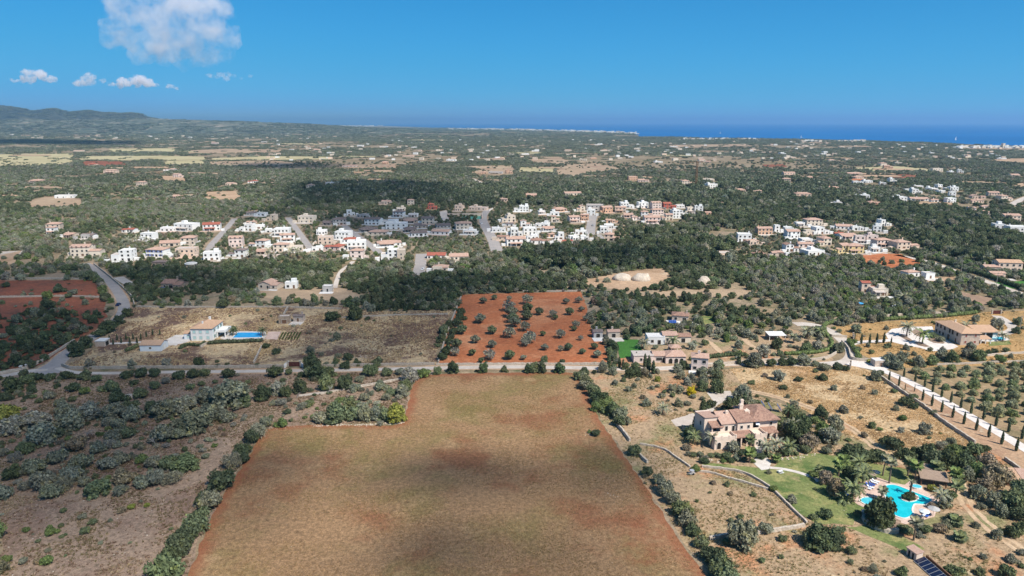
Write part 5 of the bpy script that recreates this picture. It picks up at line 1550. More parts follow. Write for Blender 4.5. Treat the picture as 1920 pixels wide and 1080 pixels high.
def gate(name, px, py, w, h, rz, label, posts=True):
    t = thing(name, label, 'gate', P(px, py), rz)
    n = max(4, int(w / 0.45))
    for i in range(n):
        mb = MB(); mb.box(-w / 2 + w * i / n + 0.02, -w / 2 + w * (i + 1) / n - 0.02, -0.04, 0.04, 0.1, h); mb.build('board', M['maroon'], t)
    if posts:
        for s in (-1, 1):
            mb = MB(); mb.box(-0.3, 0.3, -0.3, 0.3, -0.2, h + 0.3); mb.box(-0.38, 0.38, -0.38, 0.38, h + 0.3, h + 0.45); mb.build('gate_pillar', M['pale_wall'], t, (s * (w / 2 + 0.4), 0, 0))
gate('gate', 1594, 688, 3.0, 1.9, math.radians(62), 'maroon boarded gate at the start of the white drive')
gate('gate', 1600, 634, 2.6, 1.8, math.radians(70), 'small maroon gate beside the cypress forecourt of the stone farmhouse')
gate('gate', 1868, 589, 4.0, 2.0, 0.0, 'maroon gate with pale pillars behind the stone farmhouse')
gate('gate', 552, 687, 4.6, 2.0, 0.0, 'dark maroon gate between flared white walls on the straight road')
wall_line('gate_wall', [(533, 690), (542, 684)], 1.8, 0.4, M['white'], 'short flared white wall on the left of the dark maroon gate')
wall_line('gate_wall', [(562, 684), (569, 690)], 1.8, 0.4, M['white'], 'short flared white wall on the right of the dark maroon gate')
# ------------------------------------------------------------------ boundary walls and hedges
wall_line('stone_wall', [(176, 496), (205, 519), (230, 540), (248, 558), (252, 572)], 1.3, 0.5, M['pale_wall'], 'pale stone wall along the right side of the winding road')
wall_line('stone_wall', [(254, 576), (330, 577), (430, 577), (540, 577), (640, 580)], 1.0, 0.6, M['drystone'], 'dry stone wall along the far edge of the dry meadow')
wall_line('stone_wall', [(640, 597), (740, 592), (840, 590)], 0.9, 0.6, M['drystone'], 'dry stone wall across the meadow below the dark wood')
wall_line('stone_wall', [(116, 686), (130, 692), (180, 692), (300, 691), (420, 690), (530, 689)], 1.3, 0.5, M['drystone'], 'dry stone wall between the straight road and the straw meadow, left of the gate', smooth=False)
wall_line('stone_wall', [(572, 689), (640, 687), (740, 685), (815, 684)], 1.1, 0.5, M['drystone'], 'dry stone wall beside the straight road, right of the maroon gate')
wall_line('stone_wall', [(818, 685), (900, 684.5), (990, 684), (1070, 684), (1142, 684)], 1.0, 0.5, M['pale_wall'], 'pale stone wall along the near edge of the red orchard')
wall_line('stone_wall', [(1095, 546), (1040, 547), (980, 547)], 0.9, 0.7, M['drystone'], 'dry stone wall along the far edge of the red orchard')
wall_line('stone_wall', [(822, 680), (838, 625), (866, 553)], 0.9, 0.6, M['drystone'], 'dry stone wall hidden in bushes along the left edge of the red orchard')
wall_line('stone_wall', [(-10, 704), (50, 692), (80, 678), (112, 657), (140, 640)], 1.2, 0.5, M['pale_wall'], 'pale stone wall along the left side of the winding road')
wall_line('stone_wall', [(476, 682), (483, 668), (491, 652)], 1.3, 0.5, M['pale_wall'], 'short stone wall running up the straw meadow below the pool')
wall_line('stone_wall', [(376, 652), (389, 645)], 1.2, 0.5, M['pale_wall'], 'short stone wall beside the hedge of the white house')
wall_line('stone_wall', [(530, 597), (536, 585), (540, 578)], 1.4, 0.7, M['drystone'], 'crumbling stone wall behind the ruined hut')
wall_line('stone_wall', [(0, 524), (60, 523), (120, 523), (182, 524)], 1.0, 0.6, M['drystone'], 'dry stone wall along the far edge of the dark red field')
wall_line('stone_wall', [(0, 558), (60, 557), (120, 556), (186, 558)], 1.0, 0.7, M['drystone'], 'dry stone terrace wall across the dark red field')
wall_line('stone_wall', [(1157, 799), (1170, 813), (1181, 828)], 1.2, 0.6, M['pale_wall'], 'short pale stone wall on the right edge of the mown field')
wall_line('stone_wall', [(1199, 854), (1208, 864), (1214, 869)], 1.0, 0.6, M['pale_wall'], 'broken pale wall between two round bushes by the mown field')
wall_line('terrace_wall', [(1200, 834), (1225, 838), (1248, 845), (1265, 857), (1294, 877)], 0.65, 0.5, M['pale_wall'], 'pale terrace wall curving below the villa garden, upper left stretch', smooth=True)
wall_line('terrace_wall', [(1316, 876), (1345, 879), (1375, 883), (1405, 892), (1436, 910), (1458, 928), (1485, 955), (1513, 982)], 0.7, 0.5, M['pale_wall'], 'long curving pale terrace wall along the lower edge of the lawn', smooth=True)
wall_line('terrace_wall', [(1305, 884), (1335, 888), (1365, 897), (1395, 905), (1425, 914), (1440, 918)], 0.6, 0.5, M['pale_wall'], 'lower pale stone terrace wall parallel to the lawn wall', smooth=True)
wall_line('stone_wall', [(1330, 1012), (1362, 1006), (1378, 1003)], 0.9, 0.7, M['pale_wall'], 'short stone wall at the near corner of the rough paddock')
wall_line('stone_wall', [(1420, 1000), (1450, 997), (1480, 992), (1508, 987)], 0.9, 0.7, M['pale_wall'], 'low stone wall along the near side of the rough paddock')
wall_line('pool_wall', [(1618, 962), (1619, 974), (1628, 984), (1645, 993), (1665, 999), (1683, 998)], 1.1, 0.9, M['pale_wall'], 'curved pale stone wall of the raised bed below the lagoon pool', smooth=True)
wall_line('stone_wall', [(1648, 707), (1675, 725), (1700, 742), (1730, 762), (1765, 790), (1800, 814), (1828, 832)], 1.2, 0.6, M['pale_wall'], 'pale stone wall between the golden meadow and the cypress drive')
wall_line('stone_wall', [(1884, 862), (1898, 872), (1912, 881)], 1.0, 0.6, M['pale_wall'], 'short broken wall above the tiled barn at the right edge')
wall_line('stone_wall', [(1310, 690), (1370, 683), (1430, 678), (1500, 677), (1545, 674), (1566, 664), (1572, 655)], 1.2, 0.5, M['pale_wall'], 'pale stone wall curving round the walled garden beside the road', smooth=True)
wall_line('stone_wall', [(1578, 642), (1590, 655), (1594, 668), (1600, 675), (1630, 678)], 1.3, 0.5, M['pale_wall'], 'pale stone wall on the right side of the road bend', smooth=True)
wall_line('stone_wall', [(1542, 618), (1556, 630), (1560, 632), (1588, 633)], 1.2, 0.5, M['pale_wall'], 'pale wall below the clipped hedge at the road bend')
wall_line('stone_wall', [(1580, 598), (1640, 595), (1700, 590), (1760, 588), (1810, 585)], 1.0, 0.8, M['pale_wall'], 'rubble stone wall behind the long clipped hedge')
wall_line('stone_wall', [(1715, 583), (1740, 588), (1760, 592)], 1.0, 0.6, M['pale_wall'], 'short pale wall beside the turquoise gate')
wall_line('stone_wall', [(1750, 685), (1810, 683), (1870, 680), (1940, 678)], 0.8, 0.7, M['drystone'], 'low stone wall along the upper edge of the olive grove')
wall_line('stone_wall', [(1850, 668), (1890, 664), (1940, 662)], 0.9, 0.7, M['pale_wall'], 'pale stone wall below the garden of the stone farmhouse')
wall_line('stone_wall', [(600, 740), (640, 732), (700, 721), (752, 712)], 0.7, 0.7, M['pale_wall'], 'low pale rubble wall beside the overgrown lane')
wall_line('stone_wall', [(1595, 479), (1560, 480), (1630, 478), (1660, 475)], 1.0, 0.6, M['pale_wall'], 'pale wall behind the small red field')

hedge([(1552, 634), (1546, 626), (1544, 618), (1550, 610), (1580, 605), (1640, 602), (1720, 598), (1780, 594), (1830, 589)], 1.7, 2.2, 'bright', 'long clipped green hedge round the golden grass of the stone farmhouse', 0.2, 44)
hedge([(1470, 666), (1520, 664), (1548, 659), (1560, 650), (1556, 638)], 1.6, 1.8, 'bright', 'clipped green hedge curving round the walled garden with palms', 0.2, 44)
hedge([(1590, 640), (1598, 652), (1606, 664), (1612, 672)], 1.8, 2.0, 'bright', 'green hedge on the right of the road bend', 0.2, 44)
hedge([(1755, 488), (1790, 500), (1850, 520), (1940, 552)], 2.4, 3.2, 'dark', 'tall dark hedge along the pale road at the right edge', 0.3, 50)
hedge([(1625, 680), (1648, 680)], 1.4, 1.5, 'yellow', 'short bright hedge in front of the square gatehouse', 0.2, 60)
hedge([(388, 646), (420, 644), (450, 643), (490, 641)], 1.9, 1.9, 'dark', 'dark hedge in front of the rectangular pool', 0.22, 50)
hedge([(338, 655), (352, 648), (375, 649), (384, 644)], 1.6, 1.4, 'dark', 'dark clipped hedge below the white two-storey house', 0.22, 50)
hedge([(235, 660), (250, 655), (260, 650)], 1.8, 1.6, 'green', 'low green hedge left of the garage', 0.22, 50)
hedge([(1292, 676), (1330, 672), (1370, 668), (1400, 668)], 1.8, 1.8, 'dark', 'dark hedge along the road right of the pink bungalow', 0.25, 50)
hedge([(1735, 690), (1720, 682), (1700, 678)], 1.5, 1.3, 'green', 'low green hedge at the top of the olive grove', 0.22, 44)
hedge([(1590, 855), (1610, 862), (1640, 866)], 3.6, 3.4, 'dark', 'thick dark hedge behind the palms above the lagoon pool', 0.3, 60)

# ------------------------------------------------------------------ hand-placed plants
def at3(ox, oy, s, X, Y):
    return ox + X / s, oy + Y / s

# almond and fig trees of the red orchard
k_ = 0
alm = [(860, 187), (800, 207), (945, 192), (1045, 212), (945, 250), (780, 318), (675, 380), (645, 460), (640, 502), (755, 430), (735, 500), (850, 380), (850, 455), (835, 525), (785, 540), (958, 285), (962, 315), (975, 338), (945, 400), (945, 522),
       (1045, 260), (1045, 300), (1035, 362), (1060, 428), (1115, 272), (1190, 285), (1205, 298), (1135, 390), (1145, 470), (1235, 402), (1235, 475), (1275, 472), (1265, 210), (1285, 272), (1350, 252), (1310, 362), (1375, 305), (1335, 205), (1345, 415), (1355, 492), (1440, 512), (1425, 465), (1025, 525), (1040, 448), (1318, 345)]
sz = {5: 40, 6: 40, 7: 42, 11: 36, 13: 46, 18: 40, 19: 40, 22: 36, 23: 36, 29: 38, 8: 36, 9: 34}
for i, (X, Y) in enumerate(alm):
    px, py = at3(640, 500, 3.0, X, Y)
    p = P(px, py); r = (R.uniform(40, 50) if 905 < X < 1095 and 200 < Y < 460 else sz.get(i, R.choice((22, 25, 28, 32)))) * 1.6 / 3.0 * mpp(py) * 0.62
    gy = R.random()
    v, tn = (R.choice((0, 1)), 'olive') if gy < 0.35 else ((3, 'green') if gy < 0.7 else (2, 'grey'))
    row = 'far end' if Y < 260 else ('middle' if Y < 420 else 'near end')
    side = 'left' if px < 915 else ('central' if px < 1015 else 'right-hand')
    almond(p.x, p.y, r, v, tn, '%s almond tree, %s rows, %s of the red orchard' % ({'olive': 'grey-green', 'green': 'leafy green', 'grey': 'half-bare grey'}[tn], side, row), 'almond trees of the red orchard')

# cypresses
c1 = [(1160, 640), (1215, 670), (1250, 694), (1303, 703), (1348, 753), (1400, 783), (1455, 818), (1517, 850), (1580, 886), (1650, 921), (1720, 960), (1793, 1000), (1875, 1038)]
c2 = [(1243, 620), (1307, 647), (1360, 677), (1405, 706), (1455, 735), (1507, 765), (1563, 796), (1620, 827), (1690, 859), (1760, 896), (1832, 931), (1907, 969)]
for nm, lst, g in (('near side', c1, 'cypresses on the near side of the white drive'), ('grove side', c2, 'cypresses on the grove side of the white drive')):
    for i, (X, Y) in enumerate(lst):
        px, py = at3(1280, 500, 3.0, X, Y); p = P(px, py)
        thin = (nm == 'near side' and i in (2, 3))
        hpx = (40 if thin else 58 + 1.9 * i) / 3.0
        cypress(p.x, p.y, hpx * mpp(py) / math.cos(math.atan((py - 540) / FPX) + PITCH), '%s cypress, %s from the gate on the %s of the white drive' % ('thin young' if thin else 'slim dark', ORD[i], nm), g, 0.65 if thin else 1.02)
for i, (X, Y, hh) in enumerate([(967, 408, 42), (1003, 434, 62), (1050, 434, 60), (1090, 434, 64), (1130, 430, 66), (1172, 432, 38)]):
    px, py = at3(1280, 500, 3.0, X, Y); p = P(px, py)
    cypress(p.x, p.y, hh / 3.0 * mpp(py) * 1.05, 'narrow cypress, %s from left in the row at the entrance of the stone farmhouse' % ORD[i], 'cypresses at the farmhouse entrance', 1.15)
for i, (X, Y) in enumerate([(617, 838), (638, 858), (660, 834), (683, 850), (710, 830), (731, 850), (750, 830), (772, 850), (793, 830), (825, 817), (860, 806), (900, 806)]):
    px, py = at3(0, 360, 3.0, X, Y); p = P(px, py)
    cypress(p.x, p.y, 38 / 3.0 * mpp(py) * 1.05, 'small cypress, %s from left along the drive of the white two-storey house' % ORD[i], 'cypresses along the left house drive', 1.3)
for i, (px, py, hh) in enumerate([(1141, 691, 31), (1216, 697, 32), (1224.5, 701, 27), (1161, 690, 22), (1168, 692, 20), (1193, 676, 17), (1209, 688, 26)]):
    p = P(px, py)
    cypress(p.x, p.y, hh * mpp(py) * 1.06, 'tall dark cypress, %s from left in front of the pink bungalow' % ORD[sorted([1141, 1216, 1224.5, 1161, 1168, 1193, 1209]).index(px)], 'cypresses in front of the pink bungalow', 1.5)
for i, (px, py, hh) in enumerate([(1317, 776, 30), (1320, 775, 26), (1304, 806, 32), (1395, 761, 26), (1405, 758, 22), (1385, 683, 22)]):
    p = P(px, py)
    cypress(p.x, p.y, hh * mpp(py) * 1.1, ['tall cypress left of the round bush behind the villa', 'broad cypress beside the gravel yard behind the villa', 'dark cypress against the left wall of the villa', 'slim cypress behind the villa roof near the blue panels', 'short cypress near the blue panels behind the villa', 'single dark cypress by the road right of the pink bungalow'][i], 'cypresses round the villa', 1.9)

# palms
palms = [  # px, py(base), height m, fan, fronds, size, tint, label
    (1597, 940, 4.3, 0, 22, 1.25, 'green', 'tall date palm with wide crown at the left end of the lagoon pool'),
    (1572, 893, 4.2, 1, 18, 1.2, 'bright', 'fan palm with yellowing fronds left of the sunbeds'),
    (1580, 889, 4.6, 1, 18, 1.2, 'bright', 'taller fan palm behind the yellowing one left of the sunbeds'),
    (1608, 887, 3.8, 0, 20, 1.2, 'green', 'date palm above the blue sunbeds'),
    (1617, 912, 4.2, 0, 20, 1.15, 'green', 'dense date palm directly beside the blue sunbeds'),
    (1655, 892, 5.6, 1, 18, 1.0, 'olive', 'slim grey-trunked fan palm behind the pool terrace'),
    (1667, 906, 6.6, 1, 18, 1.0, 'olive', 'tallest pale-trunked fan palm on the edge of the pool terrace'),
    (1715, 902, 5.2, 1, 20, 1.2, 'bright', 'fan palm at the left corner of the thatched pool roof'),
    (1702, 892, 4.4, 1, 20, 1.2, 'green', 'fan palm behind the lawn left of the thatched roof'),
    (1757, 893, 3.2, 1, 20, 1.2, 'green', 'bushy fan palm behind the thatched roof'),
    (1750, 890, 3.0, 1, 18, 1.1, 'green', 'smaller fan palm behind the thatched roof'),
    (1790, 912, 4.0, 1, 22, 1.3, 'bright', 'yellowish fan palm right of the thatched roof'),
    (1791, 931, 3.4, 1, 20, 1.3, 'green', 'fan palm below the yellowish one right of the pool'),
    (1766, 950, 3.6, 0, 20, 1.0, 'olive', 'feathery palm at the right corner of the lagoon pool'),
    (1652, 938, 3.0, 1, 18, 0.9, 'olive', 'small fan palm between the spa pool and the lagoon pool'),
    (1706, 928, 4.4, 0, 12, 0.5, 'olive', 'young palm on the round island of the lagoon pool'),
    (1713, 1013, 5.2, 1, 20, 1.05, 'olive', 'leaning fan palm standing below the pool terrace'),
    (1799, 1013, 1.2, 1, 18, 1.1, 'green', 'low fan palm on the bare ground below the pool'),
    (1791, 986, 1.6, 1, 18, 1.1, 'green', 'bright low fan palm in the planting below the pool'),
    (1333, 838, 3.9, 0, 20, 0.95, 'olive', 'grey-green date palm at the left corner of the villa terrace'),
    (1405, 868, 3.6, 1, 20, 1.2, 'bright', 'bright yellow-green fan palm in front of the villa porch'),
    (1404, 852, 5.2, 1, 20, 1.1, 'green', 'taller bright fan palm against the villa porch'),
    (1437, 853, 3.4, 0, 22, 1.1, 'olive', 'date palm left of the villa side porch'),
    (1454, 847, 3.2, 0, 22, 1.1, 'grey', 'greyish date palm in front of the villa side porch'),
    (1477, 848, 2.4, 0, 22, 1.25, 'green', 'wide dark date palm right of the villa'),
    (1486, 826, 6.2, 0, 18, 0.9, 'olive', 'tall palm rising out of the trees right of the villa'),
    (1476, 792, 5.0, 0, 20, 1.1, 'dark', 'dark palm behind the villa roof on the right'),
    (1300, 832, 3.0, 0, 20, 1.0, 'green', 'bright palm beside the left wall of the villa'),
    (1455, 868, 1.6, 1, 18, 0.9, 'bright', 'small fan palm on the lawn edge below the villa'),
    (1583, 941, 1.0, 0, 18, 1.2, 'green', 'low bushy palm on the lawn left of the pool'),
    (1535, 893, 2.2, 1, 16, 0.9, 'green', 'short fan palm above the lawn path'),
    (1242, 778, 3.0, 0, 20, 1.0, 'olive', 'palm on the dry slope left of the gravel yard'),
    (1699.5, 631, 5.3, 0, 22, 1.5, 'olive', 'tall date palm on the oval bed of the white forecourt'),
    (1729, 645, 5.2, 0, 22, 1.5, 'bright', 'yellow-green date palm on the forecourt bed nearer the farmhouse'),
    (1487, 643, 2.8, 1, 18, 1.4, 'olive', 'fan palm right of the white carport'),
    (1512, 634, 3.6, 0, 20, 1.5, 'olive', 'date palm in the walled garden near the road bend'),
    (1538, 631, 3.0, 0, 18, 1.3, 'green', 'palm at the right end of the walled garden'),
    (1207, 655, 3.2, 0, 18, 1.3, 'olive', 'palm at the edge of the bright green lawn'),
    (1262, 648, 3.0, 0, 18, 1.2, 'green', 'palm in the garden behind the pink bungalow'),
    (437, 629, 3.0, 0, 18, 1.0, 'dark', 'small palm at the left end of the rectangular pool'),
    (492, 630, 3.0, 0, 18, 1.0, 'dark', 'small palm at the right end of the rectangular pool'),
    (1880, 640, 3.4, 0, 16, 1.3, 'olive', 'ragged palm beside the light blue farmhouse pool'),
    (1812, 610, 0.4, 0, 16, 1.2, 'olive', 'low palm behind the stone farmhouse'),
    (1694, 566, 3.0, 0, 18, 1.7, 'olive', 'palm beside the cream annex above the turquoise gate'),
    (1706, 565, 3.2, 0, 18, 1.6, 'dark', 'dark palm right of the cream annex')]
for px, py, h, fan, nf, s, tn, lab in palms:
    p = P(px, py); palm(p.x, p.y, h, lab, None, bool(fan), nf, s, tn)
for i, (px, py, h) in enumerate([(333, 484, 4.5), (505, 480, 5), (510, 485, 4), (545, 484, 6), (558, 486, 7), (470, 484, 4), (500, 456, 6), (258, 455, 5), (243, 458, 5), (276, 456, 4), (535, 452, 5), (588, 488, 4)]):
    p = P(px, py); palm(p.x, p.y, h, 'village garden palm, %s from left among the white houses' % ORD[[q[0] for q in sorted([(333, 484, 4.5), (505, 480, 5), (510, 485, 4), (545, 484, 6), (558, 486, 7), (470, 484, 4), (500, 456, 6), (258, 455, 5), (243, 458, 5), (276, 456, 4), (535, 452, 5), (588, 488, 4)])].index(px)], 'palms in the village gardens', False, 14, 1.5, 'olive')

# olive grove in rows beside the white drive
gp = wpoly([(1690, 692), (1760, 688), (1870, 684), (1935, 680), (1935, 836), (1880, 806), (1820, 775), (1760, 742), (1712, 712)])
dr = (P(1900, 826) - P(1680, 706)).normalized(); nr = Vector((-dr.y, dr.x, 0))
if nr.y < 0: nr = -nr
o0 = P(1690, 700)
ng = 0
for i in range(-6, 30):
    for j in range(1, 26):
        q = o0 + dr * (i * 6.2 + R.uniform(-0.8, 0.8)) + nr * (j * 5.6 + R.uniform(-0.6, 0.6))
        if inpoly(np.array([q.x]), np.array([q.y]), gp)[0] and R.random() < 0.86:
            tn = R.choice(('olive', 'olive', 'olive', 'green'))
            rr_ = R.uniform(1.5, 2.5)
            qx, qy = to_px(q.x, q.y)
            if qx > 1960 or qy < 683: continue
            rowword = 'nearest the white drive' if j < 5 else ('in the middle' if j < 10 else 'towards the stone farmhouse')
            tree(q.x, q.y, rr_, rr_ * R.uniform(1.05, 1.3), (0.27, 0.285, 0.17) if tn == 'olive' else (0.21, 0.245, 0.12), '%s %s olive tree in the grove rows %s' % ('small' if rr_ < 1.9 else 'round', TONE[tn], rowword), 'olive trees of the grove', 'olive_tree', 'olive tree')
            ng += 1

# single shrubs and trees of the estate, meadow and field edges: (X, Ybase, diameter px, tint, kind) in enlarged pixels
def plants(ox, oy, s, lst, where, group):
    for X, Y, D, tn, kd in lst:
        if group == 'scrub at the lower left' and tn in ('green', 'dark', 'bright') and R.random() < 0.55: tn = 'grey' if R.random() < 0.15 else 'olive'
        px, py = at3(ox, oy, s, X, Y)
        p = P(px, py); r = D / s * mpp(py) * 0.5
        size = 'small' if r < 1.0 else ('broad' if r > 2.4 else 'round')
        if kd == 's':
            shrub(p.x, p.y, r, r * R.uniform(1.0, 1.25), tn, '%s %s shrub %s' % (size, TONE[tn], where), group)
        elif kd == 'p':
            tree(p.x, p.y, r, r * 1.7, tn, '%s %s pine %s' % (size, TONE[tn], where), group, 'pine_tree', 'tree', 'pine')
        else:
            tree(p.x, p.y, r, r * (R.uniform(0.95, 1.2) if r > 3.2 and 'scrub' in group else R.uniform(1.3, 1.65)), tn, '%s %s tree %s' % (size, TONE[tn], where), group, 'garden_tree', 'tree')
plants(1280, 720, 3.0, [(75, 490, 62, 'bright', 's'), (120, 445, 60, 'dark', 's'), (60, 410, 50, 'green', 's'), (285, 385, 80, 'grey', 't'), (370, 400, 50, 'green', 's'), (245, 420, 70, 'green', 's'), (300, 430, 60, 'olive', 's'), (130, 420, 40, 'grey', 's'),
    (205, 415, 50, 'green', 's'), (270, 440, 50, 'dark', 's'), (330, 400, 60, 'dark', 's'), (225, 440, 40, 'bright', 's'), (345, 430, 44, 'green', 's'), (100, 410, 50, 'olive', 's'), (160, 410, 46, 'green', 's'), (440, 420, 60, 'dark', 's'), (480, 410, 60, 'green', 's'), (530, 420, 56, 'green', 's'), (580, 400, 70, 'dark', 's'), (20, 370, 60, 'brown', 's'), (45, 300, 90, 'dark', 't'), (270, 160, 110, 'dark', 't'), (160, 130, 70, 'dark', 's'), (330, 95, 110, 'olive', 't'), (380, 130, 70, 'olive', 't'), (420, 120, 60, 'green', 's')], 'in the garden round the villa', 'garden plants round the villa')
plants(1280, 720, 3.0, [(640, 320, 150, 'dark', 't'), (700, 360, 110, 'brown', 't'), (600, 300, 110, 'olive', 't'), (560, 260, 90, 'green', 't'), (680, 250, 100, 'dark', 't'), (620, 210, 100, 'green', 't'), (740, 220, 70, 'bright', 's'), (690, 385, 80, 'green', 's'), (790, 300, 100, 'bright', 't'), (830, 330, 110, 'olive', 't'), (810, 390, 70, 'olive', 's'), (840, 270, 70, 'green', 's'), (770, 200, 90, 'dark', 't'), (860, 260, 100, 'olive', 't')], 'in the grove right of the villa', 'trees in the grove right of the villa')
plants(1280, 720, 3.0, [(1180, 365, 135, 'dark', 's'), (1095, 435, 120, 'dark', 's'), (950, 410, 130, 'dark', 's'), (1010, 410, 100, 'dark', 's'), (930, 390, 60, 'grey', 't')], 'beside the dirt track behind the pool', 'bushes by the dirt track')
plants(1280, 720, 3.0, [(568, 30, 55, 'dark', 's'), (905, 162, 58, 'olive', 't'), (1240, 205, 52, 'bright', 's'), (1355, 280, 80, 'olive', 't'), (1225, 272, 42, 'grey', 't'), (1105, 262, 36, 'bright', 's'), (1065, 248, 48, 'green', 't'), (1200, 150, 40, 'olive', 't'), (1000, 195, 34, 'grey', 's'), (850, 35, 44, 'olive', 't'), (590, 80, 30, 'olive', 't'), (1385, 310, 30, 'green', 's'), (720, 110, 40, 'brown', 's'), (1080, 60, 40, 'grey', 't'), (1020, 300, 50, 'brown', 's')], 'alone on the golden meadow', 'scattered plants of the golden meadow')
plants(1280, 500, 3.0, [(650, 645, 55, 'dark', 's'), (790, 640, 75, 'dark', 's'), (540, 640, 70, 'grey', 't'), (385, 660, 45, 'green', 's'), (460, 620, 40, 'brown', 's'), (1085, 640, 65, 'olive', 't'), (1190, 710, 42, 'green', 's'), (1010, 690, 40, 'brown', 's'), (745, 595, 36, 'green', 's'), (1250, 780, 90, 'dark', 's'), (1300, 745, 60, 'green', 's'), (1300, 800, 60, 'dark', 's')], 'on the upper golden meadow', 'scattered plants of the upper golden meadow')
plants(1280, 500, 3.0, [(400, 565, 100, 'olive', 't'), (365, 560, 70, 'dark', 's'), (500, 560, 70, 'dark', 's'), (610, 555, 80, 'dark', 's'), (680, 550, 80, 'olive', 't'), (745, 560, 60, 'olive', 's'), (800, 585, 80, 'olive', 's'), (870, 580, 70, 'dark', 's'), (915, 585, 50, 'dark', 's'), (560, 555, 70, 'dark', 's'), (440, 560, 60, 'dark', 's')], 'in the bush row below the road bend', 'bush row below the road bend')
plants(1280, 720, 3.0, [(250, 572, 44, 'green', 's'), (172, 565, 40, 'brown', 's'), (400, 632, 40, 'green', 's'), (325, 755, 42, 'green', 's'), (270, 778, 45, 'green', 's'), (510, 600, 55, 'bright', 's'), (270, 625, 40, 'brown', 's'), (155, 615, 24, 'green', 's'), (505, 740, 30, 'brown', 's')], 'on the rough paddock below the terrace walls', 'plants of the rough paddock')
plants(1280, 720, 3.0, [(470, 835, 105, 'olive', 's'), (335, 915, 190, 'olive', 't'), (770, 915, 190, 'dark', 't'), (840, 920, 130, 'dark', 't'), (720, 900, 110, 'green', 't'), (885, 835, 62, 'green', 's'), (560, 885, 66, 'green', 's'), (945, 952, 72, 'green', 's'), (445, 1000, 50, 'green', 's'), (555, 980, 40, 'green', 's'), (1070, 1058, 72, 'grey', 's'), (1230, 1075, 88, 'green', 's'), (735, 760, 60, 'green', 's'), (250, 900, 60, 'green', 's')], 'on the bare slope at the lower right', 'plants of the lower right slope')
plants(1280, 720, 3.0, [(805, 748, 95, 'dark', 's'), (485, 505, 30, 'olive', 't'), (615, 668, 60, 'grey', 't'), (505, 600, 30, 'yellow', 's'), (985, 745, 60, 'green', 's'), (745, 595, 24, 'green', 's'), (735, 525, 70, 'bright', 's'), (855, 625, 120, 'brown', 't'), (800, 560, 90, 'brown', 't'), (940, 530, 110, 'dark', 's'), (900, 660, 70, 'green', 's')], 'on the green lawn above the pool', 'plants on the lawn')
plants(1280, 720, 3.0, [(1105, 790, 185, 'dark', 't'), (1060, 740, 60, 'dark', 's'), (1275, 640, 60, 'dark', 's'), (1400, 600, 70, 'yellow', 's'), (1510, 640, 80, 'green', 's'), (1470, 690, 80, 'olive', 't'), (1515, 770, 90, 'dark', 's'), (1440, 830, 90, 'brown', 's'), (1360, 830, 80, 'green', 's'), (1260, 840, 90, 'green', 's'), (1480, 800, 70, 'olive', 's'), (1400, 700, 60, 'brown', 's'), (1225, 830, 70, 'dark', 's'), (1540, 800, 60, 'bright', 's'), (1330, 860, 60, 'olive', 's')], 'in the planting round the lagoon pool', 'planting round the lagoon pool')
plants(1280, 720, 3.0, [(1370, 420, 110, 'dark', 't'), (1410, 455, 120, 'green', 't'), (1475, 470, 130, 'dark', 't'), (1530, 430, 110, 'bright', 't'), (1590, 480, 120, 'dark', 't'), (1560, 390, 90, 'dark', 's'), (1630, 410, 100, 'green', 't'), (1640, 520, 110, 'bright', 't'), (1710, 490, 130, 'brown', 't'), (1750, 560, 150, 'brown', 't'), (1700, 600, 100, 'brown', 't'), (1600, 540, 90, 'olive', 't'), (1650, 640, 100, 'olive', 't'), (1450, 360, 80, 'grey', 's'), (1510, 340, 80, 'olive', 's'), (1700, 380, 70, 'dark', 's'), (1260, 420, 120, 'dark', 's'), (1310, 400, 80, 'dark', 's')], 'in the thicket above the thatched roof', 'thicket above the thatched roof')
plants(1280, 720, 3.0, [(1690, 980, 50, 'grey', 's'), (1845, 1000, 80, 'olive', 's'), (1820, 1085, 100, 'green', 't'), (1670, 1072, 62, 'green', 't'), (1760, 868, 66, 'olive', 't'), (1645, 808, 46, 'olive', 't'), (1850, 858, 110, 'dark', 's'), (1905, 830, 110, 'green', 's'), (1790, 740, 90, 'olive', 't'), (1850, 700, 150, 'green', 't'), (1750, 690, 110, 'olive', 't'), (1900, 640, 120, 'green', 't'), (1680, 700, 60, 'olive', 's'), (1880, 760, 120, 'dark', 's'), (1530, 1075, 100, 'green', 's'), (1490, 1060, 70, 'bright', 's'), (1590, 980, 24, 'green', 's'), (1910, 960, 60, 'olive', 's')], 'beside the dirt track at the right edge', 'plants by the right-hand track')
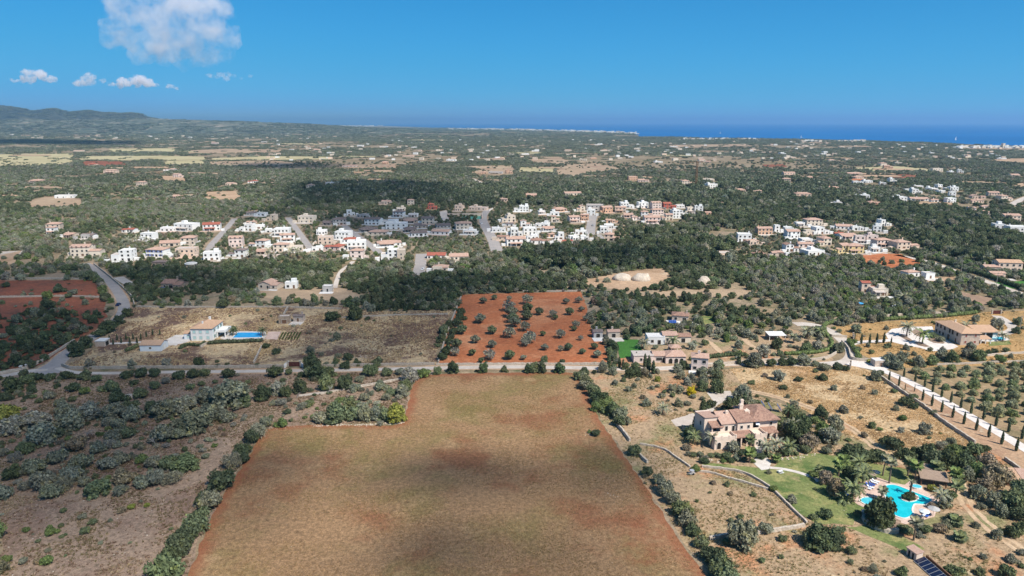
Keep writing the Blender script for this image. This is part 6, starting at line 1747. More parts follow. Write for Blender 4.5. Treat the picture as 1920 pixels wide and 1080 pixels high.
# between the pink bungalow and the villa
plants(1120, 640, 8.0, [(230, 500, 150, 'olive', 't'), (265, 655, 110, 'olive', 't'), (395, 605, 90, 'green', 't'), (465, 750, 110, 'olive', 't'), (545, 700, 100, 'olive', 't'), (790, 545, 90, 'olive', 't'), (480, 540, 190, 'dark', 't'), (600, 520, 190, 'dark', 't'), (690, 530, 180, 'brown', 't'), (560, 420, 150, 'green', 't'), (420, 420, 130, 'green', 't'), (250, 400, 120, 'green', 's'), (80, 430, 150, 'olive', 't'), (905, 600, 110, 'yellow', 't'), (900, 480, 90, 'olive', 't'),
    (820, 720, 110, 'olive', 's'), (900, 690, 90, 'olive', 's'), (610, 590, 90, 'grey', 's'), (680, 860, 110, 'brown', 's'), (740, 970, 140, 'olive', 't'), (970, 850, 140, 'olive', 's'), (1000, 770, 80, 'green', 's'), (1120, 760, 170, 'olive', 't'), (1230, 770, 150, 'olive', 't'), (1400, 800, 170, 'gold', 't'), (1130, 830, 110, 'green', 's'), (1220, 975, 150, 'olive', 't'), (1430, 850, 110, 'olive', 's'), (1350, 960, 130, 'olive', 's'), (1560, 740, 180, 'green', 't'), (1680, 980, 180, 'dark', 's'), (1570, 880, 100, 'olive', 's'), (1780, 760, 240, 'dark', 't'), (1350, 660, 140, 'grey', 't'),
    (1200, 470, 150, 'grey', 't'), (1300, 420, 170, 'dark', 't'), (1260, 560, 160, 'olive', 't'), (1400, 600, 170, 'olive', 't'), (1560, 520, 190, 'olive', 't'), (1600, 640, 150, 'olive', 't'), (1700, 500, 130, 'olive', 't'), (1800, 570, 200, 'green', 't'), (1850, 400, 120, 'bright', 's'), (1500, 620, 130, 'grey', 's'), (1400, 1050, 110, 'green', 's')], 'between pink bungalow and villa', 'plants between bungalow and villa')
# round bushes on the edges of the mown field
for i, (px, py, D, tn) in enumerate([(1086, 712, 27, 'green'), (1100, 730, 30, 'olive'), (1112, 742, 32, 'green'), (1124, 755, 38, 'dark'), (1138, 768, 36, 'bright'), (1150, 778, 40, 'green'), (1163, 786, 36, 'olive'), (1160, 798, 30, 'dark'), (1172, 795, 26, 'olive'), (1191, 853, 32, 'green'), (1214, 890, 27, 'dark'), (1235, 905, 30, 'olive'), (1244, 925, 40, 'olive'), (1262, 945, 36, 'olive'), (1275, 965, 44, 'green'), (1290, 985, 42, 'olive'), (1300, 1003, 34, 'dark'), (1313, 1025, 34, 'green'), (1335, 1050, 46, 'dark'), (1348, 1075, 54, 'green'), (1365, 1095, 56, 'green')]):
    p = P(px, py); r = D * mpp(py) * 0.5
    shrub(p.x, p.y, r, r * 1.25, tn, '%s bush, %s from the far end of the right-hand edge of the mown field' % (TONE[tn], ORD[i] if i < 16 else ['seventeenth', 'eighteenth', 'nineteenth', 'twentieth', 'twenty-first'][i - 16]), 'bushes along the right edge of the mown field')
for i, (X, Y, D, tn) in enumerate([(1500, 240, 90, 'olive'), (1455, 300, 120, 'grey'), (1420, 330, 110, 'dark'), (1370, 395, 110, 'dark'), (1310, 470, 120, 'grey'), (1370, 440, 90, 'dark'), (1250, 590, 190, 'dark'), (1190, 690, 150, 'olive'), (1150, 680, 130, 'dark'), (1110, 810, 170, 'green'), (1060, 880, 150, 'dark'), (1000, 960, 170, 'dark'), (960, 1020, 160, 'dark'), (1030, 920, 130, 'dark'), (930, 1110, 240, 'green')]):
    px, py = at3(0, 720, 3.0, X, Y); p = P(px, py); r = D / 3 * mpp(py) * 0.5
    shrub(p.x, p.y, r, r * R.uniform(1.15, 1.4), tn, '%s bush, %s from the far end of the left field hedge row' % (TONE[tn], ORD[i]), 'hedge row left of the mown field')
plants(480, 680, 6.0, [(1590, 660, 240, 'yellow', 't'), (1450, 640, 170, 'green', 't'), (1350, 640, 200, 'olive', 't'), (1230, 650, 190, 'olive', 't'), (1100, 640, 190, 'green', 't'), (920, 660, 260, 'green', 't'), (720, 670, 200, 'olive', 's'), (820, 690, 150, 'dark', 's'), (1050, 530, 190, 'green', 't'), (1190, 520, 150, 'olive', 's'), (950, 440, 110, 'bright', 's'), (1220, 420, 150, 'olive', 's'), (1480, 420, 140, 'olive', 's'), (1400, 300, 170, 'olive', 's'), (1530, 380, 150, 'green', 's'), (1640, 380, 170, 'olive', 't'), (1680, 310, 160, 'green', 't'),
    (1740, 210, 210, 'grey', 't'), (1890, 160, 190, 'bright', 's'), (1630, 130, 130, 'olive', 's'), (1480, 145, 150, 'green', 's'), (1290, 140, 210, 'green', 's'), (1170, 210, 120, 'olive', 's'), (1120, 320, 150, 'olive', 's'), (1010, 300, 200, 'dark', 't'), (800, 300, 190, 'green', 't'), (300, 720, 170, 'bright', 's'), (285, 480, 150, 'grey', 's'), (520, 520, 150, 'grey', 's'), (600, 490, 130, 'green', 's'), (500, 330, 190, 'dark', 't'), (340, 380, 150, 'dark', 't'), (240, 350, 170, 'grey', 't'), (70, 420, 190, 'dark', 't')], 'by the mown field\'s far left corner', 'bushes at the far left corner of the mown field')
plants(480, 680, 6.0, [(210, 150, 210, 'dark', 's'), (370, 130, 110, 'green', 's'), (700, 180, 230, 'dark', 't'), (820, 160, 180, 'green', 't'), (620, 160, 170, 'green', 't'), (520, 160, 110, 'dark', 's'), (640, 70, 190, 'dark', 't'), (300, 220, 80, 'green', 's')], 'near the maroon gate', 'bushes by the maroon gate')
plants(0, 680, 4.0, [(100, 220, 150, 'dark', 't'), (40, 280, 100, 'dark', 's'), (210, 150, 120, 'green', 's'), (290, 130, 90, 'dark', 's'), (380, 130, 90, 'green', 's'), (505, 120, 105, 'dark', 's'), (640, 120, 120, 'green', 's'), (720, 140, 90, 'green', 's'), (435, 185, 65, 'dark', 's'), (560, 210, 120, 'dark', 's'), (630, 235, 100, 'bright', 's'), (960, 110, 110, 'dark', 's'), (1060, 105, 120, 'dark', 's'), (1160, 105, 100, 'dark', 's'), (1250, 155, 90, 'grey', 's'), (1350, 120, 110, 'dark', 's'), (1450, 110, 110, 'dark', 's'), (1540, 100, 100, 'green', 's'), (1715, 110, 110, 'dark', 's'), (880, 290, 150, 'dark', 's'), (840, 210, 150, 'green', 's'), (1060, 260, 120, 'green', 's'), (1160, 195, 90, 'green', 's'), (1010, 165, 80, 'dark', 's'), (1425, 200, 75, 'green', 's'), (1510, 170, 65, 'green', 's'), (450, 320, 90, 'olive', 's'), (540, 290, 80, 'green', 's'), (380, 270, 100, 'olive', 's'), (300, 300, 65, 'green', 's'), (1860, 155, 55, 'green', 's'), (1615, 155, 50, 'green', 's')], 'on the stony heath', 'shrubs on the heath below the road')
plants(0, 680, 4.0, [(1710, 330, 330, 'olive', 't'), (1560, 300, 200, 'green', 't'), (1800, 310, 190, 'green', 't'), (1380, 370, 220, 'grey', 't'), (1240, 400, 210, 'olive', 't'), (1150, 380, 120, 'dark', 't'), (1560, 440, 200, 'olive', 't'), (1430, 520, 260, 'olive', 't'), (1350, 560, 150, 'olive', 's'), (1700, 440, 140, 'olive', 's'), (860, 420, 220, 'green', 't'), (680, 420, 190, 'grey', 't'), (490, 390, 140, 'dark', 't'), (980, 360, 140, 'green', 's'), (530, 490, 220, 'dark', 't'), (810, 470, 120, 'green', 's'), (1010, 430, 170, 'olive', 's'), (900, 490, 130, 'olive', 's'), (60, 420, 210, 'yellow', 's'), (290, 480, 220, 'grey', 't'), (100, 520, 220, 'grey', 't'), (320, 600, 220, 'dark', 't'), (190, 680, 150, 'green', 's'), (430, 560, 150, 'dark', 's'), (870, 580, 160, 'green', 's'), (960, 560, 150, 'green', 's'), (1220, 580, 200, 'olive', 's'), (580, 650, 170, 'brown', 's'), (730, 670, 130, 'olive', 's'), (820, 640, 120, 'grey', 's'), (1400, 800, 210, 'green', 't'), (1260, 790, 170, 'green', 's'), (1150, 780, 150, 'olive', 's'), (1060, 750, 110, 'bright', 's'), (820, 790, 150, 'olive', 's'), (620, 780, 190, 'olive', 's'), (430, 750, 160, 'green', 's'), (270, 820, 190, 'green', 's'), (120, 740, 120, 'grey', 's'), (920, 750, 150, 'olive', 's'), (1300, 900, 150, 'grey', 's'), (1180, 910, 190, 'grey', 's'), (1070, 930, 150, 'olive', 's'), (920, 900, 200, 'brown', 's'), (900, 990, 140, 'green', 's'), (730, 990, 210, 'green', 't'), (640, 920, 110, 'olive', 's'), (470, 960, 160, 'grey', 's'), (330, 950, 210, 'olive', 's'), (540, 880, 170, 'olive', 's'), (390, 1000, 190, 'green', 's'), (200, 950, 120, 'grey', 's'), (30, 1020, 170, 'dark', 's'), (80, 870, 150, 'dark', 's'), (20, 700, 110, 'grey', 's'), (150, 850, 110, 'olive', 's')], 'in the dense scrub at the lower left', 'scrub at the lower left')
plants(0, 720, 3.0, [(285, 845, 82, 'bright', 's'), (150, 830, 45, 'bright', 's'), (345, 805, 40, 'green', 's'), (360, 720, 45, 'green', 's'), (475, 840, 70, 'green', 's'), (525, 785, 60, 'green', 's'), (470, 755, 55, 'olive', 's'), (270, 1010, 80, 'bright', 's'), (40, 1000, 70, 'bright', 's'), (130, 1010, 55, 'olive', 's'), (215, 1010, 60, 'brown', 's'), (740, 700, 50, 'yellow', 's'), (690, 720, 60, 'brown', 's'), (830, 690, 40, 'yellow', 's'), (350, 865, 34, 'green', 's'), (270, 945, 40, 'olive', 's'), (215, 890, 36, 'green', 's'), (370, 970, 24, 'green', 's')], 'on bare ground at bottom left', 'small shrubs at the bottom left')
plants(0, 490, 6.0, [(660, 345, 150, 'dark', 's'), (540, 420, 120, 'bright', 't'), (830, 370, 120, 'olive', 's'), (770, 410, 100, 'green', 's'), (270, 385, 70, 'olive', 's'), (350, 385, 60, 'olive', 's'), (30, 480, 60, 'green', 't'), (345, 490, 50, 'olive', 't'), (665, 495, 45, 'green', 't'), (700, 450, 70, 'olive', 't'), (960, 490, 80, 'olive', 't'), (930, 425, 60, 'green', 's'), (1040, 430, 50, 'brown', 's'), (540, 560, 200, 'dark', 't'), (1190, 430, 130, 'dark', 's'), (1010, 210, 150, 'green', 't'), (70, 290, 110, 'dark', 's')], 'on the dark red field', 'plants of the dark red field')
plants(0, 490, 6.0, [(1210, 800, 190, 'dark', 't'), (1130, 840, 160, 'dark', 's'), (1340, 710, 130, 'dark', 't'), (1430, 620, 130, 'dark', 't'), (970, 970, 190, 'dark', 't'), (870, 1060, 190, 'dark', 't'), (1840, 520, 90, 'green', 's')], 'right of the winding road', 'trees by the winding road')
plants(400, 540, 6.0, [(120, 220, 170, 'dark', 's'), (350, 170, 60, 'green', 's'), (530, 210, 70, 'green', 's'), (570, 95, 70, 'bright', 's'), (365, 410, 50, 'green', 's'), (650, 325, 40, 'green', 's'), (590, 680, 110, 'dark', 's'), (715, 740, 110, 'dark', 's'), (1080, 510, 70, 'brown', 's'), (1395, 580, 100, 'olive', 't'), (1090, 730, 110, 'olive', 't'), (1220, 760, 70, 'grey', 's'), (1410, 780, 90, 'olive', 's'), (1520, 810, 150, 'dark', 's'), (1850, 860, 150, 'green', 's'), (1340, 600, 80, 'olive', 's'), (230, 490, 80, 'dark', 't'), (1480, 900, 150, 'dark', 's'), (1380, 840, 90, 'green', 's'), (1610, 850, 90, 'dark', 's'), (1330, 370, 200, 'dark', 's'), (1740, 360, 80, 'dark', 's'), (1600, 350, 200, 'dark', 't')], 'on the straw meadow', 'plants of the straw meadow')
for i, (px, py, D) in enumerate([(838, 662, 24), (830, 675, 22), (843, 645, 20), (850, 628, 22), (846, 636, 16), (856, 612, 24), (862, 600, 24), (866, 590, 20)]):
    p = P(px, py); r = D * mpp(py) * 0.5
    shrub(p.x, p.y, r, r * 1.3, 'dark', 'dark bush on the left border of the red orchard', 'bushes on the left border of the red orchard')
plants(640, 500, 3.0, [(1430, 950, 60, 'dark', 's'), (1395, 935, 34, 'bright', 's')], 'with pale stones on the right of the mown field', 'lone bush of the mown field')
plants(1680, 560, 8.0, [(560, 590, 150, 'green', 's'), (670, 640, 150, 'olive', 's'), (1110, 770, 170, 'olive', 't'), (1060, 880, 190, 'olive', 't'), (1240, 930, 240, 'green', 't'), (830, 960, 200, 'green', 't'), (680, 900, 190, 'olive', 't'), (505, 790, 90, 'olive', 't'), (700, 790, 100, 'grey', 't'), (150, 770, 110, 'olive', 't'), (270, 850, 70, 'olive', 't'), (1190, 340, 130, 'grey', 't'), (1500, 450, 210, 'olive', 't'), (1820, 390, 150, 'green', 't'), (1560, 950, 170, 'bright', 's'), (1720, 890, 90, 'olive', 't'), (1480, 810, 130, 'dark', 's'), (1380, 830, 110, 'dark', 's'), (1640, 800, 120, 'green', 's'), (1800, 520, 140, 'dark', 't'), (1900, 460, 90, 'olive', 's'), (330, 1010, 190, 'olive', 't'), (540, 990, 180, 'green', 't'), (80, 950, 200, 'olive', 't')], 'by the stone farmhouse', 'plants round the stone farmhouse')
plants(1420, 560, 6.0, [(1480, 760, 200, 'olive', 't'), (1560, 790, 160, 'olive', 't'), (1430, 720, 120, 'olive', 't'), (670, 580, 130, 'grey', 't'), (550, 600, 140, 'green', 't'), (220, 560, 150, 'dark', 't'), (250, 640, 90, 'green', 's'), (660, 585, 90, 'green', 's'), (1110, 380, 130, 'olive', 't'), (1280, 620, 80, 'green', 's'), (1090, 500, 90, 'bright', 's'), (1120, 600, 110, 'green', 's'), (1130, 670, 90, 'bright', 's'), (1470, 550, 100, 'green', 's'), (1760, 640, 60, 'olive', 't'), (920, 380, 60, 'olive', 't'), (960, 310, 60, 'olive', 't'), (1450, 350, 60, 'olive', 't'), (60, 640, 150, 'grey', 't'), (1320, 900, 120, 'olive', 't'), (1240, 545, 60, 'olive', 't')], 'near the road bend', 'plants near the road bend')

# bare dead trees in the scrub
def dead_tree(px, py, h, lean, label):
    p = P(px, py); t = thing('dead_tree', label, 'dead tree', p, 0.0, None)
    mb = MB(); rr = random.Random(int(px))
    top = (lean * h, 0.1, h * 0.75)
    mb.tube([(0, 0, -0.2), (lean * h * 0.4, 0, h * 0.4), top], [0.16, 0.12, 0.07], 6); mb.build('trunk', DEADWOOD, t)
    for k in range(9):
        a = rr.uniform(0, 6.28); f = rr.uniform(0.35, 1.0); b = Vector((lean * h * f * 0.9, 0, h * 0.75 * f))
        e = b + Vector((math.cos(a) * h * 0.5 + lean * h * 0.5, math.sin(a) * h * 0.4, h * rr.uniform(0.05, 0.4)))
        mb = MB(); mb.tube([b, b.lerp(e, 0.5) + Vector((0, 0, 0.15)), e], [0.06, 0.04, 0.015], 4); mb.build('branch', DEADWOOD, t)
dead_tree(292, 835, 3.4, -0.3, 'bare grey dead tree lying spread in the dense scrub')
dead_tree(613, 740, 4.2, 0.55, 'leaning white dead tree above a red stump in the bushes')
dead_tree(557, 746, 2.2, 0.25, 'small bare dead trunk in the bushes beside the overgrown lane')
dead_tree(162, 822, 3.0, 0.3, 'thin pale dead tree in the scrub at the far left')

# ------------------------------------------------------------------ pool terrace of the villa
z8 = lambda X, Y: (1570 + X / 8.0, 860 + Y / 8.0)
sheet('pool_terrace', [z8(*q) for q in [(240, 640), (300, 580), (400, 500), (370, 430), (430, 340), (520, 290), (600, 285), (700, 320), (830, 365), (1010, 395), (1090, 330), (1180, 380), (1300, 470), (1430, 560), (1530, 620), (1540, 720), (1480, 800), (1460, 870), (1300, 920), (1150, 930), (1030, 990), (880, 940), (760, 880), (600, 820), (440, 750), (300, 690)]], M['paving'], 0.09, 3.0, 0.1, 3)
sheet('planting_bed', [z8(*q) for q in [(380, 830), (470, 760), (640, 800), (820, 870), (960, 940), (920, 1060), (760, 1080), (560, 1030), (420, 950)]], BROWN, 0.11, 2.0, 0.1, 3)
pool('large turquoise lagoon pool with a planted island below the villa', [z8(*q) for q in [(690, 455), (735, 412), (815, 398), (900, 415), (1000, 452), (1100, 492), (1200, 530), (1300, 568), (1400, 612), (1388, 655), (1325, 692), (1240, 690), (1155, 685), (1128, 720), (1112, 775), (1128, 840), (1075, 878), (1000, 897), (905, 872), (820, 828), (790, 745), (760, 655), (722, 565), (700, 505)]], 'lagoon')
pool('small pale spa pool left of the lagoon pool', [z8(*q) for q in [(335, 640), (372, 602), (440, 588), (545, 600), (600, 645), (590, 700), (520, 722), (425, 692)]], 'spa', 0.3)
isl = thing('pool_island', 'oval planted island with white rim in the lagoon pool', 'island', P(*z8(1085, 612)))
ip = [(P(*z8(1085 + 138 * math.cos(a), 600 + 58 * math.sin(a))) - isl.location) for a in [i * math.pi / 12 for i in range(24)]]
mb = MB(); mb.prism([(q.x, q.y) for q in ip], -0.5, 0.34); mb.build('rim', M['coping'], isl)
mb = MB(); mb.prism([(q.x * 0.88, q.y * 0.88) for q in ip], 0.3, 0.40); mb.build('soil', BROWN, isl)
for X, Y, D in ((1010, 600, 110), (1075, 620, 110), (1130, 615, 90), (1050, 560, 100)):
    px, py = z8(X, Y); p = P(px, py, 0.3); r = D / 8 * mpp(py) * 0.5
    o = shrub(p.x, p.y, r, r * 1.2, 'dark', 'dark shrub growing on the island of the lagoon pool', 'shrubs on the pool island'); o.location.z = 0.3

def lounger_mesh_parts():
    mb = MB(); mb.box(-0.34, 0.34, -1.0, 1.0, 0.26, 0.32)
    for x in (-0.3, 0.3):
        for y in (-0.9, 0.5): mb.box(x - 0.03, x + 0.03, y - 0.03, y + 0.03, 0, 0.26)
    f = mb.mesh('lounger_frame', M['white'])
    mb = MB(); mb.box(-0.33, 0.33, -0.98, 0.35, 0.322, 0.42); a = mb
    b = MB(); b.poly([(-0.33, 0.36, 0.33), (0.33, 0.36, 0.33), (0.33, 0.95, 0.75), (-0.33, 0.95, 0.75), (-0.33, 0.36, 0.43), (0.33, 0.36, 0.43), (0.33, 0.9, 0.83), (-0.33, 0.9, 0.83)], [(4, 5, 6, 7), (3, 2, 1, 0), (0, 1, 5, 4), (1, 2, 6, 5), (2, 3, 7, 6), (3, 0, 4, 7)])
    return f, a, b
LF, LA, LB = lounger_mesh_parts()
LM = {c: (LA.mesh('lounger_mattress', M[c]), LB.mesh('lounger_backrest', M[c])) for c in ('sunbed_blue', 'sunbed_white')}
def lounger(X, Y, rz, c, label, grp):
    p = P(*z8(X, Y)); t = thing('sun_lounger', label, 'sun lounger', (p.x, p.y, 0.09), rz, grp)
    put('frame', LF, t); put('mattress', LM[c][0], t); put('backrest', LM[c][1], t)
for i, (X, Y, c) in enumerate([(395, 445, 'sunbed_white'), (425, 425, 'sunbed_blue'), (450, 460, 'sunbed_white'), (470, 415, 'sunbed_blue'), (490, 445, 'sunbed_white'), (510, 400, 'sunbed_blue'), (545, 375, 'sunbed_white'), (570, 355, 'sunbed_white')]):
    lounger(X, Y, math.radians(48 + R.uniform(-8, 8)), c, '%s sun lounger in the row left of the lagoon pool' % ('blue' if c == 'sunbed_blue' else 'white towel-covered'), 'sun loungers left of the pool')
for i, (X, Y) in enumerate([(100, 520), (125, 545), (150, 570)]):
    lounger(X, Y, math.radians(40), 'sunbed_blue', 'blue sun lounger, %s from left beside the tall date palm' % ORD[i], 'blue loungers by the date palm')
lounger(1290, 868, math.radians(-60), 'sunbed_white', 'white sun lounger at the near end of the lagoon pool', None)
lounger(1350, 872, math.radians(-50), 'sunbed_blue', 'blue sun lounger under the grey parasol near the lagoon pool', None)
def parasol(px, py, mat, r, label, z=0.09):
    t = thing('parasol', label, 'parasol', (P(px, py).x, P(px, py).y, z), R.uniform(0, 1))
    mb = MB(); mb.tube([(0, 0, 0), (0, 0, 2.6)], [0.04, 0.035], 6); mb.build('pole', M['wood'], t)
    mb = MB(); n = 8
    ring = [(r * math.cos(2 * math.pi * i / n), r * math.sin(2 * math.pi * i / n), 2.1) for i in range(n)]
    mb.poly(ring + [(0, 0, 2.65)] + [(x, y, z_ - 0.08) for x, y, z_ in ring] + [(0, 0, 2.55)], [(i, (i + 1) % n, n) for i in range(n)] + [(n + 1 + (i + 1) % n, n + 1 + i, 2 * n + 1) for i in range(n)] + [(n + 1 + i, n + 1 + (i + 1) % n, (i + 1) % n, i) for i in range(n)])
    mb.build('canopy', mat, t)
parasol(*z8(500, 330), M['thatch'], 1.3, 'tan parasol above the loungers at the far end of the terrace')
parasol(*z8(570, 300), M['tan'], 1.2, 'pale tan parasol at the far corner of the pool terrace')
parasol(*z8(370, 530), M['thatch'], 1.3, 'thatched parasol between the date palm and the spa pool')
parasol(*z8(1430, 860), M['grey'], 1.5, 'grey parasol at the near right of the lagoon pool')
parasol(*z8(1290, 900), M['blue'], 1.3, 'pale blue parasol below the near end of the lagoon pool')
parasol(1610, 575, M['tarp'], 2.4, 'bright blue parasol among the trees left of the red-roofed house', 0.0)
parasol(1578, 538, M['tarp'], 1.2, 'small blue parasol in the woods above the bright blue one', 0.0)
tub = thing('hot_tub', 'small pale hot tub beside the thatched bar', 'hot tub', P(*z8(1185, 440)))
mb = MB(); mb.prism([(1.15 * math.cos(i * math.pi / 8) * 1.3, 1.15 * math.sin(i * math.pi / 8)) for i in range(16)], 0, 0.6); mb.build('shell', M['coping'], tub)
mb = MB(); mb.prism([(1.0 * math.cos(i * math.pi / 8) * 1.3, 1.0 * math.sin(i * math.pi / 8)) for i in range(16)], 0.5, 0.62); mb.build('water', WATERS['spa'], tub)

def open_roof(px, py, w, d, zf, zb, rz, mat, label, name='pool_bar', post=None):
    t = thing(name, label, 'shelter', P(px, py), rz)
    HOUSE_SPOTS.append((t.location.x, t.location.y, w / 2, d))
    shed_roof(-w / 2, w / 2, 0, d, zf, zb, 0.3, 0.2).build('roof', mat, t)
    for x in (-w / 2 + 0.2, 0, w / 2 - 0.2):
        for y, zz in ((0.2, zf), (d - 0.2, zb)): pillars(t, [x], y, -0.1, zz - 0.25, post or M['wood'], 0.12)
    return t
open_roof(*z8(1440, 425), 6.5, 4.2, 2.3, 3.0, math.radians(-20), M['thatch'], 'thatched sloping roof of the bar behind the lagoon pool')
open_roof(*z8(1330, 260), 5.5, 3.5, 2.4, 2.2, math.radians(-20), M['thatch'], 'lower thatched roof behind the pool bar')
b_ = thing('barn', 'low barn with two-part pale pink tiled roof at the right edge', 'barn', P(1912, 915), math.radians(-15))
HOUSE_SPOTS.append((P(1912, 915).x, P(1912, 915).y, 5, 7))
mb = MB(); mb.box(-3, 5, 0.5, 5.5, -0.2, 2.3); mb.build('wall', M['wood'], b_)
shed_roof(-3.2, 0.4, 0, 6, 2.4, 3.1, 0.2).build('roof', M['new_tile'], b_); shed_roof(0.6, 5.4, 0, 6, 2.5, 3.2, 0.2).build('roof', M['tile'], b_)

# solar equipment
def solar_field():
    a, b = P(1722, 1052), P(1790, 1112)
    d = (b - a); L = d.length; rz = math.atan2(d.y, d.x)
    t = thing('solar_array', 'long ground rack of black solar panels at the bottom right corner', 'solar panels', (a.x, a.y, 0), rz)
    n = 9
    mb = MB(); mb.poly([(0, -1.3, 0.25), (L, -1.3, 0.25), (L, 1.3, 1.15), (0, 1.3, 1.15), (0, -1.3, 0.18), (L, -1.3, 0.18), (L, 1.3, 1.08), (0, 1.3, 1.08)], [(0, 1, 2, 3), (7, 6, 5, 4), (4, 5, 1, 0), (5, 6, 2, 1), (6, 7, 3, 2), (7, 4, 0, 3)]); mb.build('rack', M['metal'], t)
    for i in range(n):
        x0, x1 = L * i / n + 0.06, L * (i + 1) / n - 0.06
        mb = MB(); k = 0.9 / 2.6
        mb.poly([(x0, -1.22, 0.29 + 0.03), (x1, -1.22, 0.32), (x1, 1.22, 0.32 + k * 2.44), (x0, 1.22, 0.32 + k * 2.44), (x0, -1.22, 0.26), (x1, -1.22, 0.26), (x1, 1.22, 0.26 + k * 2.44), (x0, 1.22, 0.26 + k * 2.44)], [(0, 1, 2, 3), (4, 5, 1, 0), (5, 6, 2, 1), (6, 7, 3, 2), (7, 4, 0, 3)])
        mb.build('panel', M['panel'], t)
    w = thing('wall', 'dark timber screen wall behind the solar rack', 'screen', (a.x, a.y, 0), rz)
    mb = MB(); mb.box(-0.5, L * 1.1, 2.2, 2.5, -0.2, 1.1); mb.build('screen_board', M['wood'], w)
    s = thing('pump_shed', 'small cream pump shed with sloping roof beside the solar rack', 'shed', P(1708, 1046), rz + 0.15)
    mb = MB(); mb.box(-1.4, 1.4, 0, 1.8, -0.2, 1.9); mb.build('wall', M['villa'], s)
    shed_roof(-1.4, 1.4, 0, 1.8, 2.0, 2.3, 0.2, 0.12).build('roof', M['tile'], s)
    for x in (-0.6, 0.5): door(s, x, 0, 0.0, 0.6, 1.6, pane='dark')
solar_field()
for i, (px, py) in enumerate([(1430, 766), (1443, 770), (1460, 772)]):
    t = thing('solar_tracker', 'blue solar panel on a pole behind the villa, %s of three from left' % ORD[i], 'solar panel', P(px, py), math.radians(35), 'solar trackers behind the villa')
    mb = MB(); mb.tube([(0, 0, 0), (0, 0, 1.5)], [0.08, 0.08], 6); mb.build('pole', M['metal'], t)
    mb = MB(); mb.box(-1.05, 1.05, -0.05, 0.05, -1.25, 1.25); mb.box(-1.12, 1.12, -0.08, -0.051, -1.32, 1.32)
    HOUSE_SPOTS.append((t.location.x, t.location.y, 2.5, 2.5))
    o = mb.build('frame', M['metal'], t); o.location = (0, 0, 1.7); o.rotation_euler = (math.radians(-35), 0, math.radians(40))
    mb = MB(); mb.box(-1.0, 1.0, 0, 0.03, -1.2, 1.2); q = mb.build('panel', M['panel_blue'], o); q.location = (0, 0.055, 0); q2 = q.copy(); COL.objects.link(q2); q2.location = (0, -0.12, 0); q2.parent = o
for px, py, lab in ((308, 541, 'blue solar panels on the ground beside the low brown stone house'), (1262, 607, 'dark solar panels on the ground left of the stone bungalow')):
    t = thing('solar_collector', lab, 'solar panel', P(px, py), 0.1)
    for i in range(3):
        mb = MB(); mb.poly([(-2 + 1.35 * i, 0, 0.4), (-0.75 + 1.35 * i, 0, 0.4), (-0.75 + 1.35 * i, 1.8, 1.5), (-2 + 1.35 * i, 1.8, 1.5), (-2 + 1.35 * i, 0, 0.3), (-0.75 + 1.35 * i, 0, 0.3), (-0.75 + 1.35 * i, 1.8, 1.4), (-2 + 1.35 * i, 1.8, 1.4)], [(0, 1, 2, 3), (7, 6, 5, 4), (4, 5, 1, 0), (5, 6, 2, 1), (6, 7, 3, 2), (7, 4, 0, 3)]); mb.build('panel', M['panel_blue'], t)
    mb = MB(); mb.box(-1.9, 1.9, 1.5, 1.6, 0, 1.35); mb.build('stand', M['metal'], t)

# small things
cart = thing('water_cart', 'small grey and white water tank cart at the left end of the lawn wall', 'cart', P(1297, 889), 0.4)
mb = MB(); mb.prism([(0.9 * math.cos(i * math.pi / 6) * 0.75, 0.7 * math.sin(i * math.pi / 6)) for i in range(12)], 0.45, 1.3); mb.build('tank', M['metal'], cart)
mb = MB(); mb.box(-0.9, 0.9, -0.6, 0.6, 0.35, 0.45); mb.box(-1.7, -0.9, -0.05, 0.05, 0.36, 0.44); mb.build('chassis', M['grey'], cart)
for s in (-1, 1):
    mb = MB(); mb.prism([(0.32 * math.cos(i * math.pi / 6), 0.32 * math.sin(i * math.pi / 6)) for i in range(12)], -0.08, 0.08, bottom=True)
    o = mb.build('wheel', M['tyre'], cart); o.location = (0.1, s * 0.68, 0.32); o.rotation_euler = (math.pi / 2, 0, 0)
tbl = thing('garden_table', 'white garden table with benches on the lawn beside the path', 'table', P(1463, 887), 0.3)
mb = MB(); mb.box(-0.7, 0.7, -0.4, 0.4, 0.68, 0.74); mb.build('tabletop', M['white'], tbl)
for sx in (-0.6, 0.6):
    mb = MB(); mb.box(sx - 0.04, sx + 0.04, -0.3, 0.3, 0, 0.68); mb.build('leg', M['white'], tbl)
for sy in (-0.7, 0.7):
    mb = MB(); mb.box(-0.7, 0.7, sy - 0.14, sy + 0.14, 0.4, 0.45); mb.build('bench', M['white'], tbl)

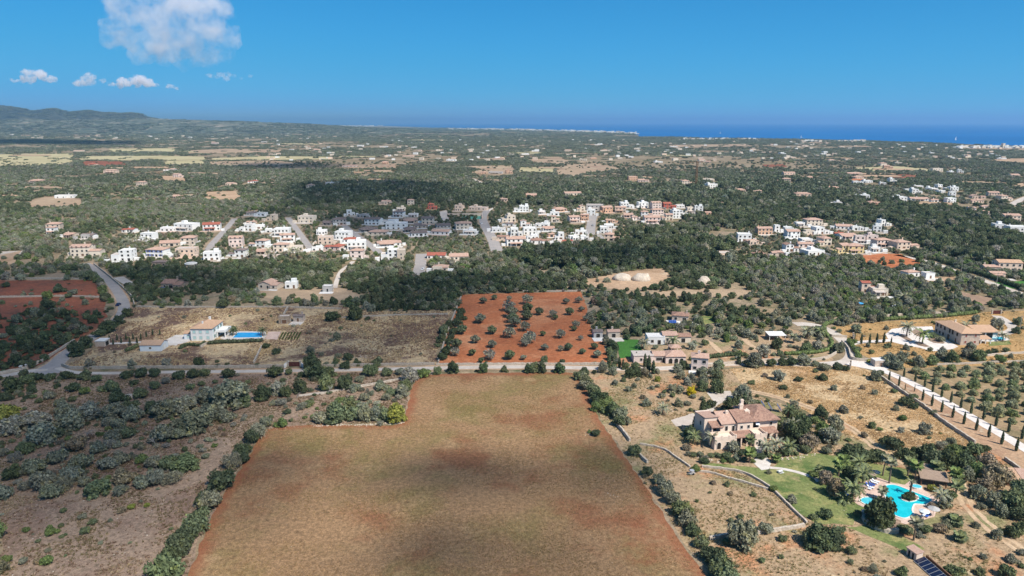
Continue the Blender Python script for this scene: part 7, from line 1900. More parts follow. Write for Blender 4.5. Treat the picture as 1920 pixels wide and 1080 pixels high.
def wheel_mesh():
    mb = MB(); mb.prism([(0.31 * math.cos(i * math.pi / 6), 0.31 * math.sin(i * math.pi / 6)) for i in range(12)], -0.1, 0.1, bottom=True)
    return mb.mesh('car_wheel', M['tyre'])
WHEEL = wheel_mesh()
def car(px, py, rz, mat, label):
    t = thing('parked_car' if py < 530 else 'car', label, 'car', (P(px, py).x, P(px, py).y, 0.1), rz, 'cars')
    prof = [(-2.05, 0.30), (-2.1, 0.62), (-1.95, 0.86), (-1.45, 0.92), (-0.85, 1.40), (0.55, 1.44), (1.25, 0.95), (1.95, 0.84), (2.1, 0.60), (2.05, 0.30)]
    mb = MB(); n = len(prof)
    base = [(x, -0.84 if z < 0.93 else -0.68, z) for x, z in prof] + [(x, 0.84 if z < 0.93 else 0.68, z) for x, z in prof]
    mb.poly(base, [tuple(range(n)), tuple(range(2 * n - 1, n - 1, -1))] + [(i + 1, i, n + i, n + i + 1) for i in range(n - 1)])
    mb.build('body', mat, t)
    mb = MB()
    for s in (-1, 1):
        f = [(-1.2, s * 0.80, 0.97), (1.05, s * 0.80, 0.97), (0.5, s * 0.70, 1.36), (-0.75, s * 0.70, 1.36)]
        mb.face(f if s < 0 else f[::-1])
    mb.face([(1.27, -0.68, 1.0), (1.27, 0.68, 1.0), (0.66, 0.6, 1.42), (0.66, -0.6, 1.42)]); mb.face([(-1.48, 0.68, 1.0), (-1.48, -0.68, 1.0), (-0.92, -0.6, 1.40), (-0.92, 0.6, 1.40)])
    mb.build('window', M['glass'], t)
    for x in (-1.3, 1.3):
        for y in (-0.78, 0.78): put('wheel', WHEEL, t, (x, y, 0.31), (math.pi / 2, 0, 0))
    for s in (-0.6, 0.6):
        mb = MB(); mb.box(2.06, 2.12, s - 0.15, s + 0.15, 0.62, 0.75); mb.build('headlight', M['frame'], t)
    return t
car(222, 573, math.radians(100), M['car_blue'], 'dark blue car driving down the winding road')
car(793, 506, math.radians(80), M['car_white'], 'white car parked on the short grey street below the village')
car(903, 420, math.radians(100), M['car_white'], 'white car on the wide street in the village')
car(668, 447, math.radians(120), M['car_grey'], 'grey car parked along the sloping street left of the village centre')
car(1111, 424, math.radians(95), M['car_grey'], 'grey car on the street through the east side of the village')
car(829, 412, math.radians(90), M['car_white'], 'white car on the pale car park above the village')
car(1616, 553, math.radians(10), M['car_white'], 'white car in front of the peach house with red roof')
car(1440, 545, math.radians(20), M['car_blue'], 'dark car at the clearing with pale rubbish in the woods')
car(1305, 613, math.radians(40), M['car_white'], 'white van-like car in front of the stone bungalow')
car(1680, 577, math.radians(-30), M['car_white'], 'white car near the turquoise gate')
g_ = thing('gate', 'turquoise gate leaf between pale pillars above the clipped hedge', 'gate', P(1714, 585), 0.2)
mb = MB(); mb.box(-1.2, 1.2, -0.05, 0.05, 0.1, 2.2); mb.build('gate_leaf', M['tarp'], g_)
mb = MB(); mb.box(1.25, 1.7, -0.25, 0.25, -0.1, 2.4); mb.build('gate_pillar', M['white'], g_)
for i, (px, py) in enumerate([(40, 694), (51, 691)]):
    g_ = thing('gate_pillar', 'pale stone gate post beside the road junction, %s one' % ('left' if i == 0 else 'right'), 'gate post', P(px, py), 0.1)
    mb = MB(); mb.box(-0.45, 0.45, -0.45, 0.45, -0.2, 1.7); mb.build('shaft', M['pale_wall'], g_)
    mb = MB(); mb.box(-0.55, 0.55, -0.55, 0.55, 1.7, 1.9); mb.build('cap', M['coping'], g_)
tc_ = thing('tennis_court', 'green tennis court behind a peach wall at the top of the village', 'court', P(872, 411), 0.02)
mb = MB(); mb.box(-4, 16, 0.5, 24, -0.1, 0.12); mb.build('court', M['court'], tc_)
mb = MB(); mb.box(-20, 18, 24.2, 24.6, -0.2, 3.2); mb.box(17.6, 18, 0, 24.1, -0.2, 3.0); mb.build('wall', M['peach'], tc_)
gz = thing('gazebo', 'round white gazebo with flat dome on columns below the village', 'gazebo', P(359, 504), 0.0)
HOUSE_SPOTS.append((P(359, 504).x, P(359, 504).y, 6, 8))
mb = MB(); mb.prism([(4.2 * math.cos(i * math.pi / 12), 4.2 * math.sin(i * math.pi / 12)) for i in range(24)], 3.6, 4.1, bottom=True)
mb.prism([(3.2 * math.cos(i * math.pi / 12), 3.2 * math.sin(i * math.pi / 12)) for i in range(24)], 4.1, 4.5); mb.build('roof', M['coping'], gz)
for i in range(8):
    mb = MB(); mb.tube([(0, 0, -0.1), (0, 0, 3.6)], [0.25, 0.22], 8); mb.build('column', M['cream'], gz, (3.7 * math.cos(i * math.pi / 4 + 0.2), 3.7 * math.sin(i * math.pi / 4 + 0.2), 0))

def pole(px, py, h, label):
    t = thing('utility_pole', label, 'utility pole', P(px, py), R.uniform(-0.4, 0.4), 'utility poles')
    mb = MB(); mb.tube([(0, 0, -0.2), (0, 0, h)], [0.17, 0.11], 6); mb.build('post', M['pole'], t)
    mb = MB(); mb.box(-0.7, 0.7, -0.06, 0.06, h - 0.5, h - 0.36); mb.build('crossarm', M['pole'], t)
for px, py, h, lab in ((1682, 474, 9, 'grey utility pole at the corner of the small red field'), (1735, 491, 9, 'grey utility pole beside the pale road right of the red field'), (1839, 485, 10, 'thin utility pole in the woods above the large peach house'), (1802, 510, 8, 'utility pole beside the tall dark hedge'), (1868, 534, 8, 'utility pole right of the tall hedge in the shrubs'), (1682, 538, 8, 'utility pole behind the cream annex'), (1912, 618, 7, 'utility pole right of the pool house'), (584, 460, 9, 'utility pole on the street in the west end of the village'), (684, 449, 9, 'utility pole on the sloping street in the village'), (1061, 418, 8, 'utility pole among white houses on the east side'), (247, 440, 9, 'utility pole above the white village houses at left'), (1191, 412, 9, 'utility pole beside the pale pink houses'), (939, 400, 8, 'utility pole above the wide village street'), (617, 437, 8, 'utility pole near the shaded village houses'), (1437, 517, 7, 'utility pole in the woods right of the rubble mounds')):
    pole(px, py, h, lab)

def mound(px0, px1, py, h, label):
    p = P((px0 + px1) / 2, py); r = (px1 - px0) * mpp(py) / 2
    iv, f = ico(3)
    import mathutils.noise as mn
    V = np.array([(v[0] * r * (1 + 0.25 * mn.noise(Vector(v) * 1.7)), v[1] * r * 0.8, max(-0.1, v[2]) * h * (1 + 0.5 * mn.noise(Vector(v) * 2.6 + Vector((px0, 0, 0))))) for v in iv])
    o = put('rubble_mound', np_mesh('rubble_mound', V, f, M['rock']), None, p)
    tag(o, label, 'mound', 'rubble mounds')
mound(1149, 1186, 524, 4.0, 'pale rubble mound on the cleared ground, leftmost of the pair')
mound(1184, 1222, 525, 4.3, 'pale rubble mound on the cleared ground, right one of the pair')
mound(1306, 1334, 532, 4.5, 'single pale rubble mound right of the pair, by trees')
mound(228, 258, 744, 0.7, 'flat pile of pale stones on the heath below the straight road')

cr_ = thing('tower_crane', 'rusty brown tower crane mast above far buildings', 'crane', P(1305, 346), 0.0)
mb = MB()
for sx in (-1.2, 1.2):
    for sy in (-1.2, 1.2): mb.box(sx - 0.25, sx + 0.25, sy - 0.25, sy + 0.25, 0, 38)
for k in range(12):
    z = 1 + k * 3.1
    mb.box(-1.2, 1.2, -1.5, -1.2, z, z + 0.3); mb.tube([(-1.2, -1.3, z), (1.2, -1.3, z + 3.0)], [0.15, 0.15], 4)
mb.build('mast', M['rust'], cr_)
mb = MB(); mb.box(-14, 5, -0.6, 0.6, 36.0, 37.0); mb.build('jib', M['rust'], cr_)
mb = MB(); mb.box(3, 5, -1, 1, 34.4, 35.9); mb.build('counterweight', M['grey'], cr_)

for i, (px, py, s) in enumerate([(1350.5, 250.5, 1.0), (1502.5, 258.0, 1.0), (1792, 262.5, 1.2)]):
    p = P(px, py, -1.5); t = thing('sailing_boat', ['tiny white sailing boat farthest left on the sea', 'tiny white sailing boat close to the coast in the middle', 'tiny white sailing boat above the right-hand coast'][i], 'boat', p, R.uniform(-0.5, 0.5), 'sailing boats on the sea')
    mb = MB(); mb.prism([(-7 * s, -1.6), (4 * s, -1.6), (8 * s, 0), (4 * s, 1.6), (-7 * s, 1.6)], -0.3, 1.4, bottom=True); mb.build('hull', M['white'], t)
    mb = MB(); mb.tube([(1 * s, 0, 1.4), (1 * s, 0, 19 * s)], [0.15, 0.1], 5); mb.build('mast', M['metal'], t)
    mb = MB(); mb.poly([(0.8 * s, -0.06, 2.5), (-6 * s, -0.06, 2.5), (0.8 * s, -0.06, 18 * s), (0.8 * s, 0.06, 2.5), (-6 * s, 0.06, 2.5), (0.8 * s, 0.06, 18 * s)], [(0, 1, 2), (5, 4, 3), (0, 3, 4, 1), (1, 4, 5, 2)]); mb.build('sail', M['white'], t)

# ------------------------------------------------------------------ far houses
far = [(172, 310, 14, 'peach', 'red_tile'), (205, 325, 24, 'peach', 'tile'), (318, 320, 22, 'white', 'tile'), (333, 333, 18, 'pink', 'tile'), (262, 349, 16, 'tan', 'tile'), (474, 343, 18, 'white', 'red_tile'), (428, 348, 16, 'peach', 'tile'), (620, 347, 22, 'white', 'flat'), (118, 372, 34, 'white', 'flat'), (65, 342, 24, 'peach', 'tile'), (16, 232, 18, 'cream', 'tile'), (45, 245, 20, 'pink', 'tile'), (280, 257, 10, 'white', 'flat'), (345, 256, 10, 'cream', 'flat'), (402, 270, 14, 'pink', 'tile'), (495, 267, 10, 'white', 'flat'), (147, 284, 18, 'cream', 'tile'), (594, 282, 12, 'cream', 'tile'),
       (655, 313, 34, 'pink', 'tile'), (722, 308, 12, 'orange', 'tile'), (675, 275, 12, 'white', 'flat'), (719, 276, 16, 'white', 'flat'), (776, 277, 10, 'white', 'flat'), (825, 283, 12, 'cream', 'tile'), (765, 294, 24, 'peach', 'tile'), (845, 302, 18, 'white', 'flat'), (882, 281, 10, 'cream', 'flat'), (905, 326, 14, 'orange', 'tile'), (928, 326, 26, 'grey', 'flat'), (955, 325, 12, 'orange', 'tile'), (985, 290, 14, 'white', 'flat'), (1004, 284, 14, 'white', 'flat'), (935, 299, 20, 'peach', 'tile'), (1122, 272, 16, 'white', 'flat'), (1132, 283, 14, 'cream', 'tile'), (1065, 283, 14, 'cream', 'tile'), (1093, 301, 14, 'cream', 'flat'), (1113, 298, 12, 'orange', 'tile'), (1235, 305, 15, 'white', 'flat'), (1194, 281, 10, 'cream', 'flat'), (1223, 270, 7, 'white', 'flat'), (1263, 276, 14, 'white', 'flat'),
       (1075, 366, 32, 'cream', 'tile'), (996, 370, 20, 'orange', 'tile'), (943, 378, 16, 'peach', 'tile'), (1187, 338, 17, 'orange', 'flat'), (1207, 341, 20, 'pink', 'tile'), (1290, 346, 22, 'cream', 'tile'), (1330, 340, 22, 'cream', 'flat'), (1317, 304, 12, 'cream', 'tile'), (1328, 305, 10, 'peach', 'tile'), (1336, 353, 20, 'white', 'flat'), (1412, 281, 12, 'cream', 'tile'), (1482, 330, 22, 'peach', 'tile'), (1470, 342, 24, 'tan', 'tile'), (1515, 336, 18, 'orange', 'tile'), (1508, 372, 28, 'peach', 'tile'), (1565, 356, 28, 'orange', 'tile'), (1605, 328, 36, 'cream', 'tile'), (1612, 335, 18, 'peach', 'tile'), (1657, 311, 14, 'cream', 'tile'), (1666, 316, 16, 'orange', 'tile'), (1685, 307, 12, 'cream', 'flat'), (1760, 322, 20, 'cream', 'flat'), (1785, 325, 10, 'white', 'flat'), (1801, 324, 10, 'white', 'flat'), (1876, 299, 9, 'white', 'flat'), (1815, 295, 12, 'cream', 'tile'), (1748, 288, 7, 'white', 'flat'), (1568, 385, 20, 'white', 'flat'), (1543, 383, 12, 'white', 'flat'), (1907, 331, 18, 'cream', 'tile'), (1390, 360, 18, 'peach', 'tile'), (1420, 362, 16, 'tan', 'tile'),
       (100, 432, 24, 'tan', 'tile'), (92, 440, 16, 'white', 'tile'), (330, 372, 12, 'cream', 'tile'), (580, 355, 14, 'cream', 'tile'), (860, 392, 14, 'peach', 'tile'), (770, 384, 12, 'cream', 'tile'), (1350, 385, 10, 'cream', 'tile'), (1480, 296, 12, 'cream', 'flat'), (1545, 290, 10, 'white', 'flat'), (1580, 277, 10, 'cream', 'flat'), (1510, 274, 12, 'cream', 'tile'), (1450, 272, 10, 'pink', 'tile'), (1560, 302, 12, 'cream', 'tile')]
def far_word(px, py):
    h = 'far left' if px < 320 else ('left' if px < 640 else ('centre left' if px < 960 else ('centre right' if px < 1280 else ('right' if px < 1600 else 'far right'))))
    d = 'near the coast' if py < 285 else ('on the plain' if py < 320 else 'beyond the village')
    return h, d
seen_l = {}
for px, py, w, wl_, rf_ in sorted(far):
    h_, d_ = far_word(px, py)
    k = (wl_, rf_, h_, d_); seen_l[k] = seen_l.get(k, 0) + 1
    lab = '%s house with %s at the %s %s' % (WALLWORD[wl_], ROOFWORD[rf_], h_, d_)
    if seen_l[k] > 1: lab += ', %s from left' % ORD[seen_l[k] - 1]
    house(px - w / 2, px + w / 2, py, wl_, rf_, 2 if R.random() < 0.4 else 1, label=lab, group='scattered far houses', detail=1 if py > 300 else 0, wmax=34)

def coastal_town():
    mb = MB(); rr = random.Random(9)
    def block(px, py, w, h, mi):
        p = P(px, py); d = w * rr.uniform(0.5, 0.9); a = rr.uniform(-0.3, 0.3)
        c, s = math.cos(a), math.sin(a)
        pts = [(p.x + x * c - y * s, p.y + x * s + y * c) for x, y in ((-w / 2, -d / 2), (w / 2, -d / 2), (w / 2, d / 2), (-w / 2, d / 2))]
        mb.prism(pts, -0.5, h, mi)
        for k in range(1, int(h / 3.2)):
            y0 = 3.2 * k - 1.9
            q = [(p.x + x * c - y * s, p.y + x * s + y * c) for x, y in ((-w * 0.44, -d / 2 - 0.25), (w * 0.44, -d / 2 - 0.25), (w * 0.44, -d / 2 - 0.05), (-w * 0.44, -d / 2 - 0.05))]
            mb.prism(q, y0, y0 + 1.3, 3)
    for i in range(330):
        px = rr.choice((rr.uniform(840, 1000), rr.uniform(880, 1195), rr.uniform(980, 1195)))
        t = (px - 840) / 355
        py = 240.6 + 9.0 * t ** 1.6 + rr.uniform(0.2, 2.6)
        block(px, py, rr.uniform(12, 38), rr.choice((7, 10, 13, 16)), rr.choice((0, 0, 0, 1)))
    for i in range(26): block(rr.uniform(640, 720), rr.uniform(235.6, 237.4), rr.uniform(30, 70), 22, 0)
    for i in range(50): block(rr.uniform(1280, 1420), 259.5 + rr.uniform(0.3, 2.5), rr.uniform(8, 20), rr.choice((4, 6)), rr.choice((0, 1, 2)))
    for i in range(60): block(rr.uniform(1500, 1625), 263.6 + rr.uniform(0.5, 2.5), rr.uniform(8, 20), rr.choice((4, 6, 8)), rr.choice((0, 1, 2)))
    for i in range(110): block(rr.uniform(1790, 1960), 274 + rr.uniform(1.5, 5), rr.uniform(8, 20), rr.choice((5, 7, 9)), rr.choice((0, 0, 1)))
    for i in range(120): block(rr.uniform(0, 640), rr.uniform(243, 262), rr.uniform(12, 26), rr.choice((5, 7)), rr.choice((0, 1, 1, 2)))
    for i in range(230):
        px = rr.uniform(500, 1900); c0 = np.interp(px, [500, 1190, 1500, 1700, 1920], [250, 258, 262, 268, 278]); block(px, rr.uniform(c0 + 2.5, 302), rr.uniform(8, 15), rr.choice((4, 6)), rr.choice((0, 1, 2)))
    for i in range(150):                                   # villages on the rise below the hills
        px = rr.choice((rr.uniform(266, 330), rr.uniform(275, 440))); top = np.interp(px, [0, 280, 330, 400, 480], [224, 223, 224, 227, 230])
        d = ray(px, top + (rr.uniform(0.2, 2.5) if px > 262 else rr.uniform(4, 16))); q = Vector((0, 0, H)) + d * (7720 / d.y); w = rr.uniform(10, 22)
        mb.box(q.x - w / 2, q.x + w / 2, q.y, q.y + w, q.z - 14, q.z + rr.uniform(3, 6), rr.choice((0, 0, 1, 1, 2)))
    o = mb.build('coastal_town', [M['white'], M['cream'], M['peach'], M['glass']])
    tag(o, 'white resort town and far hamlets strung along the distant coast and plain', None, None, 'stuff')
coastal_town()
tw = thing('coastal_tower', 'pale square watchtower on the coast at the far right', 'tower', P(1880, 277.5), 0.2)
mb = MB(); mb.prism([(-5, -5), (5, -5), (4.2, 5), (-4.2, 5)], -0.5, 17); mb.build('wall', M['cream'], tw)
mb = MB(); mb.box(-5.6, 5.6, -5.6, 5.6, 17, 18.5); mb.build('battlement', M['cream'], tw)
for z in (6, 12): win(tw, 0, -5, z, 1.2, 2.0, pane='dark')
field_mesh_done = True
# ------------------------------------------------------------------ scattered scrub, woods and gardens
W = lambda px: wpoly(px)
LSCRUB = W([(-60, 765), (0, 765), (120, 772), (260, 765), (330, 745), (430, 732), (500, 728), (480, 790), (440, 800), (380, 870), (330, 890), (230, 905), (130, 925), (60, 925), (0, 955), (-60, 960)])
CORNER = W([(500, 740), (560, 705), (690, 722), (770, 705), (776, 716), (766, 740), (758, 788), (640, 792), (560, 796), (505, 795)])
HEATHTOP = W([(-60, 700), (300, 696), (620, 696), (620, 712), (430, 732), (330, 745), (260, 765), (120, 772), (-60, 765)])
JUNC = W([(-60, 712), (140, 705), (150, 720), (60, 750), (-60, 770)])
PINEW = [W([(940, 482), (1060, 462), (1150, 455), (1230, 425), (1380, 465), (1440, 492), (1250, 503), (1000, 506)]), W([(540, 392), (545, 352), (640, 345), (900, 350), (1300, 350), (1330, 380), (1130, 384), (880, 388), (700, 380)]), W([(1280, 420), (1290, 340), (1500, 335), (1600, 360), (1700, 385), (1900, 410), (1940, 520), (1720, 470), (1660, 420), (1480, 415), (1400, 430)])]
DARKW = W([(230, 480), (640, 500), (680, 500), (700, 520), (860, 515), (1000, 510), (1080, 545), (860, 550), (840, 590), (640, 575), (450, 545), (240, 570), (200, 520)])
POOLA = W([(1600, 950), (1620, 925), (1650, 905), (1700, 895), (1760, 915), (1770, 950), (1740, 985), (1690, 1000), (1640, 995)])
VILL = W([(110, 495), (130, 440), (400, 400), (700, 395), (900, 385), (1200, 385), (1330, 400), (1250, 425), (1150, 460), (960, 475), (700, 495), (400, 500)])
HAM = W([(1370, 490), (1380, 430), (1510, 410), (1680, 420), (1740, 470), (1600, 485)])
VGARD = W([(1290, 860), (1300, 780), (1420, 740), (1600, 830), (1640, 870), (1520, 880)])
wp = {k: W(v) for k, v in dict(FIELD=FIELD, ORCH=ORCH, DRYL=DRYL, BOTL=BOTL, LRED=LRED, LWOOD=LWOOD, DRYR=DRYR, STRIPR=STRIPR, EST=EST, GROVE=GROVE, FINCA=FINCA, EMID=EMID).items()}
coast_w = [(9000, 2500)] + [(q.x, q.y) for q in cr] + [(-30000, 34000), (-30000, -600), (9000, -600)]

def blocked(x, y, r):
    m = np.zeros(x.shape, bool)
    for pts, hw in ROADS:
        a = np.array(pts); lo, hi = a.min(0) - hw - 4, a.max(0) + hw + 4
        s = (x > lo[0]) & (x < hi[0]) & (y > lo[1]) & (y < hi[1])
        if s.any():
            t = np.zeros(x.shape, bool)
            xs, ys, rs = x[s], y[s], r[s]
            d = np.full(xs.shape, 1e9)
            for (x1, y1), (x2, y2) in zip(pts[:-1], pts[1:]):
                L2 = max(1e-9, (x2 - x1) ** 2 + (y2 - y1) ** 2)
                q = np.clip(((xs - x1) * (x2 - x1) + (ys - y1) * (y2 - y1)) / L2, 0, 1)
                d = np.minimum(d, np.hypot(xs - x1 - q * (x2 - x1), ys - y1 - q * (y2 - y1)))
            t[s] = d < hw + rs * 0.75 + 0.2
            m |= t
    for hx, hy, hw, d in HOUSE_SPOTS:
        m |= (np.abs(x - hx) < hw + r * 0.8) & (y > hy - np.clip(6.0 + (hy - 520) * 0.07, 5.0, 85.0) - r) & (y < hy + d + 1.5 + r * 0.6)
    for nm, pl in SHEETS:
        if nm in ('lawn', 'gravel_yard', 'road', 'driveway', 'terrace_paving', 'pool_terrace', 'forecourt', 'flower_bed', 'car_park'):
            m |= inpoly(x, y, pl)
    m |= inpoly(x, y, wp['FIELD']) | inpoly(x, y, wp['ORCH']) | inpoly(x, y, POOLA)
    return m

PAL = {'mixed': (['olive', 'green', 'dark', 'grey', 'brown', 'bright'], [0.40, 0.28, 0.14, 0.10, 0.03, 0.05]), 'dark': (['dark', 'green', 'olive', 'pine'], [0.45, 0.27, 0.16, 0.12]),
       'pine': (['pine', 'dark', 'green', 'olive', 'grey'], [0.48, 0.22, 0.15, 0.10, 0.05]), 'scrub': (['olive', 'grey', 'green', 'brown', 'bright', 'dark'], [0.40, 0.18, 0.22, 0.08, 0.06, 0.06]), 'light': (['olive', 'green', 'bright', 'grey', 'dark'], [0.42, 0.28, 0.12, 0.12, 0.06])}
TN = list(TINT)
def gen(y0, y1, sp, rmin, rmax, seed, margin=1.16):
    rs = np.random.RandomState(seed)
    half = lambda yy: (yy * CP + H * SP) * 960 / FPX * margin + 40
    gx = np.arange(-half(y1), half(y1), sp); gy = np.arange(y0, y1, sp)
    X, Y = np.meshgrid(gx, gy); X, Y = X.ravel(), Y.ravel()
    X = X + rs.uniform(-0.5, 0.5, X.shape) * sp; Y = Y + rs.uniform(-0.5, 0.5, Y.shape) * sp
    k = np.abs(X) < half(Y); X, Y = X[k], Y[k]
    k = inpoly(X, Y, coast_w); X, Y = X[k], Y[k]
    r = rmin + (rmax - rmin) * rs.beta(1.6, 2.0, X.shape)
    f = Y * CP + H * SP
    PX = 960 + FPX * X / f; PY = 540 - FPX * (Y * SP - H * CP) / f
    cov = np.clip(0.86 - 2.4 * np.clip(vnoise(X, Y, 70.0) - 0.50, 0, 1) - 2.2 * np.clip(vnoise(X + 900, Y, 22.0) - 0.53, 0, 1), 0.06, 0.92)
    far = Y > 1500
    cov = np.where(far, np.clip(1.75 - 2.5 * vnoise(X, Y * 0.5, 300.0), 0.05, 0.92), cov)
    pal = np.zeros(X.shape, int)            # 0 mixed 1 dark 2 pine 3 scrub 4 light
    size = np.ones(X.shape)
    pal = np.where((vnoise(X, Y, 150.0) > 0.55), 4, pal)
    pal = np.where((vnoise(X + 500, Y + 300, 120.0) > 0.58), 1, pal)
    for pl in PINEW:
        s = inpoly(X, Y, pl); pal = np.where(s, 2, pal); cov = np.where(s, np.maximum(cov, 0.9), cov); size = np.where(s, 1.3, size)
    s = inpoly(X, Y, DARKW); pal = np.where(s, 1, pal); cov = np.where(s, 0.92, cov)
    s = inpoly(X, Y, VILL) | inpoly(X, Y, HAM); cov = np.where(s, 0.75, cov); size = np.where(s, 0.66, size); pal = np.where(s & (pal == 4), 0, pal)
    def put_(name, c, z, p, poly=None):
        nonlocal cov, size, pal
        s = inpoly(X, Y, poly if poly is not None else wp[name])
        cov = np.where(s, c, cov); size = np.where(s, z, size); pal = np.where(s, p, pal)
    put_('DRYL', 0.025, 0.5, 3); put_('BOTL', 0.10, 0.32, 3); put_('', 0.12, 0.4, 3, HEATHTOP); put_('', 0.62, 0.55, 3, LSCRUB); put_('', 0.45, 0.6, 4, CORNER); put_('', 0.55, 0.8, 1, JUNC)
    put_('LRED', 0.05, 0.5, 3); put_('LWOOD', 0.72, 0.95, 1); put_('EST', 0.07, 0.35, 3); put_('DRYR', 0.03, 0.3, 3); put_('STRIPR', 0.02, 0.3, 3); put_('GROVE', 0.02, 0.3, 3); put_('FINCA', 0.06, 0.45, 4); put_('EMID', 0.35, 0.75, 4); put_('', 0.35, 0.6, 4, VGARD)
    for nm, pl in SHEETS:
        if nm == 'field': 
            s = inpoly(X, Y, pl)
            if len(pl) < 60: cov = np.where(s, 0.035, cov); size = np.where(s, 0.8, size)
    mid = (Y > 850) & (Y < 1800)
    cov = np.where(mid, cov * 0.84, cov)
    keep = rs.rand(len(X)) < cov
    X, Y, r, pal, size, PX, PY = [a[keep] for a in (X, Y, r, pal, size, PX, PY)]
    r = r * size
    b = blocked(X, Y, r)
    X, Y, r, pal, PX, PY = [a[~b] for a in (X, Y, r, pal, PX, PY)]
    ti = np.zeros(len(X), int)
    for i, nm in enumerate(('mixed', 'dark', 'pine', 'scrub', 'light')):
        s = pal == i
        names, pr = PAL[nm]
        ti[s] = np.array([TN.index(q) for q in names])[rs.choice(len(names), s.sum(), p=np.array(pr) / sum(pr))]
    tint = np.array([TINT[q] for q in TN])[ti] * rs.uniform(0.82, 1.2, (len(X), 1)) * rs.uniform(0.93, 1.07, (len(X), 3))
    haze_mix = np.clip((Y - 500) / 2500, 0, 0.6)[:, None]  # foliage pales with distance: haze put into the tint
    tint = tint * (1 - haze_mix) + np.array([0.155, 0.165, 0.130]) * haze_mix * rs.uniform(0.4, 1.5, (len(X), 1))
    return dict(x=X, y=Y, r=r, pal=pal, px=PX, py=PY, ti=ti, tint=tint, rs=rs)

def place_word(px, py):
    if py > 690:
        if px < 520: return 'left of the mown field'
        if px < 800: return 'by the mown field\'s far left corner'
        if px < 1300: return 'right of the mown field'
        if py > 900: return 'on the rough slope at the lower right'
        return 'on the estate round the villa'
    if px < 215: return 'left of the winding road'
    if py > 570:
        if px < 870: return 'on the straw meadow'
        if px < 1210: return 'right of the red orchard'
        if px < 1580: return 'left of the road bend'
        return 'behind the stone farmhouse'
    if px < 480: return 'below the west village'
    if px < 700: return 'in the scrub below the village'
    if px < 1090: return 'behind the red orchard'
    if px < 1500: return 'round the rubble mounds'
    return 'in the scrub below the small red field'

n_shrub = sum(1 for o in COL.objects if o.get('category') == 'shrub')
n_tree = sum(1 for o in COL.objects if o.name.split('.')[0] in ('wild_olive_tree', 'garden_tree'))
A = gen(110, 300, 3.6, 1.0, 3.0, 1)
B = gen(300, 430, 3.3, 1.1, 2.9, 2)
C = gen(430, 900, 3.9, 1.5, 3.6, 3)
D = gen(900, 1800, 5.6, 2.2, 5.2, 4)
E = gen(1800, 4700, 17.0, 9.0, 17.0, 5)
F_ = gen(4700, 13000, 44.0, 26.0, 48.0, 6)
near = {k: np.concatenate([A[k], B[k]]) for k in ('x', 'y', 'r', 'pal', 'px', 'py', 'ti', 'tint')}
big = near['r'] / (near['y'] * CP + H * SP)
order = np.argsort(-big)
is_tree = near['r'] > 1.75
taken = np.zeros(len(big), bool)
for i in order:
    if not (-20 < near['px'][i] < 1940 and near['py'][i] < 1100): continue
    tn = TN[near['ti'][i]]; w_ = place_word(near['px'][i], near['py'][i])
    c = [float(v) for v in near['tint'][i]]
    r = float(near['r'][i]); x, y = float(near['x'][i]), float(near['y'][i])
    if is_tree[i] and n_tree < 300:
        n_tree += 1; taken[i] = True
        tree(x, y, r, r * R.uniform(1.4, 1.75), c, '%s %s tree %s' % ('broad' if r > 2.4 else 'middling', TONE[tn], w_), 'wild trees ' + w_)
    elif not is_tree[i] and n_shrub < 300:
        n_shrub += 1; taken[i] = True
        shrub(x, y, r, r * R.uniform(0.95, 1.3), c, '%s %s shrub %s' % ('tiny' if r < 0.6 else 'low', TONE[tn], w_), 'wild shrubs ' + w_)
    if n_tree >= 300 and n_shrub >= 300: break
rest = {k: v[~taken] for k, v in near.items()}

from mathutils.bvhtree import BVHTree
_hv, _hf = [], []
for o in COL.objects:
    if o.name in ('hills', 'coastal_rise'):
        n0 = len(_hv); _hv += [v.co.copy() for v in o.data.vertices]; _hf += [tuple(n0 + i for i in p.vertices) for p in o.data.polygons]
_bvh = BVHTree.FromPolygons(_hv, _hf)
def lift(d):
    z = np.full(len(d['x']), -0.05)
    for i in np.nonzero(d['y'] > 5500)[0]:
        h = _bvh.ray_cast(Vector((d['x'][i], d['y'][i], 900.0)), Vector((0, 0, -1)))
        if h[0] is not None and h[0].z > 0: z[i] = h[0].z - 1
    return z

def lay(name, label, parts, protos_of, hk):
    """One object of instanced plants. protos_of(part) -> index into the prototype list."""
    pts, scl, rot, idx, tin = [], [], [], [], []
    plist = []
    for d, protos, hmin, hmax in parts:
        n = len(d['x']); rs = np.random.RandomState(len(plist) + n)
        pts.append(np.stack([d['x'], d['y'], lift(d)], 1))
        h = d['r'] * rs.uniform(hmin, hmax, n) if hk is None else rs.uniform(hmin, hmax, n)
        scl.append(np.stack([d['r'], d['r'] * rs.uniform(0.85, 1.15, n), h], 1))
        rot.append(np.stack([np.zeros(n), np.zeros(n), rs.uniform(0, 6.28, n)], 1))
        idx.append(len(plist) + rs.randint(0, len(protos), n)); tin.append(d['tint']); plist += protos
    return scatter_object(name, label, np.concatenate(pts), np.concatenate(scl), np.concatenate(rot), np.concatenate(idx), np.concatenate(tin), plist)
def sub(d, m): return {k: v[m] for k, v in d.items() if k != 'rs'}
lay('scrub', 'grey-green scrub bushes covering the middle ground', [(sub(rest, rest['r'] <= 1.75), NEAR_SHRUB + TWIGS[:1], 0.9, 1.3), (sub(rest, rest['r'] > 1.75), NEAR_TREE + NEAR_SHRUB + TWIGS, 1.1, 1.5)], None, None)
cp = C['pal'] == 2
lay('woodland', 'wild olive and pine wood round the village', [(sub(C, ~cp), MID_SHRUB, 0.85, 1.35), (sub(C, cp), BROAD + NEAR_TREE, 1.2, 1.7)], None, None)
dp = D['pal'] == 2
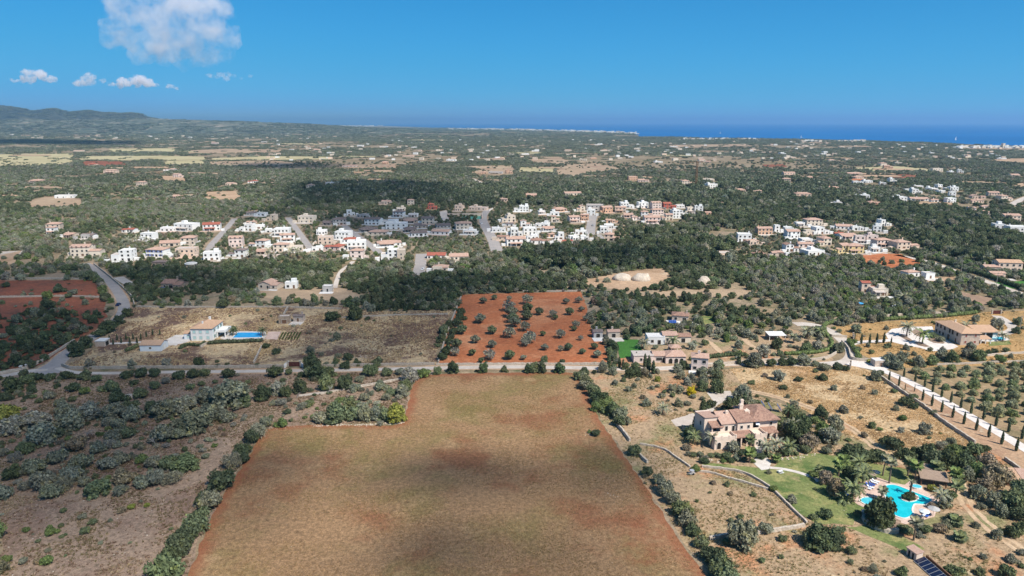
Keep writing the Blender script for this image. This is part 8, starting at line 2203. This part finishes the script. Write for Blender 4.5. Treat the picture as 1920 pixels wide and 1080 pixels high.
lay('far_woodland', 'dense dark woods and scrub beyond the village', [(sub(D, ~dp), MID_SHRUB, 0.7, 1.1), (sub(D, dp), MID_SHRUB, 1.0, 1.5)], None, None)
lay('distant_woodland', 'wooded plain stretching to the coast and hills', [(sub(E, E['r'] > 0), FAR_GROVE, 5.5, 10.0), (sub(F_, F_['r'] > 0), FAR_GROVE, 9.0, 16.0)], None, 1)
print('PLANTS', n_tree, n_shrub, len(rest['x']), len(C['x']), len(D['x']), len(E['x']), len(F_['x']))

# ------------------------------------------------------------------ dry grass tufts and loose stones
def tuft_mesh(seed, n=12, h=0.34, w=0.05, sp=0.22):
    rr = random.Random(seed); mb = MB()
    for i in range(n):
        a, q = rr.uniform(0, 6.28), rr.uniform(0, sp); b = rr.uniform(0, 6.28)
        x, y = q * math.cos(a), q * math.sin(a); hh = h * rr.uniform(0.5, 1.2); l = rr.uniform(0.05, 0.22)
        mb.face([(x - w * math.cos(b), y - w * math.sin(b), 0), (x + w * math.cos(b), y + w * math.sin(b), 0), (x + l * math.cos(a), y + l * math.sin(a), hh)])
    return mb.mesh('grass_tuft', FOL)
TUFTS = [tuft_mesh(i) for i in range(4)]
def tufts(name, label, poly, n, cols, smin, smax, seed, patch=None):
    rs = np.random.RandomState(seed); a = np.array(poly); lo, hi = a.min(0), a.max(0)
    x, y = rs.uniform(lo[0], hi[0], n * 3), rs.uniform(lo[1], hi[1], n * 3)
    k = inpoly(x, y, poly)
    if patch: k &= rs.rand(n * 3) < np.clip((vnoise(x, y, patch) - 0.32) * 3.2, 0.06, 1)
    f = y * CP + H * SP
    k &= np.abs(x) < f * 960 / FPX * 1.05 + 3
    x, y = x[k][:n], y[k][:n]; m = len(x)
    pn = vnoise(x, y, 14.0); c = np.array(cols)[np.clip((pn * len(cols) * 1.4 - 0.2 * len(cols) + rs.normal(0, 0.5, m)).astype(int), 0, len(cols) - 1)] * rs.uniform(0.75, 1.25, (m, 1))
    s = rs.uniform(smin, smax, m)
    return dict(p=np.stack([x, y, np.full(m, 0.03)], 1), s=np.stack([s, s, s * rs.uniform(0.7, 1.3, m)], 1), r=np.stack([np.zeros(m), np.zeros(m), rs.uniform(0, 6.28, m)], 1), c=c)
ts = [tufts('', '', wp['FIELD'], 42000, [(0.36, 0.235, 0.125), (0.27, 0.205, 0.09), (0.31, 0.20, 0.105), (0.42, 0.29, 0.16)], 0.3, 0.65, 1, 12.0),
      tufts('', '', wp['DRYR'], 16000, [(0.62, 0.45, 0.26), (0.55, 0.39, 0.21), (0.44, 0.30, 0.17)], 0.5, 1.3, 2, 9.0),
      tufts('', '', wp['DRYL'], 16000, [(0.56, 0.43, 0.27), (0.26, 0.17, 0.12), (0.50, 0.38, 0.23)], 0.8, 2.0, 3, 14.0),
      tufts('', '', wp['EST'], 16000, [(0.36, 0.27, 0.15), (0.22, 0.20, 0.09), (0.40, 0.30, 0.18)], 0.5, 1.3, 4, 9.0),
      tufts('', '', wp['BOTL'], 26000, [(0.26, 0.20, 0.13), (0.17, 0.14, 0.07), (0.20, 0.13, 0.09), (0.32, 0.25, 0.16)], 0.5, 1.5, 5, 7.0),
      tufts('', '', wp['FINCA'], 5000, [(0.42, 0.28, 0.13), (0.34, 0.24, 0.11)], 0.6, 1.4, 6, 9.0)]
rsx = np.random.RandomState(8)
keepers = []
for t in ts:
    b = blocked(t['p'][:, 0], t['p'][:, 1], np.zeros(len(t['p']))) if t is not ts[0] else inpoly(t['p'][:, 0], t['p'][:, 1], [(0, 0), (0, 0.1), (0.1, 0)])
    keepers.append({k: v[~b] for k, v in t.items()})
scatter_object('dry_grass', 'dry straw-coloured grass tufts on the fields', *[np.concatenate([t[k] for t in keepers]) for k in ('p', 's', 'r')], rsx.randint(0, 4, sum(len(t['p']) for t in keepers)), np.concatenate([t['c'] for t in keepers]), TUFTS)

def stone_mesh(seed):
    rs = np.random.RandomState(seed); v, f = ICO1
    return np_mesh('loose_stone', v * rs.uniform(0.7, 1.15, (len(v), 1)) * np.array([1, 0.8, 0.55]), f, M['rock'])
STONES = [stone_mesh(i) for i in range(3)]
def stones():
    rs = np.random.RandomState(12); P_, S_ = [], []
    def add(pts, smin, smax):
        for x, y in pts: P_.append((x, y, 0.02)); S_.append(rs.uniform(smin, smax))
    def rnd(poly, n):
        a = np.array(poly); lo, hi = a.min(0), a.max(0); q = rs.uniform(lo, hi, (n * 3, 2)); return q[inpoly(q[:, 0], q[:, 1], poly)][:n]
    def along(px, n, sd):
        pts = [P(*p) for p in px]; o = []
        for _ in range(n):
            i = rs.randint(len(pts) - 1); p = pts[i].lerp(pts[i + 1], rs.rand()); o.append((p.x + rs.normal(0, sd), p.y + rs.normal(0, sd)))
        return o
    add(rnd(wp['FIELD'], 170), 0.05, 0.16)
    add(rnd(wp['BOTL'], 420), 0.08, 0.30)
    add(rnd(wp['EST'], 200), 0.06, 0.22)
    add(along([(585, 799), (640, 797), (700, 796), (758, 793)], 150, 0.45), 0.12, 0.42)
    add(along([(497, 806), (560, 799)], 40, 0.8), 0.08, 0.25)
    add(along([(1095, 815), (1118, 812)], 26, 0.9), 0.10, 0.40)
    add(along([(1135, 925), (1160, 930)], 26, 1.0), 0.06, 0.24)
    add(along([(1305, 850), (1320, 860), (1340, 866), (1380, 862)], 50, 0.5), 0.15, 0.5)
    add(along([(1460, 862), (1500, 858), (1530, 850)], 40, 0.5), 0.15, 0.5)
    add(along([(665, 672), (690, 668)], 40, 1.6), 0.1, 0.4)
    add(along([(228, 742), (258, 744)], 60, 1.0), 0.15, 0.45)
    add(along([(1235, 748), (1250, 760), (1258, 775)], 24, 1.0), 0.15, 0.5)
    n = len(P_); S_ = np.array(S_)
    o = scatter_object('loose_stones', 'pale loose stones on the fields and field edges', np.array(P_), np.stack([S_, S_, S_], 1), np.stack([np.zeros(n), np.zeros(n), rs.uniform(0, 6.28, n)], 1), rs.randint(0, 3, n), np.full((n, 3), 0.5), STONES)
stones()
# vegetable rows beside the rectangular pool
vx, vy = [], []
for i in range(7):
    a, b = P(524 + i * 5.5, 637), P(531 + i * 5.5, 624)
    for t in np.linspace(0, 1, 12): q = a.lerp(b, t); vx.append(q.x); vy.append(q.y)
nv = len(vx)
scatter_object('vegetable_rows', 'rows of low green vegetables right of the rectangular pool', np.stack([vx, vy, np.zeros(nv)], 1), np.full((nv, 3), 0.45), np.zeros((nv, 3)), np.arange(nv) % 5, np.tile([0.06, 0.11, 0.03], (nv, 1)), MID_SHRUB)
# ------------------------------------------------------------------ air and clouds
def volume_mat(name, color, density, aniso, absorb=None):
    m = bpy.data.materials.new(name); m.use_nodes = True
    n, l = m.node_tree.nodes, m.node_tree.links
    n.clear()
    o = n.new('ShaderNodeOutputMaterial'); v = n.new('ShaderNodeVolumePrincipled')
    v.inputs['Color'].default_value = rgb(color)
    v.inputs['Density'].default_value = density
    v.inputs['Anisotropy'].default_value = aniso
    l.new(v.outputs[0], o.inputs['Volume'])
    return m
mb = MB(); mb.box(-72000, 72000, -800, 72000, -42.0, 345.0)
tag(mb.build('haze', volume_mat('pale_air', (0.30, 0.56, 0.78), 6.0e-5, 0.2)), 'pale blue air between the near fields and the far coast', None, None, 'stuff')

def deck(name, x0, x1, y0, y1, step, blur, polys, tmax, density, seed, CLOUD_H=900.0):
    """Broken cloud overhead: its outline follows the cloud shade lying on the land."""
    xs, ys = np.arange(x0, x1, step), np.arange(y0, y1, step)
    X, Y = np.meshgrid(xs, ys)
    Mk = np.zeros(X.shape)
    for st, px in polys:
        ins = inpoly(X + (vnoise(X, Y, 60.0) - 0.5) * blur * 1.6, Y + (vnoise(X + 333, Y, 60.0) - 0.5) * blur * 1.6, wpoly(px))
        Mk = np.where(ins, -st, Mk) if st < 0 else np.maximum(Mk, st * ins)
    k = max(1, int(blur / step))
    for _ in range(3):
        for ax in (0, 1):
            Mk = sum(np.roll(Mk, s, ax) for s in range(-k, k + 1)) / (2 * k + 1)
    nz = 0.35 + 1.3 * vnoise(X + seed * 31, Y, 55.0 if step > 4 else 22.0, 4)
    T = np.clip(Mk * nz - 0.05, 0, None) * tmax
    T[0, :] = T[-1, :] = 0; T[:, 0] = T[:, -1] = 0
    off = SUN_V * (CLOUD_H / SUN_V.z)
    ny, nx = T.shape
    use = (T[:-1, :-1] > 0) | (T[1:, :-1] > 0) | (T[:-1, 1:] > 0) | (T[1:, 1:] > 0)
    idx = np.arange(nx * ny).reshape(ny, nx)
    b = idx + nx * ny
    bot = np.where(T > 0, b, idx)
    V = np.concatenate([np.stack([X.ravel() + off.x, Y.ravel() + off.y, CLOUD_H + T.ravel()], 1), np.stack([X.ravel() + off.x, Y.ravel() + off.y, np.full(X.size, CLOUD_H) - 0.12 * T.ravel()], 1)])
    q = lambda g: np.stack([g[:-1, :-1][use], g[:-1, 1:][use], g[1:, 1:][use], g[1:, :-1][use]], 1)
    F = np.concatenate([q(idx), q(bot)[:, ::-1]])
    o = put(name, np_mesh(name, V, F, volume_mat(name + '_vapour', (1, 1, 1), density, 0.6)))
    return tag(o, 'broken cloud passing overhead and shading the land', None, None, 'stuff')
SHADE = [
    (1.0, [(-500, 560), (-200, 520), (100, 500), (240, 502), (330, 508), (430, 520), (470, 555), (520, 572), (610, 580), (670, 556), (710, 508), (800, 512), (900, 524), (1000, 528), (1000, 547), (868, 556), (838, 625), (822, 686), (700, 694), (600, 712), (480, 735), (470, 790), (430, 890), (360, 1000), (320, 1090), (230, 1090), (130, 1030), (60, 985), (-200, 985)]),
    (0.55, [(868, 556), (1000, 545), (1090, 552), (1120, 640), (1100, 690), (960, 690), (822, 690), (838, 625)]),
    (0.75, [(1080, 545), (1180, 540), (1210, 600), (1180, 650), (1120, 640)]),
    (0.9, [(610, 395), (680, 398), (900, 395), (930, 425), (850, 450), (760, 445), (680, 440), (610, 430)]),
    (0.8, [(440, 400), (560, 398), (560, 412), (450, 412)]),
    (1.0, [(535, 392), (545, 350), (620, 340), (760, 340), (830, 352), (840, 372), (740, 384), (620, 392)]),
    (0.8, [(960, 478), (1100, 466), (1280, 478), (1300, 498), (1100, 506), (980, 502)]),
    (0.45, [(690, 352), (900, 372), (1000, 382), (900, 392), (700, 388)]),
    (-0.08, [(240, 664), (330, 575), (510, 580), (520, 664)]),
    (0.9, [(-200, 500), (60, 470), (90, 480), (-200, 530)]),
]
deck('cloud_deck', -620, 330, 90, 1290, 8.0, 17.0, SHADE, 26.0, 0.038, 2)
FARSHADE = [(1.0, [(-200, 262), (60, 262), (245, 266), (250, 272), (60, 270), (-200, 270)]), (0.8, [(470, 306), (620, 308), (640, 316), (480, 316)])]
deck('cloud_deck', -3300, -200, 1500, 5000, 40.0, 60.0, FARSHADE, 60.0, 0.035, 5, 1500.0)

EL = lambda cx, cy, rx, ry: [(cx + rx * math.cos(k * math.pi / 8), cy + ry * math.sin(k * math.pi / 8)) for k in range(16)]
deck('cloud_deck', -100, 110, 115, 260, 2.5, 7.5, [(1.0, EL(550, 880, 85, 20)), (0.9, EL(470, 965, 90, 22)), (0.9, EL(880, 892, 150, 30)), (1.0, EL(850, 1038, 150, 34)), (1.0, EL(1150, 890, 80, 60)), (0.7, EL(640, 1070, 120, 18)), (0.9, EL(1110, 1050, 110, 34)), (0.6, EL(720, 905, 90, 14)), (0.6, EL(980, 975, 60, 16))], 12.0, 0.105, 9, 860.0)
def vapour(name, density, scale, lo, hi):
    m = volume_mat(name, (0.95, 0.945, 0.975), density, 0.0)
    n, l = m.node_tree.nodes, m.node_tree.links
    v = [q for q in n if q.type == 'PRINCIPLED_VOLUME'][0]
    tc = n.new('ShaderNodeTexCoord')
    f = ramp(n, l, noise(n, l, tc.outputs['Object'], scale, 6.0, 0.62, 0.3), lo, hi)
    mu = n.new('ShaderNodeMath'); mu.operation = 'MULTIPLY'; mu.inputs[1].default_value = density
    l.new(f, mu.inputs[0]); l.new(mu.outputs[0], v.inputs['Density'])
    return m

def cloud(label, px, py, w, h, dist, seed, density=0.02, n=16, wisp=1.0, lo=0.36, hi=0.56, sc_=3.2, base=True):
    """Cumulus: a heap of billows over a flattish base, filled with uneven vapour."""
    rr = random.Random(seed)
    s = dist / FPX
    d = ray(px, py); c = Vector((d.x, d.y, d.z)) * (dist / (d.y * CP - d.z * SP)) + Vector((0, 0, H))
    W_, H_ = w * s, h * s
    bm = bmesh.new()
    for i in range(n):
        u = rr.uniform(-0.5, 0.5)
        prof = max(0.2, 1 - (abs(u) * 2) ** 2)
        r = H_ * rr.uniform(0.2, 0.42) * (0.5 + 0.5 * prof)
        z = (-0.45 * H_ + r * 0.6 + rr.random() ** 1.3 * prof * H_ * 0.6) if base else rr.uniform(-0.4, 0.4) * H_ * prof
        m = Matrix.Translation((u * W_ * 0.85, rr.uniform(-0.3, 0.3) * W_ * 0.4, z)) @ Matrix.Diagonal((r * rr.uniform(1.0, 1.5) * wisp, r * 1.2 * wisp, r * rr.uniform(0.75, 1.0), 1))
        bmesh.ops.create_icosphere(bm, subdivisions=3, radius=1.0, matrix=m)
    me = bpy.data.meshes.new('cloud'); bm.to_mesh(me); bm.free()
    o = put('cloud', me, None, c)
    me.materials.append(vapour('cloud_vapour', density, sc_ / H_, lo, hi))
    rm = o.modifiers.new('join', 'REMESH'); rm.mode = 'VOXEL'; rm.voxel_size = max(H_ / 30.0, 4.0)
    tx = bpy.data.textures.new('billow', 'CLOUDS'); tx.noise_scale = H_ * 0.22; tx.noise_depth = 4
    dm = o.modifiers.new('billow', 'DISPLACE'); dm.texture = tx; dm.strength = H_ * 0.40; dm.mid_level = 0.5; dm.texture_coords = 'LOCAL'
    tag(o, label, 'cloud', None)
    return o
cloud('large grey-white broken cloud at the upper left', 316, 26, 185, 145, 9000, 4, 0.0038, 34, 1.1, 0.44, 0.70, 3.6, False)
cloud('small bright cumulus farthest left above the hills', 68, 144, 96, 22, 15000, 7, 0.010, 18, 1.0, 0.38, 0.6)
cloud('long flat cumulus left of the bright heap, above the hills', 172, 151, 90, 22, 15500, 8, 0.008, 20, 1.1, 0.40, 0.64)
cloud('bright heaped cumulus in the middle of the cloud strip', 256, 152, 104, 24, 15000, 9, 0.012, 22, 1.0, 0.38, 0.6)
cloud('small round cumulus at the right end of the cloud strip', 316, 162, 38, 14, 15000, 10, 0.010, 9, 1.0, 0.38, 0.6)
cloud('thin grey wisp of cloud right of the strip', 432, 142, 96, 16, 14000, 12, 0.004, 14, 1.2, 0.42, 0.62, 1.6, False)
# ------------------------------------------------------------------ labels that still agree get their place among their equals
bpy.context.view_layer.update()
by = {}
for o in list(COL.objects):
    if o.parent is None and o.get('label') and o.get('category'):
        by.setdefault(o['label'], []).append(o)
for lab, os_ in by.items():
    if len(os_) < 2: continue
    def pxy(o):
        return to_px(o.location.x, o.location.y)
    nearness = sorted(os_, key=lambda o: o.location.y)
    k = max(1, math.ceil(len(os_) / 8))
    size = math.ceil(len(os_) / k)
    words_ = {1: [''], 2: ['nearer ', 'farther '], 3: ['nearest ', 'midway ', 'farthest ']}.get(k)
    for b in range(k):
        grp = sorted(nearness[b * size:(b + 1) * size], key=lambda o: pxy(o)[0])
        pre = words_[b] if words_ else ['nearest ', 'fairly near ', 'midway ', 'fairly far ', 'farthest '][min(4, b * 5 // k)]
        if words_ is None: continue
        for i, o in enumerate(grp):
            t = (pre + lab).split()
            suf = ['%s' % ORD[i], 'from', 'left'] if len(grp) > 1 else []
            if len(t) + len(suf) <= 16:
                o['label'] = ' '.join(t) + ((', ' + ' '.join(suf)) if suf else '')

LONG = [(o.name, o['label']) for o in COL.objects if o.get('category') and len(o['label'].replace('-', ' ').split()) > 16]
